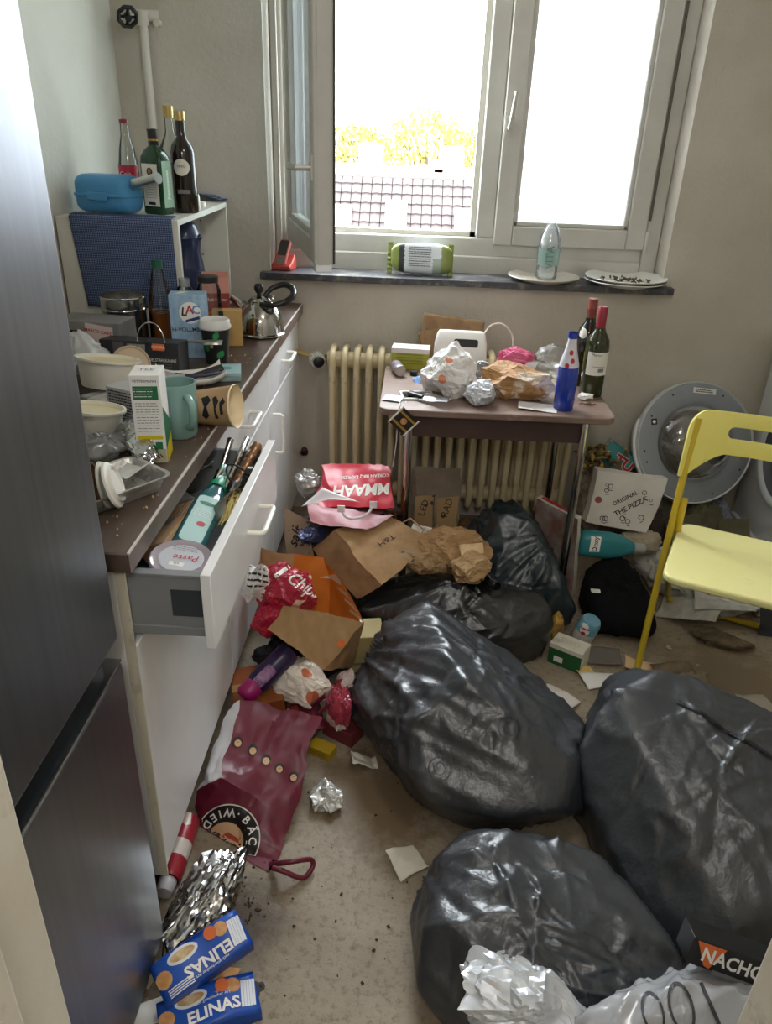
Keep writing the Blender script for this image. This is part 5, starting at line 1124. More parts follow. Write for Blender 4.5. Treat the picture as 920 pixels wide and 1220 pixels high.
scrap('plastic_sleeve', 'clear plastic sleeve lying at the front table edge', 'sleeve', .12, .06, FILM, tp(520, 480) + Vector((0, .0, .004)), (rad(4), 0, rad(-32)), .012, 6, 53)
scrap('wrapper', 'blue and white wrapper peeking from under the orange-printed bag', 'wrapper', .06, .05, M('wrapper_blue', '4f7fc0', .4), tp(503, 455) + Vector((.0, 0, .002)), (rad(12), rad(-10), .3), .014, 5, 54)
# hanging tag
ta = U(481, 502, y=2.322); tg = thing('hang_tag', 'small black and gold tag hanging over the table edge on a thread', 'tag', ta, (0, rad(43), 0))
G().box((-.034, -.001, -.034), (.034, .001, .034)).obj('card', M('tag_black', '17130f', .5), tg)
for s_ in (-1, 1): G().box((s_ * .034 - .0025, -.0016, -.036), (s_ * .034 + .0025, .0016, .036)).obj('edge', CREAM, tg); G().box((-.031, -.0014, s_ * .019 - .004), (.031, -.001, s_ * .019 + .004)).obj('gold_band', M('tag_gold', 'b08a3a', .4, .5), tg)
shape(circ(.011, 10, 1, 1.1), M('tag_picture', '8d5230', .6, c2='d8a070', ns=120), tg, FRONT(0, -.0013, 0), name='picture')
_w = world(tg).inverted(); G().tube(cr([(-.034, 0, .036), _w @ Vector((ta.x + .002, 2.337, ZTB - .004)), _w @ (tp(484, 477) + Vector((0, 0, .001)))]), .0008, 5).obj('thread', PAPERW, tg)
G().tube([U(474, 500, y=2.36), U(472, 520, y=2.37), U(469, 545, y=2.37), U(466, 560, y=2.36)], .0014, 6).obj('string', PAPERW, None) if False else None
solo('cord', 'thin white cord hanging from the table edge beside the tag', 'cord', G().tube([tp(477, 478) + Vector((0, 0, .001)), U(476, 484, y=2.339), U(474, 505, y=2.335), U(472, 530, y=2.345), U(468, 556, y=2.36)], .0015, 6), PAPERW)

# ================================================================== YELLOW FOLDING CHAIR
YEL = M('chair_yellow', 'ece27e', .4, c2='e6db70', ns=5, dirt='b3a24a', ds=7, dlo=.62, dhi=.8); YELT = M('chair_tube', 'c9ae2c', .35, dirt='8f7622', ds=20, dlo=.6, dhi=.75); YELS = M('chair_seat', 'f0eaa6', .35, c2='ebe498', ns=4, dirt='b8ab5a', ds=9, dlo=.6, dhi=.8)
FF = Vector((.757, 1.972, 0)); ch = thing('folding_chair', 'yellow metal folding chair with a slotted backrest', 'chair', FF, (0, 0, math.atan2(-.41, .912)))
W_ = .43
for x in (0, W_):
    s_ = 1 if x == 0 else -1
    G().tube([(x, 0, .006), (x, .1, .44), (x, .165, .66), (x + s_ * .004, .2, .80)], .0105, 14).obj('front_leg', YELT, ch, smooth=60)
g = G(); xi = .019
path = [(xi, .136, .57), (xi, .124, .52), (xi, .128, .48), (xi, .16, .43), (xi, .44, .06)]
for k in range(1, 6): a = rad(90 * k / 6); path.append((xi + .05 * (1 - math.cos(a)), .455 + .01 * math.sin(a), .06 - .048 * math.sin(a)))
path += [(W_ - p[0], p[1], p[2]) for p in path[::-1]]
g.tube(path, .0105, 14); g.obj('rear_leg', YELT, ch, smooth=60)
# seat: rounded board with a downturned front lip
def seatfn(u, v):
    x = .018 + (W_ - .036) * u; y = -.165 + .375 * v; e = abs(2 * u - 1)
    if e > .86: y += (1 if v < .5 else -1) * ((e - .86) / .14) ** 2 * .05 * abs(2 * v - 1)
    return (x, y, .452 + .006 * (2 * u - 1) ** 2 - .022 * max(0, .08 - v) / .08 + .012 * max(0, v - .9) / .1)
G().prism([(x + W_ / 2, y + .0225) for x, y in rrect(W_ - .036, .375, .045, 8)], .438, .46).obj('seat', YELS, ch, smooth=40, bevel=.007, seg=3)
# backrest: curved panel with a slot
zb0, zb1 = .66, .825
def bk(x, z):
    k = (x - W_ / 2) / (W_ / 2); return (x, .165 + (z - .66) * .26 + .035 * (1 - k * k), z)
g = G(); out = rrect(W_ + .03, zb1 - zb0, .055, 8)
bm = bmesh.new(); cx, cz = W_ / 2, (zb0 + zb1) / 2
def low(x):                                                       # lower edge: deep at the tubes, arched between them
    k = abs(x - cx) / (W_ / 2); return zb0 - .03 + .075 * (1 - min(1, max(0, (k - .55) / .45)) ** 1.5)
NX = 44; top = []; bot = []; sx_ = .125
xs = sorted(set([cx + (W_ / 2 + .016) * math.sin((i / NX - .5) * PI) for i in range(NX + 1)] + [cx + s_ * (sx_ - .0005 - .017 * (1 - math.cos(rad(a)))) for s_ in (-1, 1) for a in (0, 20, 40, 60, 80)])); NX = len(xs) - 1
s0_, s1z, sx_ = cz + .008, cz + .042, .125
for x in xs:
    k = abs(x - cx) / (W_ / 2 + .016); top.append(zb1 - (0 if k < .8 else .06 * (1 - math.sqrt(max(0, 1 - ((k - .8) / .2) ** 2))))); bot.append(low(x))
s0_, s1z, sx_ = cz + .008, cz + .042, .125
def slot(x):
    hh = (s1z - s0_) / 2; m_ = (s1z + s0_) / 2; e = abs(x - cx) - (sx_ - hh)
    k = 1 if e <= 0 else math.sqrt(max(0, 1 - (e / hh) ** 2)); return (m_ - hh * max(k, .05), m_ + hh * max(k, .05)) if e < hh else (m_ - hh * .05, m_ + hh * .05)
g = G(); idx = {}
def vid(x, z):
    key = (round(x, 5), round(z, 5))
    if key not in idx: idx[key] = len(g.v); g.v.append(bk(x, z))
    return idx[key]
for i in range(NX):
    xa, xb = xs[i], xs[i + 1]; za = [bot[i], *slot(xa), top[i]]; zb = [bot[i + 1], *slot(xb), top[i + 1]]
    inslot = abs((xa + xb) / 2 - cx) < sx_
    for j in range(3):
        if j == 1 and inslot: continue
        g.f.append((vid(xa, za[j]), vid(xb, zb[j]), vid(xb, zb[j + 1]), vid(xa, za[j + 1]))); g.m.append(0)
g.obj('backrest', YEL, ch, smooth=60, solid=.016, bevel=.004)

# ================================================================== WASHER AND ITS DOOR
WM = M('washer_white', 'd5d6d6', .35, c2='c9cacb', ns=3, dirt='9a958b', ds=5, dlo=.62, dhi=.85); WG = M('washer_grey', '8a8d90', .4)
wx = U(886, 520, y=3.0).x + .045; wa = thing('washing_machine', 'white washing machine with its round door missing at the window wall', 'washing machine', (wx, 3.0, 0), (0, 0, rad(-90)))
g = G(); RO = .175; CXo, CZo = .28, .47; n = 48
# front panel with a round hole
per = []
for k in range(n):
    a = 2 * PI * k / n; c_, s_ = math.cos(a), math.sin(a); t_ = min((.298 / abs(c_)) if abs(c_) > 1e-6 else 9, ((.42 if s_ > 0 else .40) / abs(s_)) if abs(s_) > 1e-6 else 9); per.append((CXo + c_ * t_, CZo + s_ * t_))
v = [(CXo + RO * math.cos(2 * PI * k / n), -.0, CZo + RO * math.sin(2 * PI * k / n)) for k in range(n)] + [(x, 0, z) for x, z in per]
g.add(v, [(k, (k + 1) % n, n + (k + 1) % n, n + k) for k in range(n)])
g.box((0, .001, .03), (.01, .5, .85)).box((.588, .001, .03), (.598, .5, .85)).box((0, .001, .84), (.598, .5, .85)).box((0, .49, .03), (.598, .5, .85)).box((0, .001, .03), (.598, .5, .04))
g.obj('housing', WM, wa, smooth=0)
T = TR((CXo, 0, CZo), (rad(90), 0, 0)); G().lathe([(RO + .028, -.002), (RO + .03, .012), (RO + .02, .018), (RO, .012), (RO - .01, -.01)], 48, 0, T).obj('door_ring', M('ring_white', 'cdd0d2', .3), wa, smooth=50)
G().lathe([(RO, .01), (RO - .012, -.01), (RO - .02, -.03), (RO - .005, -.06), (RO - .03, -.08)], 48, 0, T).obj('gasket', M('gasket_grey', '4e5256', .5), wa, smooth=60); G().lathe([(RO + .02, -.06), (RO + .04, -.1), (RO + .04, -.34), (0, -.36)], 40, 0, T).obj('drum', M('drum', '6d7074', .25, .8), wa)
G().box((0, -.012, .735), (.598, .002, .85)).obj('control_panel', M('panel_white', 'dadbdd', .35), wa, bevel=.004); G().box((.0, -.018, .0), (.598, -.0, .1)).obj('kick_panel', WM, wa)
for x in (.05, .55):
    for y in (.05, .45): G().tube([(x, y, 0), (x, y, .035)], .02, 12).obj('foot', INK, wa)
# porthole door leaning on the wall
rc = U(827, 528, y=2.92); RD = .246
wd = thing('washer_door', 'round grey washing machine door with a glass bowl leaning against the wall', 'washer door', (0, 0, 0))
wd.matrix_basis = Matrix.Translation(rc) @ Euler((rad(68), rad(0), rad(8))).to_matrix().to_4x4()
GR2 = M('door_grey', '959a9f', .45, c2='8b9095', ns=6)
G().lathe([(RD * .64, .012), (RD * .68, .018), (RD * .95, .014), (RD * .965, .012)], 64).obj('ring', GR2, wd, smooth=40)
G().lathe([(RD * .965, .012), (RD * .985, .018), (RD, .012), (RD, -.02), (RD * .95, -.035), (RD * .6, -.035)], 64).obj('outer_rim', M('door_white', 'd3d6d6', .35), wd, smooth=40)
G().lathe([(0, .085), (RD * .3, .08), (RD * .5, .062), (RD * .6, .03), (RD * .645, .010)], 48).obj('glass_bowl', GL('door_glass', (.62, .6, .57), .12, .06, .35, (.5, .48, .44)), wd, smooth=80)
G().lathe([(0, -.03), (RD * .62, -.03)], 40).obj('back_glass', M('door_back', '57524c', .3), wd)
arc(G(), RD * 1.0, -.03, .03, 158, 212, n=18, r1=RD * 1.07).obj('grip', MATS['door_white'], wd, solid=.012, smooth=60)
shape(rect(.095, .022), PAPERW, wd, UPP(.03, RD * .84, .0166, rad(-6)), name='sticker'); lines(wd, UPP(.03, RD * .845, .0172, rad(-6)), .07, 2, .007, INK, .004)
shape(rect(.024, .024), INK, wd, UPP(-RD * .72, RD * .35, .0172, rad(5)), name='icon'); shape(circ(.007), INKW, wd, UPP(-RD * .72, RD * .35, .0178), name='icon')
for k, a in enumerate((20, 60, 118, 150, 188, 200, 216, 250, 290, 330)): G().lathe([(0, .0185), (.004, .018)], 10, 0, TR((RD * .88 * math.cos(rad(a)), RD * .88 * math.sin(rad(a)), 0))).obj('screw', INK, wd)
# ================================================================== RUBBISH BAGS
def bag_mat(name, c, rough, c2=None):
    m, nt, b = _new(name); b.inputs['Base Color'].default_value = (*lin(c), 1); b.inputs['Roughness'].default_value = rough; b.inputs['Specular IOR Level'].default_value = .9
    n1 = _noise(nt, 9, 5, .6, stretch=(1, 1, .35)); n2 = _noise(nt, 60, 3, .5)
    ad = _n(nt, 'ShaderNodeMath', operation='MULTIPLY_ADD'); nt.links.new(n2.outputs['Fac'], ad.inputs[0]); ad.inputs[1].default_value = .12; nt.links.new(n1.outputs['Fac'], ad.inputs[2])
    bp = _n(nt, 'ShaderNodeBump'); bp.inputs['Strength'].default_value = .35; bp.inputs['Distance'].default_value = .02; nt.links.new(ad.outputs[0], bp.inputs['Height']); nt.links.new(bp.outputs[0], b.inputs['Normal'])
    MATS[name] = m; return m
BAGB = bag_mat('bag_black', '2c2f34', .36); BAGT = bag_mat('bag_teal_black', '18262d', .36); BAGK = bag_mat('bag_deep_black', '1b1d20', .32)
def bag(lb, ell, c, axis, mt, seed, npts=18, **k):
    ell = [(e, tuple(x * 1.1 for x in r), z) for e, r, z in ell]
    P_, F = skin(ell, c, axis, seed, npts, **{**dict(long=.018, nlong=13, star_=.02, nstar=16, crease=.009, ncrease=110), **k})
    o = from_np(P_, F).obj('garbage_bag', mt, smooth=180); return tag(o, lb, 'garbage bag', 'black rubbish bags on the floor')
def vframe(px, py, y, back=.12, roll=0):
    p = U(px, py, y=y); d = (CAMP - p).normalized(); xv = _up.cross(d); return frame(p + d * back, xv, d.cross(xv)) @ Matrix.Rotation(roll, 4, 'Z')
bagC = bag('big black rubbish bag lying in the middle of the floor', [((.21, 1.54, .15), (.25, .26, .20), .4), ((.02, 1.69, .13), (.17, .2, .16), 0), ((.33, 1.43, .1), (.16, .19, .13), .3), ((.06, 1.81, .16), (.14, .13, .15), 0), ((.24, 1.42, .09), (.17, .17, .12), 0)], (.16, 1.58, .14), (-.8, .6, .1), BAGB, 1)
bagD = bag('bulky black rubbish bag in front of the yellow chair', [((.78, 1.45, .14), (.35, .27, .20), -.3), ((.58, 1.50, .14), (.2, .21, .18), 0), ((.70, 1.21, .11), (.26, .2, .16), 0), ((.96, 1.28, .12), (.24, .24, .18), 0), ((.64, 1.1, .08), (.12, .13, .11), 0)], (.79, 1.37, .14), (.9, .45, .1), BAGB, 2)
bagE = bag('black rubbish bag nearest the doorway with silver paper on it', [((.30, 1.02, .10), (.24, .2, .155), -.2), ((.20, 1.05, .09), (.15, .17, .14), 0), ((.47, .98, .07), (.14, .17, .11), 0), ((.24, .87, .06), (.16, .13, .10), 0)], (.3, .98, .09), (-.9, .35, 0), BAGB, 3)
bagB = bag('deep black rubbish bag with a grey printed number behind the big bag', [((.10, 2.06, .12), (.24, .15, .15), 0), ((.34, 2.08, .10), (.16, .15, .13), 0), ((.2, 2.02, .1), (.25, .12, .12), 0)], (.2, 2.06, .1), (.9, .1, .2), BAGK, 4)
bagA = bag('dark teal rubbish bag under the table', [((.37, 2.31, .17), (.15, .19, .21), 0), ((.45, 2.21, .12), (.15, .11, .16), 0), ((.36, 2.46, .16), (.14, .13, .21), 0)], (.38, 2.32, .15), (.5, -.3, .8), BAGT, 5)
bagF = bag('flat black rubbish bag under the paper bags along the cabinets', [((-.28, 2.2, .09), (.15, .15, .11), 0), ((-.28, 1.94, .03), (.13, .14, .05), 0), ((-.17, 2.14, .08), (.12, .13, .1), 0)], (-.25, 2.05, .06), (0, 1, .1), BAGK, 6)
GRY = M('bag_print', '6f7478', .5)
text('120', .05, GRY, bagB, frame(U(466, 712, y=1.98) + Vector((0, 0, .05)), (1, .1, .1), (-.1, .4, 1)) @ Matrix.Rotation(rad(165), 4, 'Z'), on=bagB, eps=.004, maxlen=.012, name='bag_number')
text('für', .035, GRY, bagB, frame(U(472, 702, y=2.02) + Vector((0, 0, .05)), (1, .1, .1), (-.1, .4, 1)) @ Matrix.Rotation(rad(165), 4, 'Z'), on=bagB, eps=.004, maxlen=.012, name='bag_lettering')
shape([(-.125, 0), (-.06, .006), (0, -.003), (.06, .004), (.125, -.002), (.125, .004), (.06, .011), (0, .004), (-.06, .013), (-.125, .006)], M('drawstring', '0a0a0b', .5), bagD, vframe(866, 872, 1.42, .3, rad(-27)), on=bagD, name='drawstring', eps=.006)
for px, py, Y in ((524, 916, 1.40), (608, 868, 1.45)):
    for r0 in (.028, .014):
        ring = circ(r0, 28); inn = [(x * .86, y * .86) for x, y in ring]; me = bpy.data.meshes.new('ring'); me.from_pydata([(x, y, 0) for x, y in ring + inn], [], [(i, (i + 1) % 28, 28 + (i + 1) % 28, 28 + i) for i in range(28)])
        _lay(me, 'emblem', M('bag_emblem', '3a3d42', .45), bagC, vframe(px, py, Y, .3), bagC, .003, .008)
# black sweatshirt heap
SW_ = M('black_cloth', '141416', .95, spec=.15, bump=.3, bs=180)
ell = [((.76, 2.34, .06), (.11, .2, .14), -.2), ((.725, 2.22, .05), (.125, .13, .1), 0), ((.81, 2.15, .05), (.09, .07, .065), .3), ((.75, 2.42, .07), (.10, .11, .12), 0), ((.78, 2.47, .06), (.1, .09, .1), 0)]
P_, F = skin(ell, (.765, 2.3, .05), (.3, .9, 0), 9, 40, .02, 5, .03, 14, .012, 24, 5, 14., (.012, .03), 1)
sw = thing('sweatshirt', 'black sweatshirt lying in a heap beside the dark teal bag', 'sweatshirt', (0, 0, 0)); from_np(P_, F).obj('cloth', SW_, sw, smooth=180)
shape(rrect(.028, .012, .004), INKW, sw, frame(U(713, 729, y=2.15) + Vector((0, -.1, .1)), (1, 0, .1), (0, .4, 1)), on=sw.children[0], name='small_logo', eps=.004)

# ================================================================== BOTTOM RIGHT CORNER
SILP = M('silver_paper', 'c9ccd0', .35, .35, c2='b9bcc0', ns=8)
c = U(632, 1190, y=.84); solo('foil_paper', 'crumpled silver paper on the rubbish bag nearest the doorway', 'paper', lump((.125, .085, .05), 20, .42, 71, 5), SILP, (c.x - .005, .80, .172), (rad(10), rad(4), rad(-18)), smooth=18)
CLB = GL('pale_plastic_bag', (.9, .92, .96), .08, .2, .82, (.9, .92, .97))
ell = [((.49, .78, .11), (.16, .12, .17), .2), ((.40, .74, .10), (.11, .1, .15), 0), ((.60, .77, .10), (.13, .12, .165), 0), ((.63, .84, .1), (.11, .1, .15), 0)]
P_, F = skin(ell, (.47, .76, .08), (.6, .3, .5), 13, 14, .02, 9, .022, 18, .012, 120)
cb_ = thing('plastic_bag', 'pale see-through plastic bag with a black wire print in the doorway corner', 'plastic bag', (0, 0, 0)); cbo = from_np(P_, F).obj('film', CLB, cb_, smooth=180)
vd = (CAMP - U(780, 1195, y=.7)).normalized()
for k, (px, py, rx, ry_) in enumerate(((778, 1206, .018, .03), (812, 1200, .02, .036))):
    ring = [((rx) * math.cos(a), ry_ * math.sin(a)) for a in [2 * PI * i / 28 for i in range(28)]]; inn = [(x * .78, y * .86) for x, y in ring]
    me = bpy.data.meshes.new('r'); me.from_pydata([(x, y, 0) for x, y in ring + inn], [], [(i, (i + 1) % 28, 28 + (i + 1) % 28, 28 + i) for i in range(28)]); _lay(me, 'print', M('bag_ink', '3a3d42', .5), cb_, vframe(px, py, .72, .2, rad(14)), cbo, .003, .01)
shape(rect(.006, .06), MATS['bag_ink'], cb_, vframe(846, 1195, .72, .2, rad(28)), on=cbo, name='print', eps=.003)
solo('orange_scrap', 'small orange plastic scrap beside the pale plastic bag', 'scrap', lump((.018, .012, .016), 8, .3, 3, 3), INKO, U(746, 1212, y=.72) + Vector((-.004, -.005, .0)), smooth=20)
nb = thing('snack_box', 'black cardboard snack box with white and orange lettering wedged by the doorway', 'box', U(872, 1134, y=.84), (rad(-22), rad(12), rad(-10)))
G().box((-.065, -.0, -.024), (.085, .06, .024)).obj('carton', M('carton_black', '141416', .4), nb, bevel=.001)
shape([(-.028, .02), (.022, .02), (.004, -.022), (-.006, -.02)], INKO, nb, FRONT(-.03, -.0006, .001), name='print'); text('NACHOS', .034, INKW, nb, FRONT(-.045, -.001, .0), bold=.03, align='LEFT', sx=.85); shape(rect(.1, .008), INKGR, nb, FRONT(.03, -.0006, -.0245), name='barcode')

# ================================================================== PAPER BAGS (folded panels)
def vfield(p, seed, amp, k, size):
    p = np.asarray(p, float); return np.stack([folds(p, k, amp, seed + i * 31, size) for i in range(3)], 1)
def vnoise(p, cell, seed):
    """values on a lattice, joined linearly: flat facets between creases"""
    rs = np.random.RandomState(seed); A = rs.normal(size=(3, 3)); Q_, _ = np.linalg.qr(A); q = p @ Q_ / cell + rs.uniform(0, 50, 3); i = np.floor(q).astype(int); f = q - i
    def hsh(a): 
        n = (a[:, 0] * 73856093) ^ (a[:, 1] * 19349663) ^ (a[:, 2] * 83492791) ^ (seed * 2654435)
        n = (n ^ (n >> 13)) * 1274126177 & 0x7fffffff; return (n % 10007) / 5003.5 - 1
    o = np.argsort(-f, axis=1); h = np.zeros(len(p)); cur = i.copy(); fs = np.take_along_axis(f, o, 1); w0 = 1 - fs[:, 0]; h += w0 * hsh(cur)
    for k in range(3):
        cur = cur.copy(); cur[np.arange(len(p)), o[:, k]] += 1; w_ = fs[:, k] - (fs[:, k + 1] if k < 2 else 0); h += w_ * hsh(cur)
    return h
def patches(quads, n=20, amp=.012, k=9, seed=0, fine=.35):
    """quads: (p00, p10, p11, p01, material index[, amp factor]); neighbours stay joined since the creases depend on place only"""
    V_ = []; F = []; mi = []; idx = {}
    for q in quads:
        a, b, c, d = [Vector(x) for x in q[:4]]; ids = {}
        for j in range(n + 1):
            for i in range(n + 1):
                u, v = i / n, j / n; p = a.lerp(b, u).lerp(d.lerp(c, u), v); key = (round(p.x, 4), round(p.y, 4), round(p.z, 4))
                if key not in idx: idx[key] = len(V_); V_.append(p[:])
                ids[i, j] = idx[key]
        for j in range(n):
            for i in range(n): F.append((ids[i, j], ids[i + 1, j], ids[i + 1, j + 1], ids[i, j + 1])); mi.append(q[4])
    A1 = np.array(V_); c0 = A1.mean(0); sz = np.abs(A1 - c0).max() * 2
    D_ = vfield(A1 - c0, seed, amp * 1.7, k, sz) + vfield((A1 - c0), seed + 500, amp * fine * 1.6, k * 3, sz)
    A1 = A1 + D_ + np.stack([vnoise(A1, .075, seed + 3 * i) for i in range(3)], 1) * amp * 1.0 + np.stack([vnoise(A1, .03, seed + 9 + 3 * i) for i in range(3)], 1) * amp * .4
    A1[:, 2] = np.maximum(A1[:, 2], .002)
    g = G(); g.add([tuple(q) for q in A1], F); g.m = mi; return g
# brown takeaway bag
P1, P2, P3_, P4 = U(402, 629, y=2.22), U(459, 615, y=2.34), U(517, 650, y=2.14), U(449, 697, y=2.02); P5, P6 = U(424, 710, y=2.05), U(376, 650, y=2.22); P7 = P3_ + (P5 - P4); P8 = P2 + (P6 - P1)
bb_ = thing('paper_bag', 'brown paper carrier bag with small dark lettering lying on the heap', 'paper bag', (0, 0, 0))
bo = patches([(P4, P3_, P2, P1, 0), (P6, P5, P4, P1, 1), (P5, P7, P3_, P4, 0), (P8, P2, P3_, P7, 0), (P6, P1, P2, P8, 0), (P6, P8, P7, P5, 0)], 20, .006, 6, 3).obj('paper', [KRAFT, KRAFTD], bb_, smooth=16)
nrm = (P3_ - P4).cross(P1 - P4).normalized(); T = frame((P1 + P2 + P3_ + P4) / 4 + nrm * .06 + (P3_ - P4) * .06, (P3_ - P4) * -1, (P1 - P4) * -1)
text('T&H', .032, M('dark_print', '4a2a20', .7), bb_, T, on=bo, eps=.0016, bold=.01, maxlen=.02); lines(bb_, T @ Matrix.Translation((0, .03, -.057)), .05, 1, .006, MATS['dark_print'])
g = G().tube([P2.lerp(P3_, .3), P2.lerp(P3_, .4) + Vector((.02, .01, .03)), P2.lerp(P3_, .65) + Vector((.025, .0, .02)), P2.lerp(P3_, .72)], .003, 6); g.obj('handle', KRAFT, bb_)
# open orange-lined bag
A0, B0, C0, D0 = U(314, 650, y=2.0), U(388, 662, y=2.02), U(395, 750, y=1.99), U(316, 745, y=1.99); E0, F0 = U(437, 742, y=1.80), U(420, 795, y=1.82); N1, N4, N5, N2 = U(336, 723, y=1.72), U(386, 801, y=1.68), U(315, 752, y=1.68), U(403, 722, y=1.75)
ob = thing('paper_bag', 'open paper bag with an orange printed lining lying against the cabinets', 'paper bag', (0, 0, 0))
ORG = M('orange_print', 'd9802c', .55, c2='d07826', ns=4); KL = M('kraft_light', 'b99a72', .7, c2='ad8d63', ns=14)
AB = A0.lerp(B0, .52); DC = D0.lerp(C0, .38); LFT = U(306, 700, y=1.86)
obo = patches([(D0, DC, AB, A0, 1), (DC, C0, B0, AB, 0), (C0, F0, E0, B0, 0), (N5, N4, E0, N1, 2), (D0, N5, F0, C0, 2), (N4, F0, F0.lerp(E0, .5), E0, 2), (LFT, D0, A0, A0.lerp(LFT, .5), 3)], 20, .007, 7, 8).obj('paper', [ORG, KL, KRAFT, KRAFTD], ob, smooth=16)
nr_ = (B0 - C0).cross(E0 - C0).normalized()
mc_ = (B0 + E0) / 2
for k in range(4):
    o_ = B0.lerp(E0, .12 + .2 * k).lerp(C0.lerp(F0, .12 + .2 * k), .26); dd = (CAMP - o_).normalized()
    out = [(-.035, -.004), (-.01, .008), (.02, .008), (.045, -.006), (.02, .0), (-.008, .0)] if k else [(-.04, -.014), (.0, .0), (.03, .0), (.02, .02), (.0, .022), (-.015, .008)]
    shape(out, M('print_cream', 'd6c3a6', .6), ob, frame(o_ + dd * .08, _rt, _up) @ Matrix.Rotation(rad(-25), 4, 'Z'), on=obo, name='print', eps=.0015)
shape(circ(.012, 6), INKO, ob, frame(U(404, 775, y=1.70) + (CAMP - U(404, 775, y=1.7)).normalized() * .08, _rt, _up), on=obo, name='print', eps=.0015)
# red snack wrappers inside it
def wrap_mat(name, a, b, c_):
    m, nt, bs = _new(name); v = _n(nt, 'ShaderNodeTexVoronoi'); v.inputs['Scale'].default_value = 16; tc = _n(nt, 'ShaderNodeTexCoord'); nt.links.new(tc.outputs['Object'], v.inputs[0])
    r = _n(nt, 'ShaderNodeValToRGB'); sp = _n(nt, 'ShaderNodeSeparateColor'); nt.links.new(v.outputs['Color'], sp.inputs[0]); nt.links.new(sp.outputs[0], r.inputs[0]); r.color_ramp.interpolation = 'CONSTANT'
    e = r.color_ramp.elements; e[0].color = (*lin(a), 1); e[1].position = .72; e[1].color = (*lin(b), 1); k = e.new(.88); k.color = (*lin(c_), 1)
    nt.links.new(r.outputs[0], bs.inputs['Base Color']); bs.inputs['Roughness'].default_value = .3; MATS[name] = m; return m
RW_ = wrap_mat('snack_red', 'a81d38', 'c2263a', 'd8b49a')
p = U(338, 705, y=1.84); sn = thing('snack_bag', 'crumpled red snack bag stuffed into the orange-lined paper bag', 'snack bag', p, (rad(14), rad(-10), rad(-8)))
sno = lump((.085, .07, .085), 14, .3, 61, 4).obj('foil', RW_, sn, smooth=20); vv = (CAMP - p).normalized()
text('Chips', .042, INKW, sn, frame(p + vv * .2 + _rt * .035, _rt, _up) @ Matrix.Rotation(rad(-38), 4, 'Z'), on=sno, eps=.002, bold=.02, shear=.2, maxlen=.012); shape(rect(.06, .012), INKW, sn, frame(p + vv * .2 + Vector((-.02, 0, .05)), _rt, _up) @ Matrix.Rotation(rad(35), 4, 'Z'), on=sno, eps=.002)
p = U(322, 740, y=1.77); sn2 = thing('snack_bag', 'small red snack wrapper below the striped paper at the bag mouth', 'snack bag', p, (rad(10), 0, rad(12))); s_o = lump((.05, .035, .055), 12, .28, 64, 4).obj('foil', MATS['snack_red'], sn2, smooth=20)
STR = M('striped_paper', 'e3e0dc', .5); p = U(304, 695, y=1.80); st = thing('striped_paper', 'crumpled white paper with black stripes at the mouth of the open bag', 'paper', p, (rad(12), rad(20), rad(-15)))
sto = lump((.035, .05, .07), 12, .3, 66, 4).obj('paper', STR, st, smooth=20); vv = (CAMP - p).normalized()
for k in range(6): shape([(-.05, 0), (-.02, .006), (.01, -.002), (.05, .006), (.05, .011), (.01, .004), (-.02, .012), (-.05, .005)], INK, st, frame(p + vv * .2 + _up * (.05 - .017 * k), _rt, _up) @ Matrix.Rotation(rad(-14), 4, 'Z'), on=sto, name='stripe', eps=.0015, maxlen=.012)
# red carrier bag, upside down
RB = thing('carrier_bag', 'red plastic carrier bag with upside-down white lettering near the radiator', 'carrier bag', (0, 0, 0))
a1, a2, a3, a4 = U(384, 557, y=2.46), U(470, 553, y=2.46), U(474, 603, y=2.3), U(396, 604, y=2.3); b1, b2, b3, b4 = U(362, 601, y=2.3), U(396, 604, y=2.3), U(368, 622, y=2.24), U(440, 628, y=2.2); lo = Vector((0, .02, -.13))
REDB = M('carrier_red', 'cf3648', .38, c2='c42f41', ns=4); PINKB = M('carrier_inside', 'c98f96', .45, c2='b97f88', ns=5); WHB = M('carrier_white', 'e6dfe4', .4); ORB = M('carrier_orange', 'c2502c', .45)
b5 = U(474, 606, y=2.28) + Vector((0, .0, -.02))
rbo = patches([(a4, a3, a2, a1, 0), (b3, b4, b5, b1, 1), (a1, a2, a2 + lo, a1 + lo, 0), (a3, a3 + Vector((.005, -.02, -.08)), a2 + lo, a2, 3), (b1, b1 + Vector((.03, .12, -.02)), a1, a4, 0), (b3, b4, a2 + lo, a1 + lo, 1)], 20, .009, 8, 14).obj('plastic', [REDB, PINKB, WHB, ORB], RB, smooth=28)
q1, q2, q3, q4 = U(360, 603, y=2.26), U(384, 582, y=2.3), U(430, 598, y=2.28), U(392, 594, y=2.27)
patches([(q1, q4, q3, q2, 0)], 8, .003, 4, 2).obj('fold', WHB, RB, smooth=30, solid=.001)
T = frame((a1 + a2 + a3 + a4) / 4 + (CAMP - a4).normalized() * .12 - _rt * .006 - _up * .012, -_rt, -_up) @ Matrix.Rotation(rad(3), 4, 'Z')
text('MMAAH', .054, INKW, RB, T, on=rbo, eps=.0022, bold=.035, shear=.18, maxlen=.02); text('KOREAN BBQ EXPRESS', .0165, INKW, RB, T @ Matrix.Translation((-.012, -.046, 0)), on=rbo, eps=.0022, bold=.02, maxlen=.01)
h0, h1, h2, h3 = U(407, 606, y=2.24), U(410, 614, y=2.22), U(440, 610, y=2.22), U(445, 601, y=2.25)
G().tube(cr([h0, h1, h1.lerp(h2, .3) + Vector((0, -.005, -.012)), h1.lerp(h2, .7) + Vector((0, -.005, -.012)), h2, h3], 4), .0045, 8).obj('handle', WHB, RB, smooth=60)
for h in (h0, h3): G().box((-.012, -.002, -.012), (.012, .002, .012)).obj('handle_patch', WHB, RB, loc=h + Vector((0, -.012, .005)))
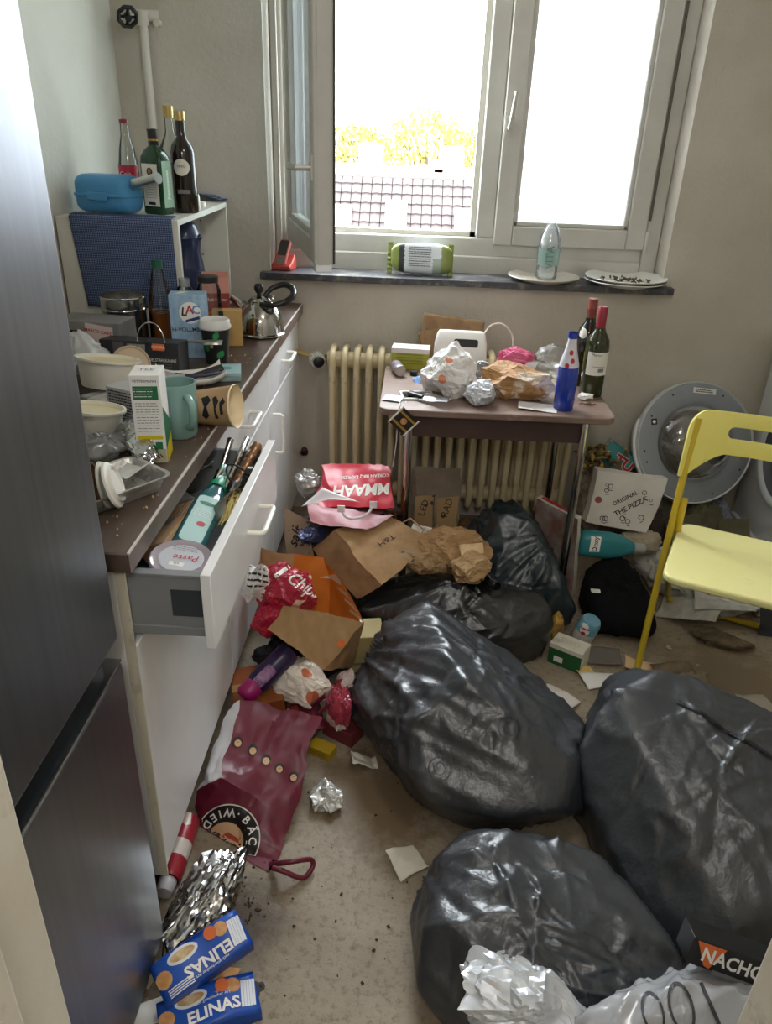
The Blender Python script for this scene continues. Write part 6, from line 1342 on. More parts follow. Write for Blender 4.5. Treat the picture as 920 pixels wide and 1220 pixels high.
# maroon bakery bag
MRN = M('bakery_maroon', '6e1f33', .38, c2='621a2d', ns=5); MRW = M('bakery_white', 'd7d6da', .4)
t1, t2 = U(278, 837, y=1.56), U(378, 861, y=1.53); t0 = U(262, 846, y=1.55); c1, c2_ = U(259, 925, y=1.32), U(356, 976, y=1.30); d0 = U(233, 944, y=1.33); d1, d2 = U(240, 985, z=.004), U(330, 1035, z=.004); d3 = U(352, 990, y=1.30)
mb = thing('bakery_bag', 'maroon bakery carrier bag with a row of small round logos beside the cabinet', 'carrier bag', (0, 0, 0))
e1 = Vector((-.44, 1.6, .004)); e2 = Vector((-.255, 1.55, .004))
mbo = patches([(c1, c2_, t2, t1, 0), (d1, d2, c2_, c1, 0), (d0, c1, t1, t0, 1), (d1, c1, c1.lerp(d0, .5), d0, 0), (d2, e2, t2, c2_, 0), (t1, t2, e2, e1, 0), (d0, t0, e1, e1 + Vector((-.01, -.1, 0)), 1)], 26, .011, 10, 21).obj('paper', [MRN, MRW], mb, smooth=16)
def onbag(px, py, y, back=.1, roll=0): return vframe(px, py, y, back, roll)
BLK = M('logo_black', '17120f', .5); TANL = M('logo_tan', 'c9a27c', .6); LRED = M('logo_red', 'a8402f', .6)
for k, (px, py) in enumerate(((283, 884), (301, 893), (317, 905), (333, 915), (350, 925))):
    s_ = .013 if k < 3 else .012; r0 = rad(20 - 6 * k)
    shape(circ(s_, 18), BLK, mb, onbag(px, py, 1.38, .12, r0), on=mbo, name='logo', eps=.0022, maxlen=.006); shape(circ(s_ * .66, 16, 1, 1, 0, -s_ * .25), TANL, mb, onbag(px, py, 1.38, .12, r0), on=mbo, name='logo_inner', eps=.003, maxlen=.006); shape([(-s_ * .4, -s_ * .3), (0, s_ * .05), (s_ * .4, -s_ * .25), (0, -s_ * .1)], LRED, mb, onbag(px, py, 1.38, .12, r0), on=mbo, name='logo_mark', eps=.0036, maxlen=.006)
LC = (270, 1000); T = onbag(*LC, 1.24, .12, rad(-10))
hd_ = [(.075 * math.cos(a), .075 * math.sin(a)) for a in [rad(-22 + 190 * i / 30) for i in range(31)]]
shape([(x * 1.04, y * 1.04) for x, y in hd_] + [(-.05, -.02)], CREAM, mb, T, on=mbo, name='logo_rim', eps=.0020, maxlen=.012); shape(hd_ + [(-.05, -.02)], BLK, mb, T, on=mbo, name='logo', eps=.0027, maxlen=.012)
shape([(.044 * math.cos(a) - .004, .044 * math.sin(a) - .006) for a in [rad(-20 + 195 * i / 24) for i in range(25)]], TANL, mb, T, on=mbo, name='logo_inner', eps=.0034, maxlen=.012); shape([(-.03, -.004), (0, .016), (.028, .004), (.03, -.006), (0, .004)], LRED, mb, T, on=mbo, name='logo_mark', eps=.0042, maxlen=.01)
for ch_, a in (('D', 152), ('E', 131), ('I', 115), ('W', 93), ('·', 72), ('B', 50), ('Ä', 25), ('C', 2)):
    fl = rad(180) if ch_ in 'DEIW' else 0
    text(ch_, .026, INKW, mb, T @ Matrix.Translation((.0595 * math.cos(rad(a)), .0595 * math.sin(rad(a)), 0)) @ Matrix.Rotation(rad(a - 90) + fl, 4, 'Z'), on=mbo, eps=.0042, bold=.02, maxlen=.01)
hs_ = [U(322, 1030, y=1.19), U(345, 1027, z=.05), U(370, 1024, z=.03), U(372, 1034, z=.012), U(360, 1046, z=.008), U(338, 1038, z=.03), U(325, 1034, z=.03)]
g = G(); pts = hs_; 
for i in range(len(pts) - 1): pass
g.tube(cr(pts, 4), .006, 8); g.obj('strap', MRN, mb, smooth=60)
# second half of the bakery bag seen behind (its back panel with a red disc)
k1, k2, k3, k4 = U(318, 862, y=1.60), U(377, 870, y=1.56), U(370, 832, y=1.66), U(352, 836, y=1.68)
mb2 = thing('bakery_bag', 'second maroon bakery bag with a red disc and loose strap behind the first', 'carrier bag', (0, 0, 0))
m2o = patches([(k1, k2, k3, k4, 0), (k2, k2 + Vector((.02, .1, -.08)), k3 + Vector((.02, .1, -.08)), k3, 0)], 14, .01, 8, 25).obj('paper', MRN, mb2, smooth=16)
shape(circ(.045, 24, 1, 1), LRED, mb2, onbag(338, 852, 1.62, .1), on=m2o, name='print', eps=.002); text('KE', .03, INKW, mb2, onbag(338, 850, 1.62, .1, rad(70)), on=m2o, eps=.003, maxlen=.01)
g = G().tube([U(372, 840, y=1.6), U(388, 828, y=1.58), U(392, 838, y=1.56), U(380, 850, y=1.56)], .006, 8); g.obj('strap', MRN, mb2)
# ================================================================== FLOOR, LEFT SIDE
def fl(px, py, z=0): return U(px, py, z=z)
# purple bottle
a_, b_ = U(333, 780, y=1.71), U(297, 815, y=1.63); d_ = (b_ - a_).normalized(); pbt = thing('detergent_bottle', 'dark purple bottle with a magenta cap lying by the cabinet', 'bottle', (0, 0, 0)); L_ = (b_ - a_).length
pbt.matrix_basis = Matrix.Translation(a_) @ d_.to_track_quat('Z', 'Y').to_matrix().to_4x4()
G().lathe([(0, -.04), (.03, -.04), (.033, -.03), (.033, L_ * .7), (.029, L_ * .82), (.02, L_ * .86)], 26).obj('body', M('purple_plastic', '2b1f45', .3), pbt, smooth=50); G().lathe([(.026, L_ * .8), (.03, L_ * .84), (.028, L_ * 1.15), (.02, L_ * 1.22), (0, L_ * 1.22)], 26).obj('cap', M('magenta_cap', '9c1763', .35), pbt, smooth=50)
v_ = (CAMP - a_).normalized(); shape(rect(.032, .075), M('label_lilac', 'a07a9c', .5, c2='6d3f70', ns=70), pbt, frame(a_.lerp(b_, .42) + v_ * .1, d_.cross(v_) * -1, d_ * -1), on=pbt.children[0], name='label', eps=.001)
# nut-print bag, red wrappers, tan cartons
NUT = print_mat('nut_print', 'ded3c6', 'b5603c', 15, .27)
def soft(name, lb, cat, p, r, mt, seed, rot=(0, 0, 0), amp=.3, n=4, group=None): return tag(lump(r, 14, amp, seed, n).obj(name, mt, smooth=20, loc=p, rot=rot), lb, cat, group)
soft('paper_bag', 'white paper bag with reddish nut prints crumpled between the bags', 'paper bag', U(360, 812, y=1.70), (.085, .065, .055), NUT, 81, (rad(15), rad(8), rad(-20)), .25)
soft('snack_bag', 'crumpled pink and red wrapper beside the nut-print bag', 'wrapper', U(404, 845, y=1.62), (.035, .05, .07), wrap_mat('wrap_pink', 'a3384a', 'd3bcb8', 'e2d8d4'), 83, (rad(10), 0, .3))
soft('snack_bag', 'torn red-white wrapper leaning against the big rubbish bag', 'wrapper', U(412, 818, y=1.70), (.03, .04, .05), wrap_mat('wrap_rw', 'c9b8b4', 'a8343c', 'd8d0cc'), 84, (0, .3, .2))
yc = thing('yellow_carton', 'small yellow carton on the floor beside the bakery bag', 'carton', fl(384, 897), (0, 0, rad(-25))); G().box((-.035, -.02, 0), (.035, .02, .028)).obj('body', M('carton_yellow', 'b3941f', .5), yc, bevel=.001); lines(yc, FRONT(0, -.0203, .02), .05, 3, .006, INK)
rc_ = thing('red_carton', 'flat dark red carton under the pink wrapper', 'carton', fl(400, 872) + Vector((0.022, -.01, .0)), (0, 0, rad(-30))); G().box((-.05, -.03, 0), (.05, .03, .045)).obj('body', M('carton_darkred', '6f2a30', .5), rc_, bevel=.001)
ogb = thing('orange_carton', 'orange-brown cardboard carton under the purple bottle', 'carton', (U(310, 835, y=1.66).x, 1.69, .002), (rad(4), rad(-8), rad(12))); G().box((-.07, -.06, 0), (.07, .1, .09)).obj('body', M('carton_orange', '9a5524', .6, c2='8a4a1e', ns=6), ogb, bevel=.002); G().box((-.071, .0, .03), (.071, .03, .092)).obj('tape', M('carton_tape', 'b98a5a', .4), ogb)
tcb = thing('tan_box', 'pale tan cardboard box behind the open orange-lined bag', 'box', (U(436, 800, y=1.84).x - .005, 1.905, .002), (0, 0, rad(10))); G().box((-.06, -.05, 0), (.05, .05, .17)).obj('body', M('box_paletan', 'a89a6a', .7), tcb, bevel=.002); G().box((-.061, -.051, .07), (.051, -.048, .078)).obj('stripe', M('box_stripe', '7d7048', .7), tcb)
# printed kraft pouches by the cabinet
DOOD = print_mat('doodle_paper', 'a08a74', '4a3c30', 30, .16)
k0, k1_, k2_ = U(340, 655, y=2.2), U(376, 652, y=2.2), U(350, 640, y=2.4); k0.z = k1_.z = .11; k2_.z = .09; k0.y += .05; k1_.y += .05
kp = patches([(k0, k1_, U(372, 622, y=2.3), U(338, 606, y=2.32), 0), (k0, U(338, 606, y=2.32), U(345, 606, y=2.42), k2_, 0)], 16, .008, 8, 44); kp_ = thing('paper_pouch', 'doodle-printed brown paper pouch with black script beside the cabinet', 'paper bag', (0, 0, 0)); kpo = kp.obj('paper', DOOD, kp_, smooth=16)
text('salt', .05, INK, kp_, vframe(352, 640, 2.22, .1, rad(70)), on=kpo, eps=.002, bold=.02, shear=.3, maxlen=.012)
c = U(372, 575, y=2.42); film('plastic_bag', 'crumpled grey clear bag between the cabinet and the red carrier bag', (c.x - .02, 2.44, .34), (.07, .06, .13), GL('grey_film', (.8, .78, .75), .15, .15, .45, (.6, .57, .53)), 46)
soft('rag_heap', 'dark heap of rags under the red carrier bag', 'rags', (-.23, 2.44, .15), (.15, .14, .16), M('dark_rag', '2a2622', .95, c2='3d352d', ns=9), 47, amp=.25, n=5)
for k, (px, py, Y, w_, mt, lb) in enumerate(((350, 655, 2.12, .07, M('dark_wrap', '3a3430', .5), 'black snack wrapper wedged beside the cabinet doors'), (372, 636, 2.22, .06, M('navy_wrap', '33385a', .35, .4), 'shiny blue wrapper under the red carrier bag'), (334, 762, 1.86, .05, M('white_wrap', 'b9b9be', .35), 'grey plastic wrapper above the purple bottle'), (318, 762, 1.8, .05, INK, 'black plastic scrap above the purple bottle'))): soft('wrapper', lb, 'wrapper', U(px, py, y=Y), (w_, w_ * .6, w_ * .5), mt, 120 + k, (.2, .3, k))
solo('plum', 'dark red plum stuck on the wall skirting by the cabinet', 'fruit', lump((.018, .012, .02), 6, .2, 5, 3), M('plum', '3d0f18', .4), U(363, 538, y=3.034), smooth=60)
# red spray can by the fridge
a_, b_ = U(222, 985, z=.032), U(196, 1062, z=.03); d_ = (b_ - a_).normalized(); cn_ = thing('spray_can', 'red and white printed bottle with a grey cap lying at the cabinet foot', 'bottle', (0, 0, 0)); cn_.matrix_basis = Matrix.Translation(a_) @ d_.to_track_quat('Z', 'Y').to_matrix().to_4x4(); L_ = (b_ - a_).length
cno = G().lathe([(0, -.02), (.026, -.02), (.028, -.012), (.028, L_ * .78), (.024, L_ * .84)], 26).obj('body', wrap_mat('can_red', '9c2634', 'c9b2aa', '7d1c28'), cn_, smooth=50); G().lathe([(.019, L_ * .84), (.0205, L_ * .85), (.0195, L_ * 1.0), (.017, L_ * 1.03), (0, L_ * 1.03)], 22).obj('cap', M('cap_grey', 'b5b3b8', .4), cn_, smooth=45)
G().lathe([(.0284, L_ * .3), (.0284, L_ * .55)], 26).obj('band', M('can_band', 'c9c0b8', .4), cn_); text('thermi', .024, INK, cn_, frame(a_.lerp(b_, .5) + (CAMP - a_).normalized() * .1, -_rt * .3 + d_ * -1., _rt), on=cno, eps=.0012, bold=.02, maxlen=.01)
# foil, yoghurt sleeves, scraps
tag(lump((.058, .13, .04), 20, .34, 91, 5).obj('foil', FOILM, smooth=14, loc=fl(230, 1082) + Vector((.026, .0, .037)), rot=(0, 0, rad(-18))), 'large crumpled sheet of aluminium foil on the floor by the fridge', 'foil')
tag(lump((.04, .045, .022), 16, .4, 92, 5).obj('foil', M('foil_paper_grey', 'b8b6b0', .35, .4), smooth=16, loc=fl(388, 955) + Vector((0, 0, .018)), rot=(0, 0, .4)), 'crumpled pale silver wrapper on the floor beside the bakery bag', 'foil')
for k, (px, py, sx, sy, rz, lb) in enumerate(((434, 912, .07, .05, .2, 'torn white paper scrap beside the big rubbish bag'), (485, 1030, .08, .07, .6, 'off-white torn card scrap beside the nearest rubbish bag'))): scrap('paper_scrap', lb, 'scrap', sx, sy, M('offwhite', 'd6d0c2', .7), fl(px, py) + Vector((0, 0, .002)), (0, 0, rz), .018, 7, 130 + k, group='paper scraps on the floor')
YB_ = M('sleeve_blue', '1f55b5', .35, c2='1c4ca6', ns=5); YW = M('sleeve_white', 'dfe3ea', .35); YT = M('sleeve_tan', 'c88a52', .45, c2='d9a870', ns=60); YL = M('sleeve_light', '4a86d8', .35)
def sleeve(lb, p, rot, seed):
    t = thing('dessert_sleeve', lb, 'packaging', p, rot, 'blue dessert sleeves on the floor')
    g = G(); n = 16
    g.grid(n, 8, lambda u, v: ((u - .5) * .185, (v - .5) * .075, .028 + .012 * (1 - (2 * u - 1) ** 2) + .004 * math.sin(9 * u + seed))); g.grid(n, 4, lambda u, v: ((u - .5) * .185, -.0375 - .004 * v, .028 * (1 - v) + .012 * (1 - (2 * u - 1) ** 2) * (1 - v) + .004 * math.sin(9 * u + seed) * (1 - v))); g.grid(n, 4, lambda u, v: ((u - .5) * .185, .0375 + .004 * v, .028 * (1 - v) + .012 * (1 - (2 * u - 1) ** 2) * (1 - v)))
    o = g.obj('card', YB_, t, smooth=60, solid=.0008); W = Matrix.Translation(Vector(p)) @ Euler(rot).to_matrix().to_4x4()
    P = lambda x, y, a=0: W @ Matrix.Translation((x, y, .12)) @ Matrix.Rotation(a, 4, 'Z')
    shape(circ(.024, 20, 1.3, .6), YW, t, P(-.03, .021), on=o, name='picture', eps=.001); shape(circ(.018, 18, 1.4, .5), M('sleeve_cream', 'd8c49a', .5, c2='b98a4a', ns=50), t, P(-.03, .021), on=o, name='picture', eps=.0016); shape(circ(.013, 14), INKO, t, P(.03, .024), on=o, name='badge', eps=.0016); shape(circ(.016, 12), YT, t, P(-.078, .0), on=o, name='picture', eps=.001); shape(circ(.014, 12), YT, t, P(.05, .02), on=o, name='picture', eps=.001)
    text('ELINAS', .03, INKW, t, P(.008, -.014, rad(180) if seed == 0 else 0), on=o, eps=.002, bold=.03, sx=1.05, maxlen=.01); text('nach griechischer Art', .008, INKW, t, P(.008, .008 if seed else -.031, rad(180) if seed == 0 else 0), on=o, eps=.002, maxlen=.01)
    for j in range(5): shape(rect(.005, .05), YW, t, P(.066 + j * .0055 - .002, .0, rad(-8)), on=o, name='stripe', eps=.0016)
    for j in range(4): shape(rect(.05, .0022), YW, t, P(-.055, -.022 - .0042 * j), on=o, name='small_print', eps=.0016)
    return t
q1_ = fl(212, 1168); q2_ = fl(232, 1194)
sleeve('blue and white dessert sleeve lying tilted on another sleeve', (q1_.x + .05, q1_.y + .012, .052), (rad(18), rad(-6), rad(40)), 0)
sleeve('blue and white dessert sleeve lying flat under another sleeve', (q2_.x + .036, q2_.y - .024, .004), (rad(4), 0, rad(24)), 2)
scrap('paper_scrap', 'torn white and brown printed flap beside the blue sleeves', 'scrap', .05, .07, YT, fl(268, 1180) + Vector((0, 0, .012)), (0, rad(-25), rad(-20)), .015, 5, 140)
scrap('paper_scrap', 'dirty cream paper strip at the fridge foot', 'scrap', .05, .15, M('dirty_cream', 'a59a7c', .8), fl(187, 1138) + Vector((.008, 0, .002)), (0, 0, rad(-18)), .006, 6, 141)
scrap('paper_scrap', 'grey-white paper edge under the blue sleeves', 'scrap', .09, .05, PAPERW, fl(170, 1208) + Vector((0.02, 0, .003)), (0, 0, rad(30)), .01, 5, 142)
solo('bread_crumb', 'small white cube-shaped crumb on the floor', 'crumb', G().box((-.008, -.006, 0), (.008, .006, .011)), PAPERW, fl(292, 1123), (0, 0, .2), bevel=.002)
solo('floor_stain', 'small dark dried blot on the floor near the blue sleeves', 'stain', G().prism([(.012 * (1 + .25 * math.sin(3 * a) + .15 * math.cos(5 * a)) * math.cos(a), .016 * (1 + .25 * math.sin(3 * a)) * math.sin(a)) for a in [k * PI / 12 for k in range(24)]], 0, .0012), M('blot', '2e2b2c', .6), fl(307, 1178))
r_ = random.Random(17); g = G()
for k in range(90):
    p = fl(r_.gauss(290, 16), r_.gauss(1080, 22)) if k < 55 else Vector((r_.uniform(-.3, .1), r_.uniform(.85, 1.5), 0)); s_ = r_.uniform(.001, .0035); g.box((-s_, -s_ * .7, 0), (s_, s_ * .7, s_ * .7), 0, TR((p.x, p.y, .0005), (0, 0, r_.uniform(0, 3))))
tag(g.obj('dirt_crumbs', M('dirt', '3a2a1b', .95), smooth=0), 'dark dirt crumbs on the floor beside the foil', 'crumbs', kind='stuff')

# ================================================================== UNDER THE TABLE
KP2 = print_mat('kraft_doodle', '9c7f58', '3a2c1f', 22, .14)
ga, gb_, gc_ = U(487, 600, y=2.52), U(545, 610, y=2.5), U(484, 600, y=2.76)
for q_ in (ga, gb_, gc_): q_.z = .006
ga.x += .03
pt = patches([(ga, gb_, U(552, 563, y=2.66), U(489, 560, y=2.66) + Vector((.02, 0, 0)), 0), (ga, U(489, 560, y=2.66) + Vector((.02, 0, 0)), U(486, 570, y=2.8), gc_, 0)], 20, .012, 9, 31)
solo('paper_bag', 'grey-brown paper bag with a torn rim standing under the table', 'paper bag', pt, M('grey_kraft', '8a7d6b', .8, c2='7a6d5c', ns=10), smooth=16)
for k, (a, b, c_, d_, Y, lb) in enumerate((((492, 628), (515, 632), (520, 590), (497, 592), 2.36, 'kraft pouch with black line drawings under the table'), ((518, 634), (540, 630), (548, 592), (522, 596), 2.34, 'kraft pouch with black lettering leaning under the table'))):
    kb = thing('paper_pouch', lb, 'paper bag', (0, 0, 0)); A_p, B_p = U(*a, y=Y), U(*b, y=Y); A_p.z = B_p.z = .006; A_p.x += .012 * (1 - k); A_p.y += .05; B_p.y += .05
    pk_ = patches([(A_p, B_p, U(*c_, y=Y + .1), U(*d_, y=Y + .1), 0), (B_p, B_p + Vector((.01, .07, 0)), U(*c_, y=Y + .1) + Vector((.005, .02, 0)), U(*c_, y=Y + .1), 0), (U(*d_, y=Y + .1), U(*c_, y=Y + .1), B_p + Vector((.01, .07, 0)), A_p + Vector((.01, .07, 0)), 0)], 16, .004, 6, 150 + k).obj('paper', KP2, kb, smooth=16)
    text('RAD' if k else 'LED', .034, INK, kb, vframe(533 if k else 505, 605, Y + .05, .08, rad(70)), on=pk_, eps=.0015, maxlen=.012)
for k, (px, py, Y, r, mt, lb) in enumerate(((540, 652, 2.16, (.1, .07, .06), KRAFT, 'crumpled kraft paper heap between the black bags'), (560, 676, 2.04, (.07, .05, .045), M('kraft_pale', 'a88a62', .75, c2='98784e', ns=14), 'crumpled pale kraft paper on the printed black bag'), (525, 644, 2.21, (.08, .05, .045), KRAFTD, 'dark crumpled kraft paper under the table'), (505, 668, 2.12, (.08, .05, .04), KP2, 'printed kraft paper tucked under the brown carrier bag'))): soft('kraft_paper', lb, 'paper', U(px, py, y=Y), r, mt, 160 + k, (.2, .1, k * .8), .36, 5, 'crumpled kraft paper under the table')
scrap('bread_slice', 'pale crispbread slice on the kraft paper heap', 'bread', .075, .04, M('crisp', 'd9bd96', .8, c2='c9a578', ns=40), U(563, 643, y=2.12) + Vector((0, -.01, .012)), (rad(28), rad(-6), .1), .004, 3, 170, thick=.006)
scrap('paper_scrap', 'white paper with a green dot under the table', 'scrap', .07, .05, PAPERW, U(503, 636, y=2.24), (rad(50), 0, -.4), .012, 5, 171)
a_ = U(592, 698, y=2.02); bn = thing('bottle_neck', 'dark ribbed bottle neck sticking out between the black bags', 'bottle', (0, 0, 0)); bn.matrix_basis = Matrix.Translation(a_) @ Vector((.4, -.8, .1)).to_track_quat('Z', 'Y').to_matrix().to_4x4(); G().lathe([(.03, -.14), (.026, -.06), (.016, -.03), (.016, 0), (.0135, .002), (.0135, -.02), (0, -.02)], 22).obj('neck', M('neck_dark', '15161a', .3), bn, smooth=50)
for j in range(3): G().lathe([(.016, -.024 + j * .008), (.018, -.021 + j * .008), (.016, -.018 + j * .008)], 22).obj('rib', MATS['neck_dark'], bn)
# frozen-pizza carton standing between teal bag and table leg
pz = thing('food_carton', 'red and white food carton standing behind the dark teal bag', 'carton', (0, 0, 0)); z1_, z2_, z3_, z4_ = U(640, 640, y=2.56), U(684, 690, y=2.40), U(687, 618, y=2.40), U(640, 592, y=2.56); z1_.z = z2_.z = .004; th_ = Vector((.02, .03, 0))
patches([(z1_, z2_, z3_, z4_, 0), (z2_, z2_ + th_, z3_ + th_, z3_, 1), (z4_, z3_, z3_ + th_, z4_ + th_, 1), (z1_ + th_, z2_ + th_, z3_ + th_, z4_ + th_, 0)], 8, .003, 4, 172).obj('card', [M('carton_redprint', '7d3a2c', .5, c2='a8a29a', ns=8), M('carton_whiteedge', 'd3cfc0', .6)], pz, smooth=16)
shape(rect(.16, .018), INKR, pz, frame(z4_.lerp(z3_, .5) + Vector((.012, .02, .08)), z3_ - z4_, th_), on=pz.children[0], name='print', eps=.0015)
soft('fruit_peel', 'dried yellow peel on the floor beside the green carton', 'peel', fl(652, 757) + Vector((.02, -.02, .052)), (.026, .026, .055), M('peel', 'c9a24a', .6, c2='8a6a34', ns=20), 180, amp=.3)

# ================================================================== RIGHT SIDE OF THE FLOOR
sc_ = thing('snowman_can', 'round tin with a painted snowman standing beside the sweatshirt', 'tin', fl(692, 770) + Vector((.0, .03, .0)), (rad(10), rad(14), 0))
sco = G().lathe([(0, .002), (.035, 0), (.037, .003), (.037, .06), (.036, .09), (.03, .105), (0, .108)], 28, mis=[1, 1, 1, 0, 0, 0]).obj('body', [M('tin_sky', '5d94b0', .35, c2='86b4c4', ns=16), M('tin_cream', 'cfcac0', .4)], sc_, smooth=50); W = Matrix.Translation(sc_.location)
shape(circ(.014), INKW, sc_, W @ FRONT(.0, -.1, .07), on=sco, name='picture', eps=.001); shape(circ(.01), INKW, sc_, W @ FRONT(0, -.1, .089), on=sco, name='picture', eps=.0012); shape(rect(.02, .006), INKR, sc_, W @ FRONT(.002, -.1, .08), on=sco, name='picture', eps=.0016); shape(circ(.007, 10), INKR, sc_, W @ FRONT(-.004, -.1, .062), on=sco, name='picture', eps=.0016)
gx = thing('green_carton', 'green and white carton lying open on the floor beside the snowman tin', 'carton', fl(671, 793) + Vector((.016, .018, .0)), (0, 0, rad(-32))); G().box((-.055, -.035, 0), (.055, .035, .075)).obj('body', M('carton_green', '1d5a2e', .5), gx, bevel=.001); G().box((-.0555, -.0355, .06), (.0555, .0355, .0765)).obj('top', M('carton_cream', 'd6d1c2', .6, dirt='a59a80', ds=20, dlo=.5, dhi=.7), gx, bevel=.001); G().box((.0545, -.036, .0), (.0562, .036, .076)).obj('end_flap', MATS['carton_cream'], gx)
shape(rect(.03, .02), INKW, gx, FRONT(-.02, -.0358, .025), name='barcode'); lines(gx, UPP(0, .01, .0768), .07, 3, .008)
GLS = M('grey_lid', '6f6960', .5, c2='625c54', ns=8)
for k, (px, py, w_, h_, rz, mt, lb, z_) in enumerate(((718, 785, .115, .085, -.12, GLS, 'flat grey-brown plastic lid on the floor before the sweatshirt', .012), (716, 812, .12, .07, .25, CARDW, 'torn white card on the floor by the chair leg', .004), (697, 803, .05, .04, .5, M('yellow_paper', 'd6b871', .7), 'small yellow paper scrap beside the white card', .003), (666, 832, .12, .06, -.75, M('letter_white', 'd8cfc8', .6), 'white leaflet with red edge between the rubbish bags', .004), (762, 795, .1, .06, -.2, M('orange_paper', 'd8b88a', .6), 'orange-white paper under the chair leg', .004), (800, 802, .13, .06, .1, M('dirty_cloth', '8a7a62', .9, c2='6b5b44', ns=14), 'dirty beige cloth scrap behind the bulky bag', .006), (898, 845, .1, .08, .2, M('grey_cloth', 'b0a898', .8), 'grey crumpled tissue at the edge of the bulky bag', .01))):
    o = scrap('paper_scrap', lb, 'scrap', w_, h_, mt, fl(px, py) + Vector((0, 0, z_)), (rad(3), rad(2 * k - 5), rz), .012 if k else .004, 6, 190 + k, group='scraps on the right side of the floor')
text('Käse', .03, INK, o, frame(fl(668, 836) + Vector((0, 0, .03)), (.7, -.7, 0), (.7, .7, 0)), on=bpy.data.objects['paper_scrap.006'] if False else o, eps=.002) if False else None
# pizza box leaning on the wall side
c1_, c2b, c3_, c4_ = U(700, 618, y=2.60), U(772, 632, y=2.54), U(798, 566, y=2.64), U(713, 556, y=2.73); th_ = Vector((-.005, .045, -.005))
pzb = thing('pizza_box', 'white pizza box with black doodle prints leaning against the wall', 'pizza box', (0, 0, 0)); pbo = patches([(c1_, c2b, c3_, c4_, 0), (c4_, c3_, c3_ + th_, c4_ + th_, 0), (c1_ + th_, c1_, c4_, c4_ + th_, 1), (c2b, c2b + th_, c3_ + th_, c3_, 1), (c1_ + th_, c2b + th_, c3_ + th_, c4_ + th_, 0)], 10, .003, 4, 201).obj('card', [M('pizza_white', 'd0ccc2', .7, c2='bdb8ac', ns=5), M('pizza_edge', 'b5ad9c', .8)], pzb, smooth=16)
X_ = (c2b - c1_).normalized(); Y_ = (c4_ - c1_).normalized(); ctr = (c1_ + c2b + c3_ + c4_) / 4; nz_ = X_.cross(Y_).normalized(); TF = frame(ctr + nz_ * .05, X_, Y_)
text('ORIGINAL', .022, INK, pzb, TF @ TR((0, .012, 0), (0, 0, rad(38))), on=pbo, eps=.001, bold=.02, maxlen=.02); text('THE PIZZA', .027, INK, pzb, TF @ TR((.025, -.016, 0), (0, 0, rad(38))), on=pbo, eps=.001, bold=.02, maxlen=.02)
shape(circ(.013), M('pizza_dot', '8a3a30', .6), pzb, TF @ TR((-.095, -.01, 0)), on=pbo, name='print', eps=.001)
rr = random.Random(21)
for k in range(13):
    x, y = rr.uniform(-.11, .12), rr.uniform(-.085, .085); 
    if abs(y + .0) < .035 and abs(x) < .07: continue
    ring = circ(rr.uniform(.006, .011), 10); me = bpy.data.meshes.new('d'); me.from_pydata([(a, b, 0) for a, b in ring] + [(a * .72, b * .72, 0) for a, b in ring], [], [(i, (i + 1) % 10, 10 + (i + 1) % 10, 10 + i) for i in range(10)]); _lay(me, 'doodle', INK, pzb, TF @ TR((x, y, 0)), pbo, .001, .01)
    shape(rect(.014, .0025), INK, pzb, TF @ TR((x + .004, y - .016, 0), (0, 0, rr.uniform(-.5, .8))), on=pbo, name='doodle', eps=.001)
# teal carton with red letter, peel heap
tcn = thing('tissue_carton', 'open teal carton with red and white lettering on the rubbish by the wall', 'carton', U(733, 545, y=2.90), (rad(-8), rad(28), rad(-14))); G().box((-.06, -.03, -.045), (.075, .035, .0)).box((-.06, -.03, -.045), (.075, -.028, .048)).box((-.06, .033, -.045), (.075, .035, .048)).box((.073, -.03, -.045), (.075, .035, .048)).obj('card', M('carton_teal', '3f8a88', .5), tcn); G().box((-.059, -.027, -.04), (-.045, .032, .046)).obj('inner_flap', M('carton_inside', 'b5aa96', .7), tcn)
text('TU', .06, INKR, tcn, FRONT(.035, -.0306, .004), bold=.04); text('TU', .06, INKW, tcn, FRONT(.035, -.0303, .004), bold=.07)
PEEL = M('peel_dark', '5c4d2c', .7, c2='b39038', ns=18, lo=.5, hi=.6); g = G(); rr = random.Random(31)
for k in range(60):
    p = Vector((rr.gauss(0, .035), rr.gauss(0, .04), rr.uniform(0, .14))); a = rr.uniform(0, 6.28); d = Vector((math.cos(a) * .03, math.sin(a) * .02, rr.uniform(-.025, .025))); g.tube([p - d, p + Vector((0, 0, .006)), p + d], [.003, .009, .003], 6)
c = U(717, 548, y=2.84); tag(g.obj('peel_heap', PEEL, loc=(c.x - .006, 2.86, .275)), 'heap of dark yellow dried peels beside the teal carton', 'peels', kind='stuff')
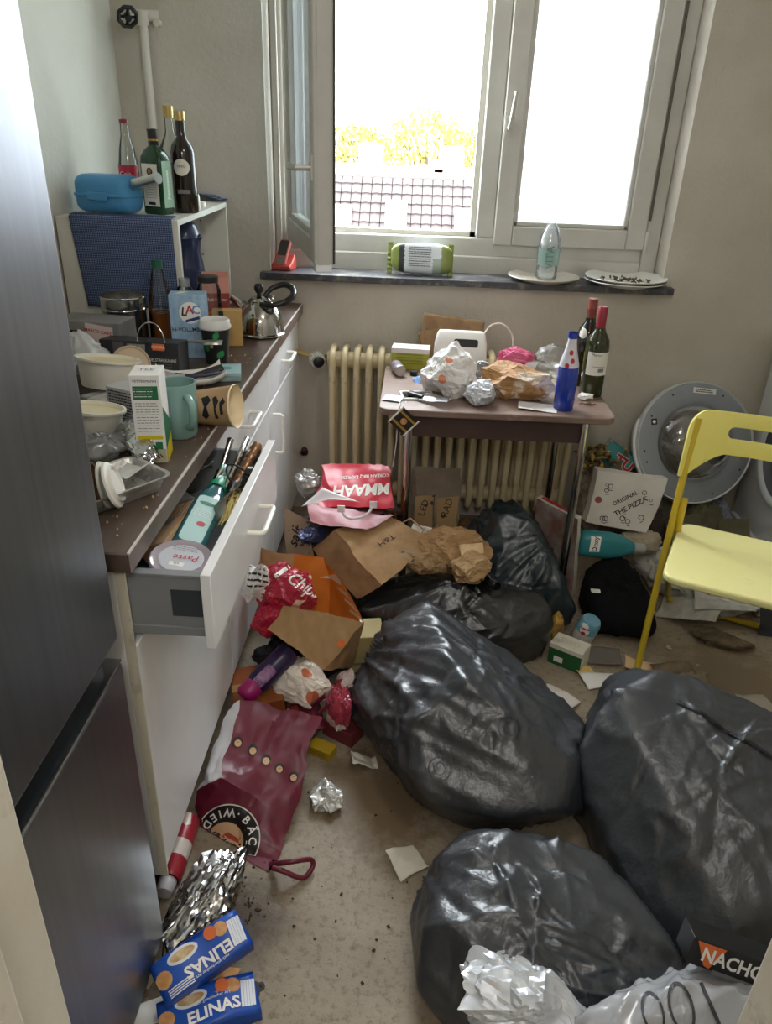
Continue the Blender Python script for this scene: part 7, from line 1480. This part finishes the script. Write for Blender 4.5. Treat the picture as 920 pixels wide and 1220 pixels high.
# heap under all that: torn papers
for k, (px, py, Y, r, mt, lb) in enumerate(((705, 585, 2.80, (.06, .1, .13), M('tan_rag', '7a6a58', .9, c2='938471', ns=9), 'brown-grey crumpled paper heap behind the table leg'), (736, 592, 2.92, (.15, .06, .19), M('brown_rag', '5d4e3c', .9, c2='756650', ns=9), 'dark brown paper heap behind the pizza box'), (800, 640, 2.72, (.09, .08, .09), M('dark_peel', '2b2320', .8, c2='4a3c34', ns=12), 'dark rotten rubbish heap beside the pizza box'), (832, 620, 2.84, (.10, .07, .12), M('olive_card', '5d5a42', .8, c2='6b664c', ns=8), 'olive green crumpled cardboard under the washer door'), (858, 608, 2.90, (.07, .07, .10), M('blue_rag', '8a8f9c', .85, c2='767b88', ns=8), 'pale blue-grey cloth under the washer door'), (765, 640, 2.56, (.07, .06, .05), M('cream_rag', 'b3a894', .85, c2='9a8f7a', ns=12), 'cream paper heap behind the sweatshirt'), (805, 680, 2.5, (.1, .12, .08), M('grey_paper', 'a8a69e', .7, c2='bdbbb4', ns=8), 'grey paper sack with a lettered band beside the chair leg'), (830, 590, 2.97, (.10, .04, .13), M('rag_mix', '6d6558', .9, c2='555044', ns=7), 'grey rubbish heap holding the washer door'))): 
    p = U(px, py, y=Y); ro = soft('rubbish_heap', lb, 'rubbish', (p.x, Y, max(r[2] * .9, p.z - r[2] * .5)), r, mt, 210 + k, (0, 0, k * .7), .36, 5, 'rubbish heaps along the window wall')
    if k == 6: shape(rect(.1, .026), INKW, ro, vframe(779, 648, 2.42, .1, rad(-14)), on=ro, name='band', eps=.002); text('BODOM', .022, INK, ro, vframe(779, 648, 2.42, .1, rad(-14)), on=ro, eps=.003, bold=.02, maxlen=.01)
# teal bottle lying
a_, b_ = U(712, 638, y=2.44), U(754, 639, y=2.48); d_ = (b_ - a_).normalized(); tbt = thing('cleaner_bottle', 'teal plastic bottle with a white label lying against the pizza box', 'bottle', (0, 0, 0)); L_ = (b_ - a_).length; v_ = (CAMP - a_).normalized(); xx = d_.cross(v_).normalized()
tbt.matrix_basis = Matrix(((xx.x, v_.x * -1, d_.x, a_.x), (xx.y, v_.y * -1, d_.y, a_.y), (xx.z, v_.z * -1, d_.z, a_.z), (0, 0, 0, 1)))
g = G(); loft(g, [(.07, .045, .02, -.06), (.095, .06, .028, -.05), (.1, .062, .03, L_ * .3), (.085, .058, .028, L_ * .6), (.045, .04, .019, L_ * .92), (.03, .03, .0145, L_ * .97)]); tbo = g.obj('body', M('teal_plastic', '2c7f86', .35), tbt, smooth=60); G().lathe([(.0175, L_ * .95), (.018, L_ * 1.2), (.016, L_ * 1.22), (0, L_ * 1.22)], 20).obj('cap', M('cap_silver', 'a8aaa8', .4), tbt)
shape(rect(.055, .035), INKW, tbt, frame(a_.lerp(b_, .3) + v_ * .12, d_, xx * -1) @ Matrix.Rotation(rad(90), 4, 'Z'), on=tbo, name='label', eps=.001); text('Doxy', .024, INK, tbt, frame(a_.lerp(b_, .3) + v_ * .12, d_, xx * -1) @ Matrix.Rotation(rad(90), 4, 'Z'), on=tbo, eps=.002, bold=.02, maxlen=.01)
# newspapers under the chair
def news():
    m, nt, b = _new('newsprint'); tc = _n(nt, 'ShaderNodeTexCoord'); wv = _n(nt, 'ShaderNodeTexWave', wave_type='BANDS', bands_direction='Y'); wv.inputs['Scale'].default_value = 75; nt.links.new(tc.outputs['Object'], wv.inputs[0]); nz = _noise(nt, 30, 3); mu = _n(nt, 'ShaderNodeMath', operation='MULTIPLY'); nt.links.new(wv.outputs['Fac'], mu.inputs[0]); nt.links.new(nz.outputs['Fac'], mu.inputs[1])
    r = _ramp(nt, mu.outputs[0], lin('c4c1b8'), lin('86847d'), .35, .5); nt.links.new(r.outputs[0], b.inputs['Base Color']); b.inputs['Roughness'].default_value = .8; MATS['newsprint'] = m; return m
NEWS = news()
for k, (px, py, w_, h_, rz, z_, lb) in enumerate(((826, 745, .2, .15, -.5, .009, 'crumpled newspaper sheet lying under the yellow chair'), (862, 745, .2, .14, -.2, .03, 'folded newspaper pages behind the chair bar'), (880, 742, .18, .12, .2, .012, 'torn magazine page under the chair seat'))): scrap('newspaper', lb, 'newspaper', w_, h_, NEWS, fl(px, py) + Vector((0, .06, z_)), (rad(8 - 5 * k), rad(4 * k), rz), .035, 9, 230 + k, group='newspapers under the chair', n=30)
soft('dirty_rag', 'dirt-caked brown rag on the floor before the chair bar', 'rag', fl(858, 765) + Vector((0, 0, .012)), (.085, .045, .02), M('mud_rag', '4f4232', .95, c2='7a6a54', ns=22), 240, (0, 0, -.4), .4, 5)
soft('dirty_rag', 'small pale rag beside the chair leg', 'rag', fl(822, 808) + Vector((0, 0, .008)), (.05, .03, .014), M('mud_rag2', '857761', .9, c2='9c8f7a', ns=20), 241, (0, 0, .3), .4, 4)
for k, (px, py, Y, w_, h_, mt, rot, lb) in enumerate(((842, 728, 2.36, .1, .07, M('mag_face', 'a87a68', .5, c2='cfc6bc', ns=14), (rad(8), 0, -.3), 'magazine page with a brown picture under the chair'), (770, 592, 2.9, .14, .1, M('pale_card', '8e8a80', .8), (rad(70), 0, .2), 'pale card leaning behind the washer door'), (820, 618, 2.72, .1, .07, MATS['olive_card'], (rad(42), .2, .3), 'olive cardboard flap under the washer door'), (874, 630, 2.78, .12, .09, MATS['olive_card'], (rad(30), -.1, -.3), 'olive cardboard sheet before the washing machine'), (907, 745, 2.25, .05, .14, M('dark_sleeve', '3a3d48', .4), (rad(60), 0, .3), 'dark printed packet at the chair bar'))): scrap('card_scrap', lb, 'scrap', w_, h_, mt, U(px, py, y=Y), rot, .02, 6, 250 + k, group='card scraps along the window wall', thick=.0015)

# small litter
bpy.context.view_layer.update(); HEAPS = [o for o in bpy.data.objects if o.name.startswith(('rubbish_heap', 'card_scrap', 'rag_heap', 'dirty_rag'))]
rr = random.Random(77)
for lb, cat, grp, n_, (x0, x1), (y0, y1), sz, cols in (
    ('torn grey-brown paper bit in the litter by the washing machine', 'scrap', 'paper bits by the washing machine', 16, (765, 915), (652, 738), (.012, .028), ('8f8779',)),
    ('small crumpled kraft paper bit under the table', 'scrap', 'kraft bits under the table', 8, (490, 600), (590, 622), (.02, .04), ('8a6a45',)),
    ('tiny pale paper bit on the floor before the yellow chair', 'scrap', 'paper bits before the chair', 10, (775, 910), (772, 850), (.006, .014), ('c4bba8',)),
    ('small dark crumpled wrapper bit along the radiator wall', 'scrap', 'dark bits along the radiator wall', 8, (395, 480), (585, 615), (.02, .04), ('3a332c',))):
    mt = M('litter_' + cols[0], cols[0], .85)
    done = []
    for k in range(n_):
        for _ in range(60):
            s_ = rr.uniform(*sz); p = fl(rr.uniform(x0, x1), rr.uniform(y0, y1)); p.y = min(p.y, 2.98 - s_)
            if all((p - q).length > (s_ + t_) * 1.15 for q, t_ in done) and p.x + s_ < wx - .03 and all(abs(p.x - h.location.x) > h.dimensions.x * .5 + s_ or abs(p.y - h.location.y) > h.dimensions.y * .5 + s_ for h in HEAPS): break
        done.append((p, s_))
        tag(lump((s_, s_ * .7, s_ * .45), 8, .4, 300 + k + n_ * 7, 3).obj('paper_bit', mt, smooth=20, loc=(p.x, p.y, s_ * .42), rot=(0, 0, rr.uniform(0, 6))), lb, cat, grp)

# ================================================================== SETTLE: soft things give way where they touch
bpy.context.view_layer.update()
_DG = bpy.context.evaluated_depsgraph_get()
_SH = {}
def _shell(root):
    if root.name in _SH: return _SH[root.name]
    V_ = []; F = []; st = [root]
    while st:
        o = st.pop(); st += list(o.children)
        if o.type != 'MESH': continue
        e = o.evaluated_get(_DG); me = e.to_mesh(); k = len(V_); m = world(o)
        V_ += [m @ v.co for v in me.vertices]; F += [tuple(i + k for i in p.vertices) for p in me.polygons]; e.to_mesh_clear()
    _SH[root.name] = (V_, F); _BB[root.name] = ([min(v[i] for v in V_) for i in range(3)], [max(v[i] for v in V_) for i in range(3)]) if V_ else None
    return V_, F
_BB = {}
def _inside(t, p):
    n_in = 0
    for d in _DIRS:
        n = 0; q = p
        for _ in range(24):
            h = t.ray_cast(q, d)
            if h[0] is None: break
            n += 1; q = h[0] + d * 1e-5
        n_in += n % 2
    return n_in >= 2
_DIRS = [Vector(d).normalized() for d in ((.31, .17, .93), (-.77, .41, .48), (.1, -.9, .42))]
def press(name, others=(), floor=None, gap=.0005):
    """push the skin of a soft thing out of its harder neighbours, and flatten it on what it lies on"""
    root = bpy.data.objects[name]; o = root if root.type == 'MESH' else next(c for c in root.children if c.type == 'MESH')
    m = world(o); inv = m.inverted(); co = [m @ v.co for v in o.data.vertices]
    for other in others:
        V_, F = _shell(bpy.data.objects[other]); t = BVHTree.FromPolygons(V_, F)
        lo = [min(v[i] for v in V_) for i in range(3)]; hi = [max(v[i] for v in V_) for i in range(3)]
        for i, p in enumerate(co):
            if all(lo[k] < p[k] < hi[k] for k in range(3)) and _inside(t, p):
                h, n, _, _ = t.find_nearest(p); d = h - p
                if d.length > 1e-7: co[i] = h + d.normalized() * gap
    for v, p in zip(o.data.vertices, co):
        if floor is not None and p.z < floor: p = Vector((p.x, p.y, floor))
        v.co = inv @ p
    o.data.update(); bpy.context.view_layer.update(); _SH.pop(name, None)
def rest(name, z):
    """set a thing down so that its lowest point is at z"""
    root = bpy.data.objects[name]; V_, _ = _shell(root); root.location.z += z - min(v.z for v in V_); bpy.context.view_layer.update(); _SH.pop(name, None)
def drop(name, most=.12, keep=.0015):
    """lower a thing straight down until it meets what lies under it"""
    root = bpy.data.objects[name]; V_, _ = _shell(root); lo = [min(v[i] for v in V_) for i in range(3)]; hi = [max(v[i] for v in V_) for i in range(3)]; best = most + .02; V_ = V_[::max(1, len(V_) // 600)]
    for o in bpy.data.objects:
        if o.parent or o is root or o.type not in ('MESH', 'EMPTY') or o.location.y > 5: continue
        W2, F2 = _shell(o)
        if not F2: continue
        bl_, bh_ = _BB[o.name]
        if any(bl_[i] > hi[i] or bh_[i] < lo[i] for i in (0, 1)) or bl_[2] > hi[2] or bh_[2] < lo[2] - most - .03: continue
        t = BVHTree.FromPolygons(W2, F2)
        for p in V_:
            h = t.ray_cast(p + Vector((0, 0, .003)), Vector((0, 0, -1)), best + .003)
            if h[0] is not None: best = min(best, max(0, h[3] - .003))
    if best <= most: root.location.z -= best + keep; bpy.context.view_layer.update(); _SH.pop(name, None)
    else: print('no support', name)
for n_, z_ in (('appliance_box', ZT), ('product_box', ZT), ('plastic_bin', ZTB), ('cardboard_piece.001', ZTB), ('plastic_tub', ZT + .022), ('plastic_tub.001', ZT + .003), ('orange_carton', .001)): rest(n_, z_)
for n_ in ('paper_bag', 'paper_bag.001', 'foil_paper', 'pink_packet'): press(n_, floor=ZTB + .0005)
press('foil_paper', ('paper_bag', 'paper_bag.001')); press('paper_bag.001', ('paper_bag',))
press('garbage_bag.001', ('garbage_bag',)); press('garbage_bag.002', ('garbage_bag', 'garbage_bag.001')); press('garbage_bag', ('tan_box',))
press('garbage_bag.003', ('garbage_bag.004', 'garbage_bag', 'green_carton')); press('garbage_bag.005', ('garbage_bag.003', 'tan_box', 'garbage_bag', 'paper_bag.002'))
press('plastic_bag.004', ('garbage_bag.002', 'garbage_bag.001')); drop('snack_box'); press('plastic_bag.004', ('snack_box',)); press('foil_paper.001', ('garbage_bag.002', 'plastic_bag.004'))
press('rag_heap', ('garbage_bag.005',), .001)
press('kraft_paper', ('paper_bag.002', 'garbage_bag.003', 'garbage_bag.004')); press('kraft_paper.001', ('kraft_paper', 'garbage_bag.003', 'garbage_bag.004')); press('kraft_paper.002', ('kraft_paper', 'paper_bag.002', 'garbage_bag.004')); press('kraft_paper.003', ('paper_bag.002', 'kraft_paper', 'kraft_paper.002', 'garbage_bag.003'))
press('sweatshirt', ('food_carton', 'cleaner_bottle', 'garbage_bag.004'))
for n_ in ('rubbish_heap', 'rubbish_heap.001', 'rubbish_heap.002', 'rubbish_heap.003', 'rubbish_heap.004', 'rubbish_heap.005', 'rubbish_heap.006', 'rubbish_heap.007', 'dirty_rag', 'dirty_rag.001', 'fruit_peel', 'foil.002', 'foil.003', 'rag_heap'):
    if n_ in bpy.data.objects: press(n_, floor=.001)
press('rubbish_heap', ('pizza_box',)); press('rubbish_heap.001', ('rubbish_heap', 'pizza_box')); press('rubbish_heap.003', ('washer_door',)); press('rubbish_heap.007', ('rubbish_heap.003', 'washer_door')); press('rubbish_heap.004', ('washing_machine', 'rubbish_heap.003', 'rubbish_heap.007', 'washer_door')); press('rubbish_heap.005', ('cleaner_bottle', 'sweatshirt', 'pizza_box')); press('rubbish_heap.002', ('pizza_box', 'washer_door'))
press('fruit_peel', ('garbage_bag.003', 'garbage_bag.004', 'green_carton'))
press('foil_roll', ('small_carton',)); press('foil_roll.001', ('foil_roll', 'tea_box')); press('plastic_bag.002', ('foil_roll', 'foil_roll.001'))
press('snack_bag.002', ('red_carton', 'garbage_bag')); press('snack_bag.003', ('garbage_bag', 'snack_bag.002')); press('snack_bag.001', ('snack_bag',)); press('striped_paper', ('snack_bag',))
press('wrapper.007', ('detergent_bottle',)); press('wrapper.006', ('garbage_bag.005',)); press('paper_bag.004', ('detergent_bottle', 'orange_carton', 'garbage_bag'))
for n_ in ('rubbish_heap.001', 'food_packet', 'metal_tube', 'recipe_carton', 'bread_slice', 'orange_scrap', 'paper_scrap.007', 'pizza_box', 'tissue_carton', 'peel_heap', 'cleaner_bottle', 'detergent_bottle', 'wrapper.004', 'wrapper.005', 'wrapper.006', 'wrapper.007', 'plastic_bag.005', 'card_scrap', 'card_scrap.001', 'card_scrap.002', 'card_scrap.003', 'card_scrap.004', 'plastic_wrapper', 'plastic_wrapper.001', 'plastic_wrapper.002'): drop(n_)
press('rubbish_heap.005', ('pizza_box', 'cleaner_bottle')); press('rubbish_heap.001', ('tissue_carton', 'pizza_box')); press('rubbish_heap', ('pizza_box',)); press('rubbish_heap.003', ('card_scrap.003',)); press('paper_bag.004', ('detergent_bottle',))
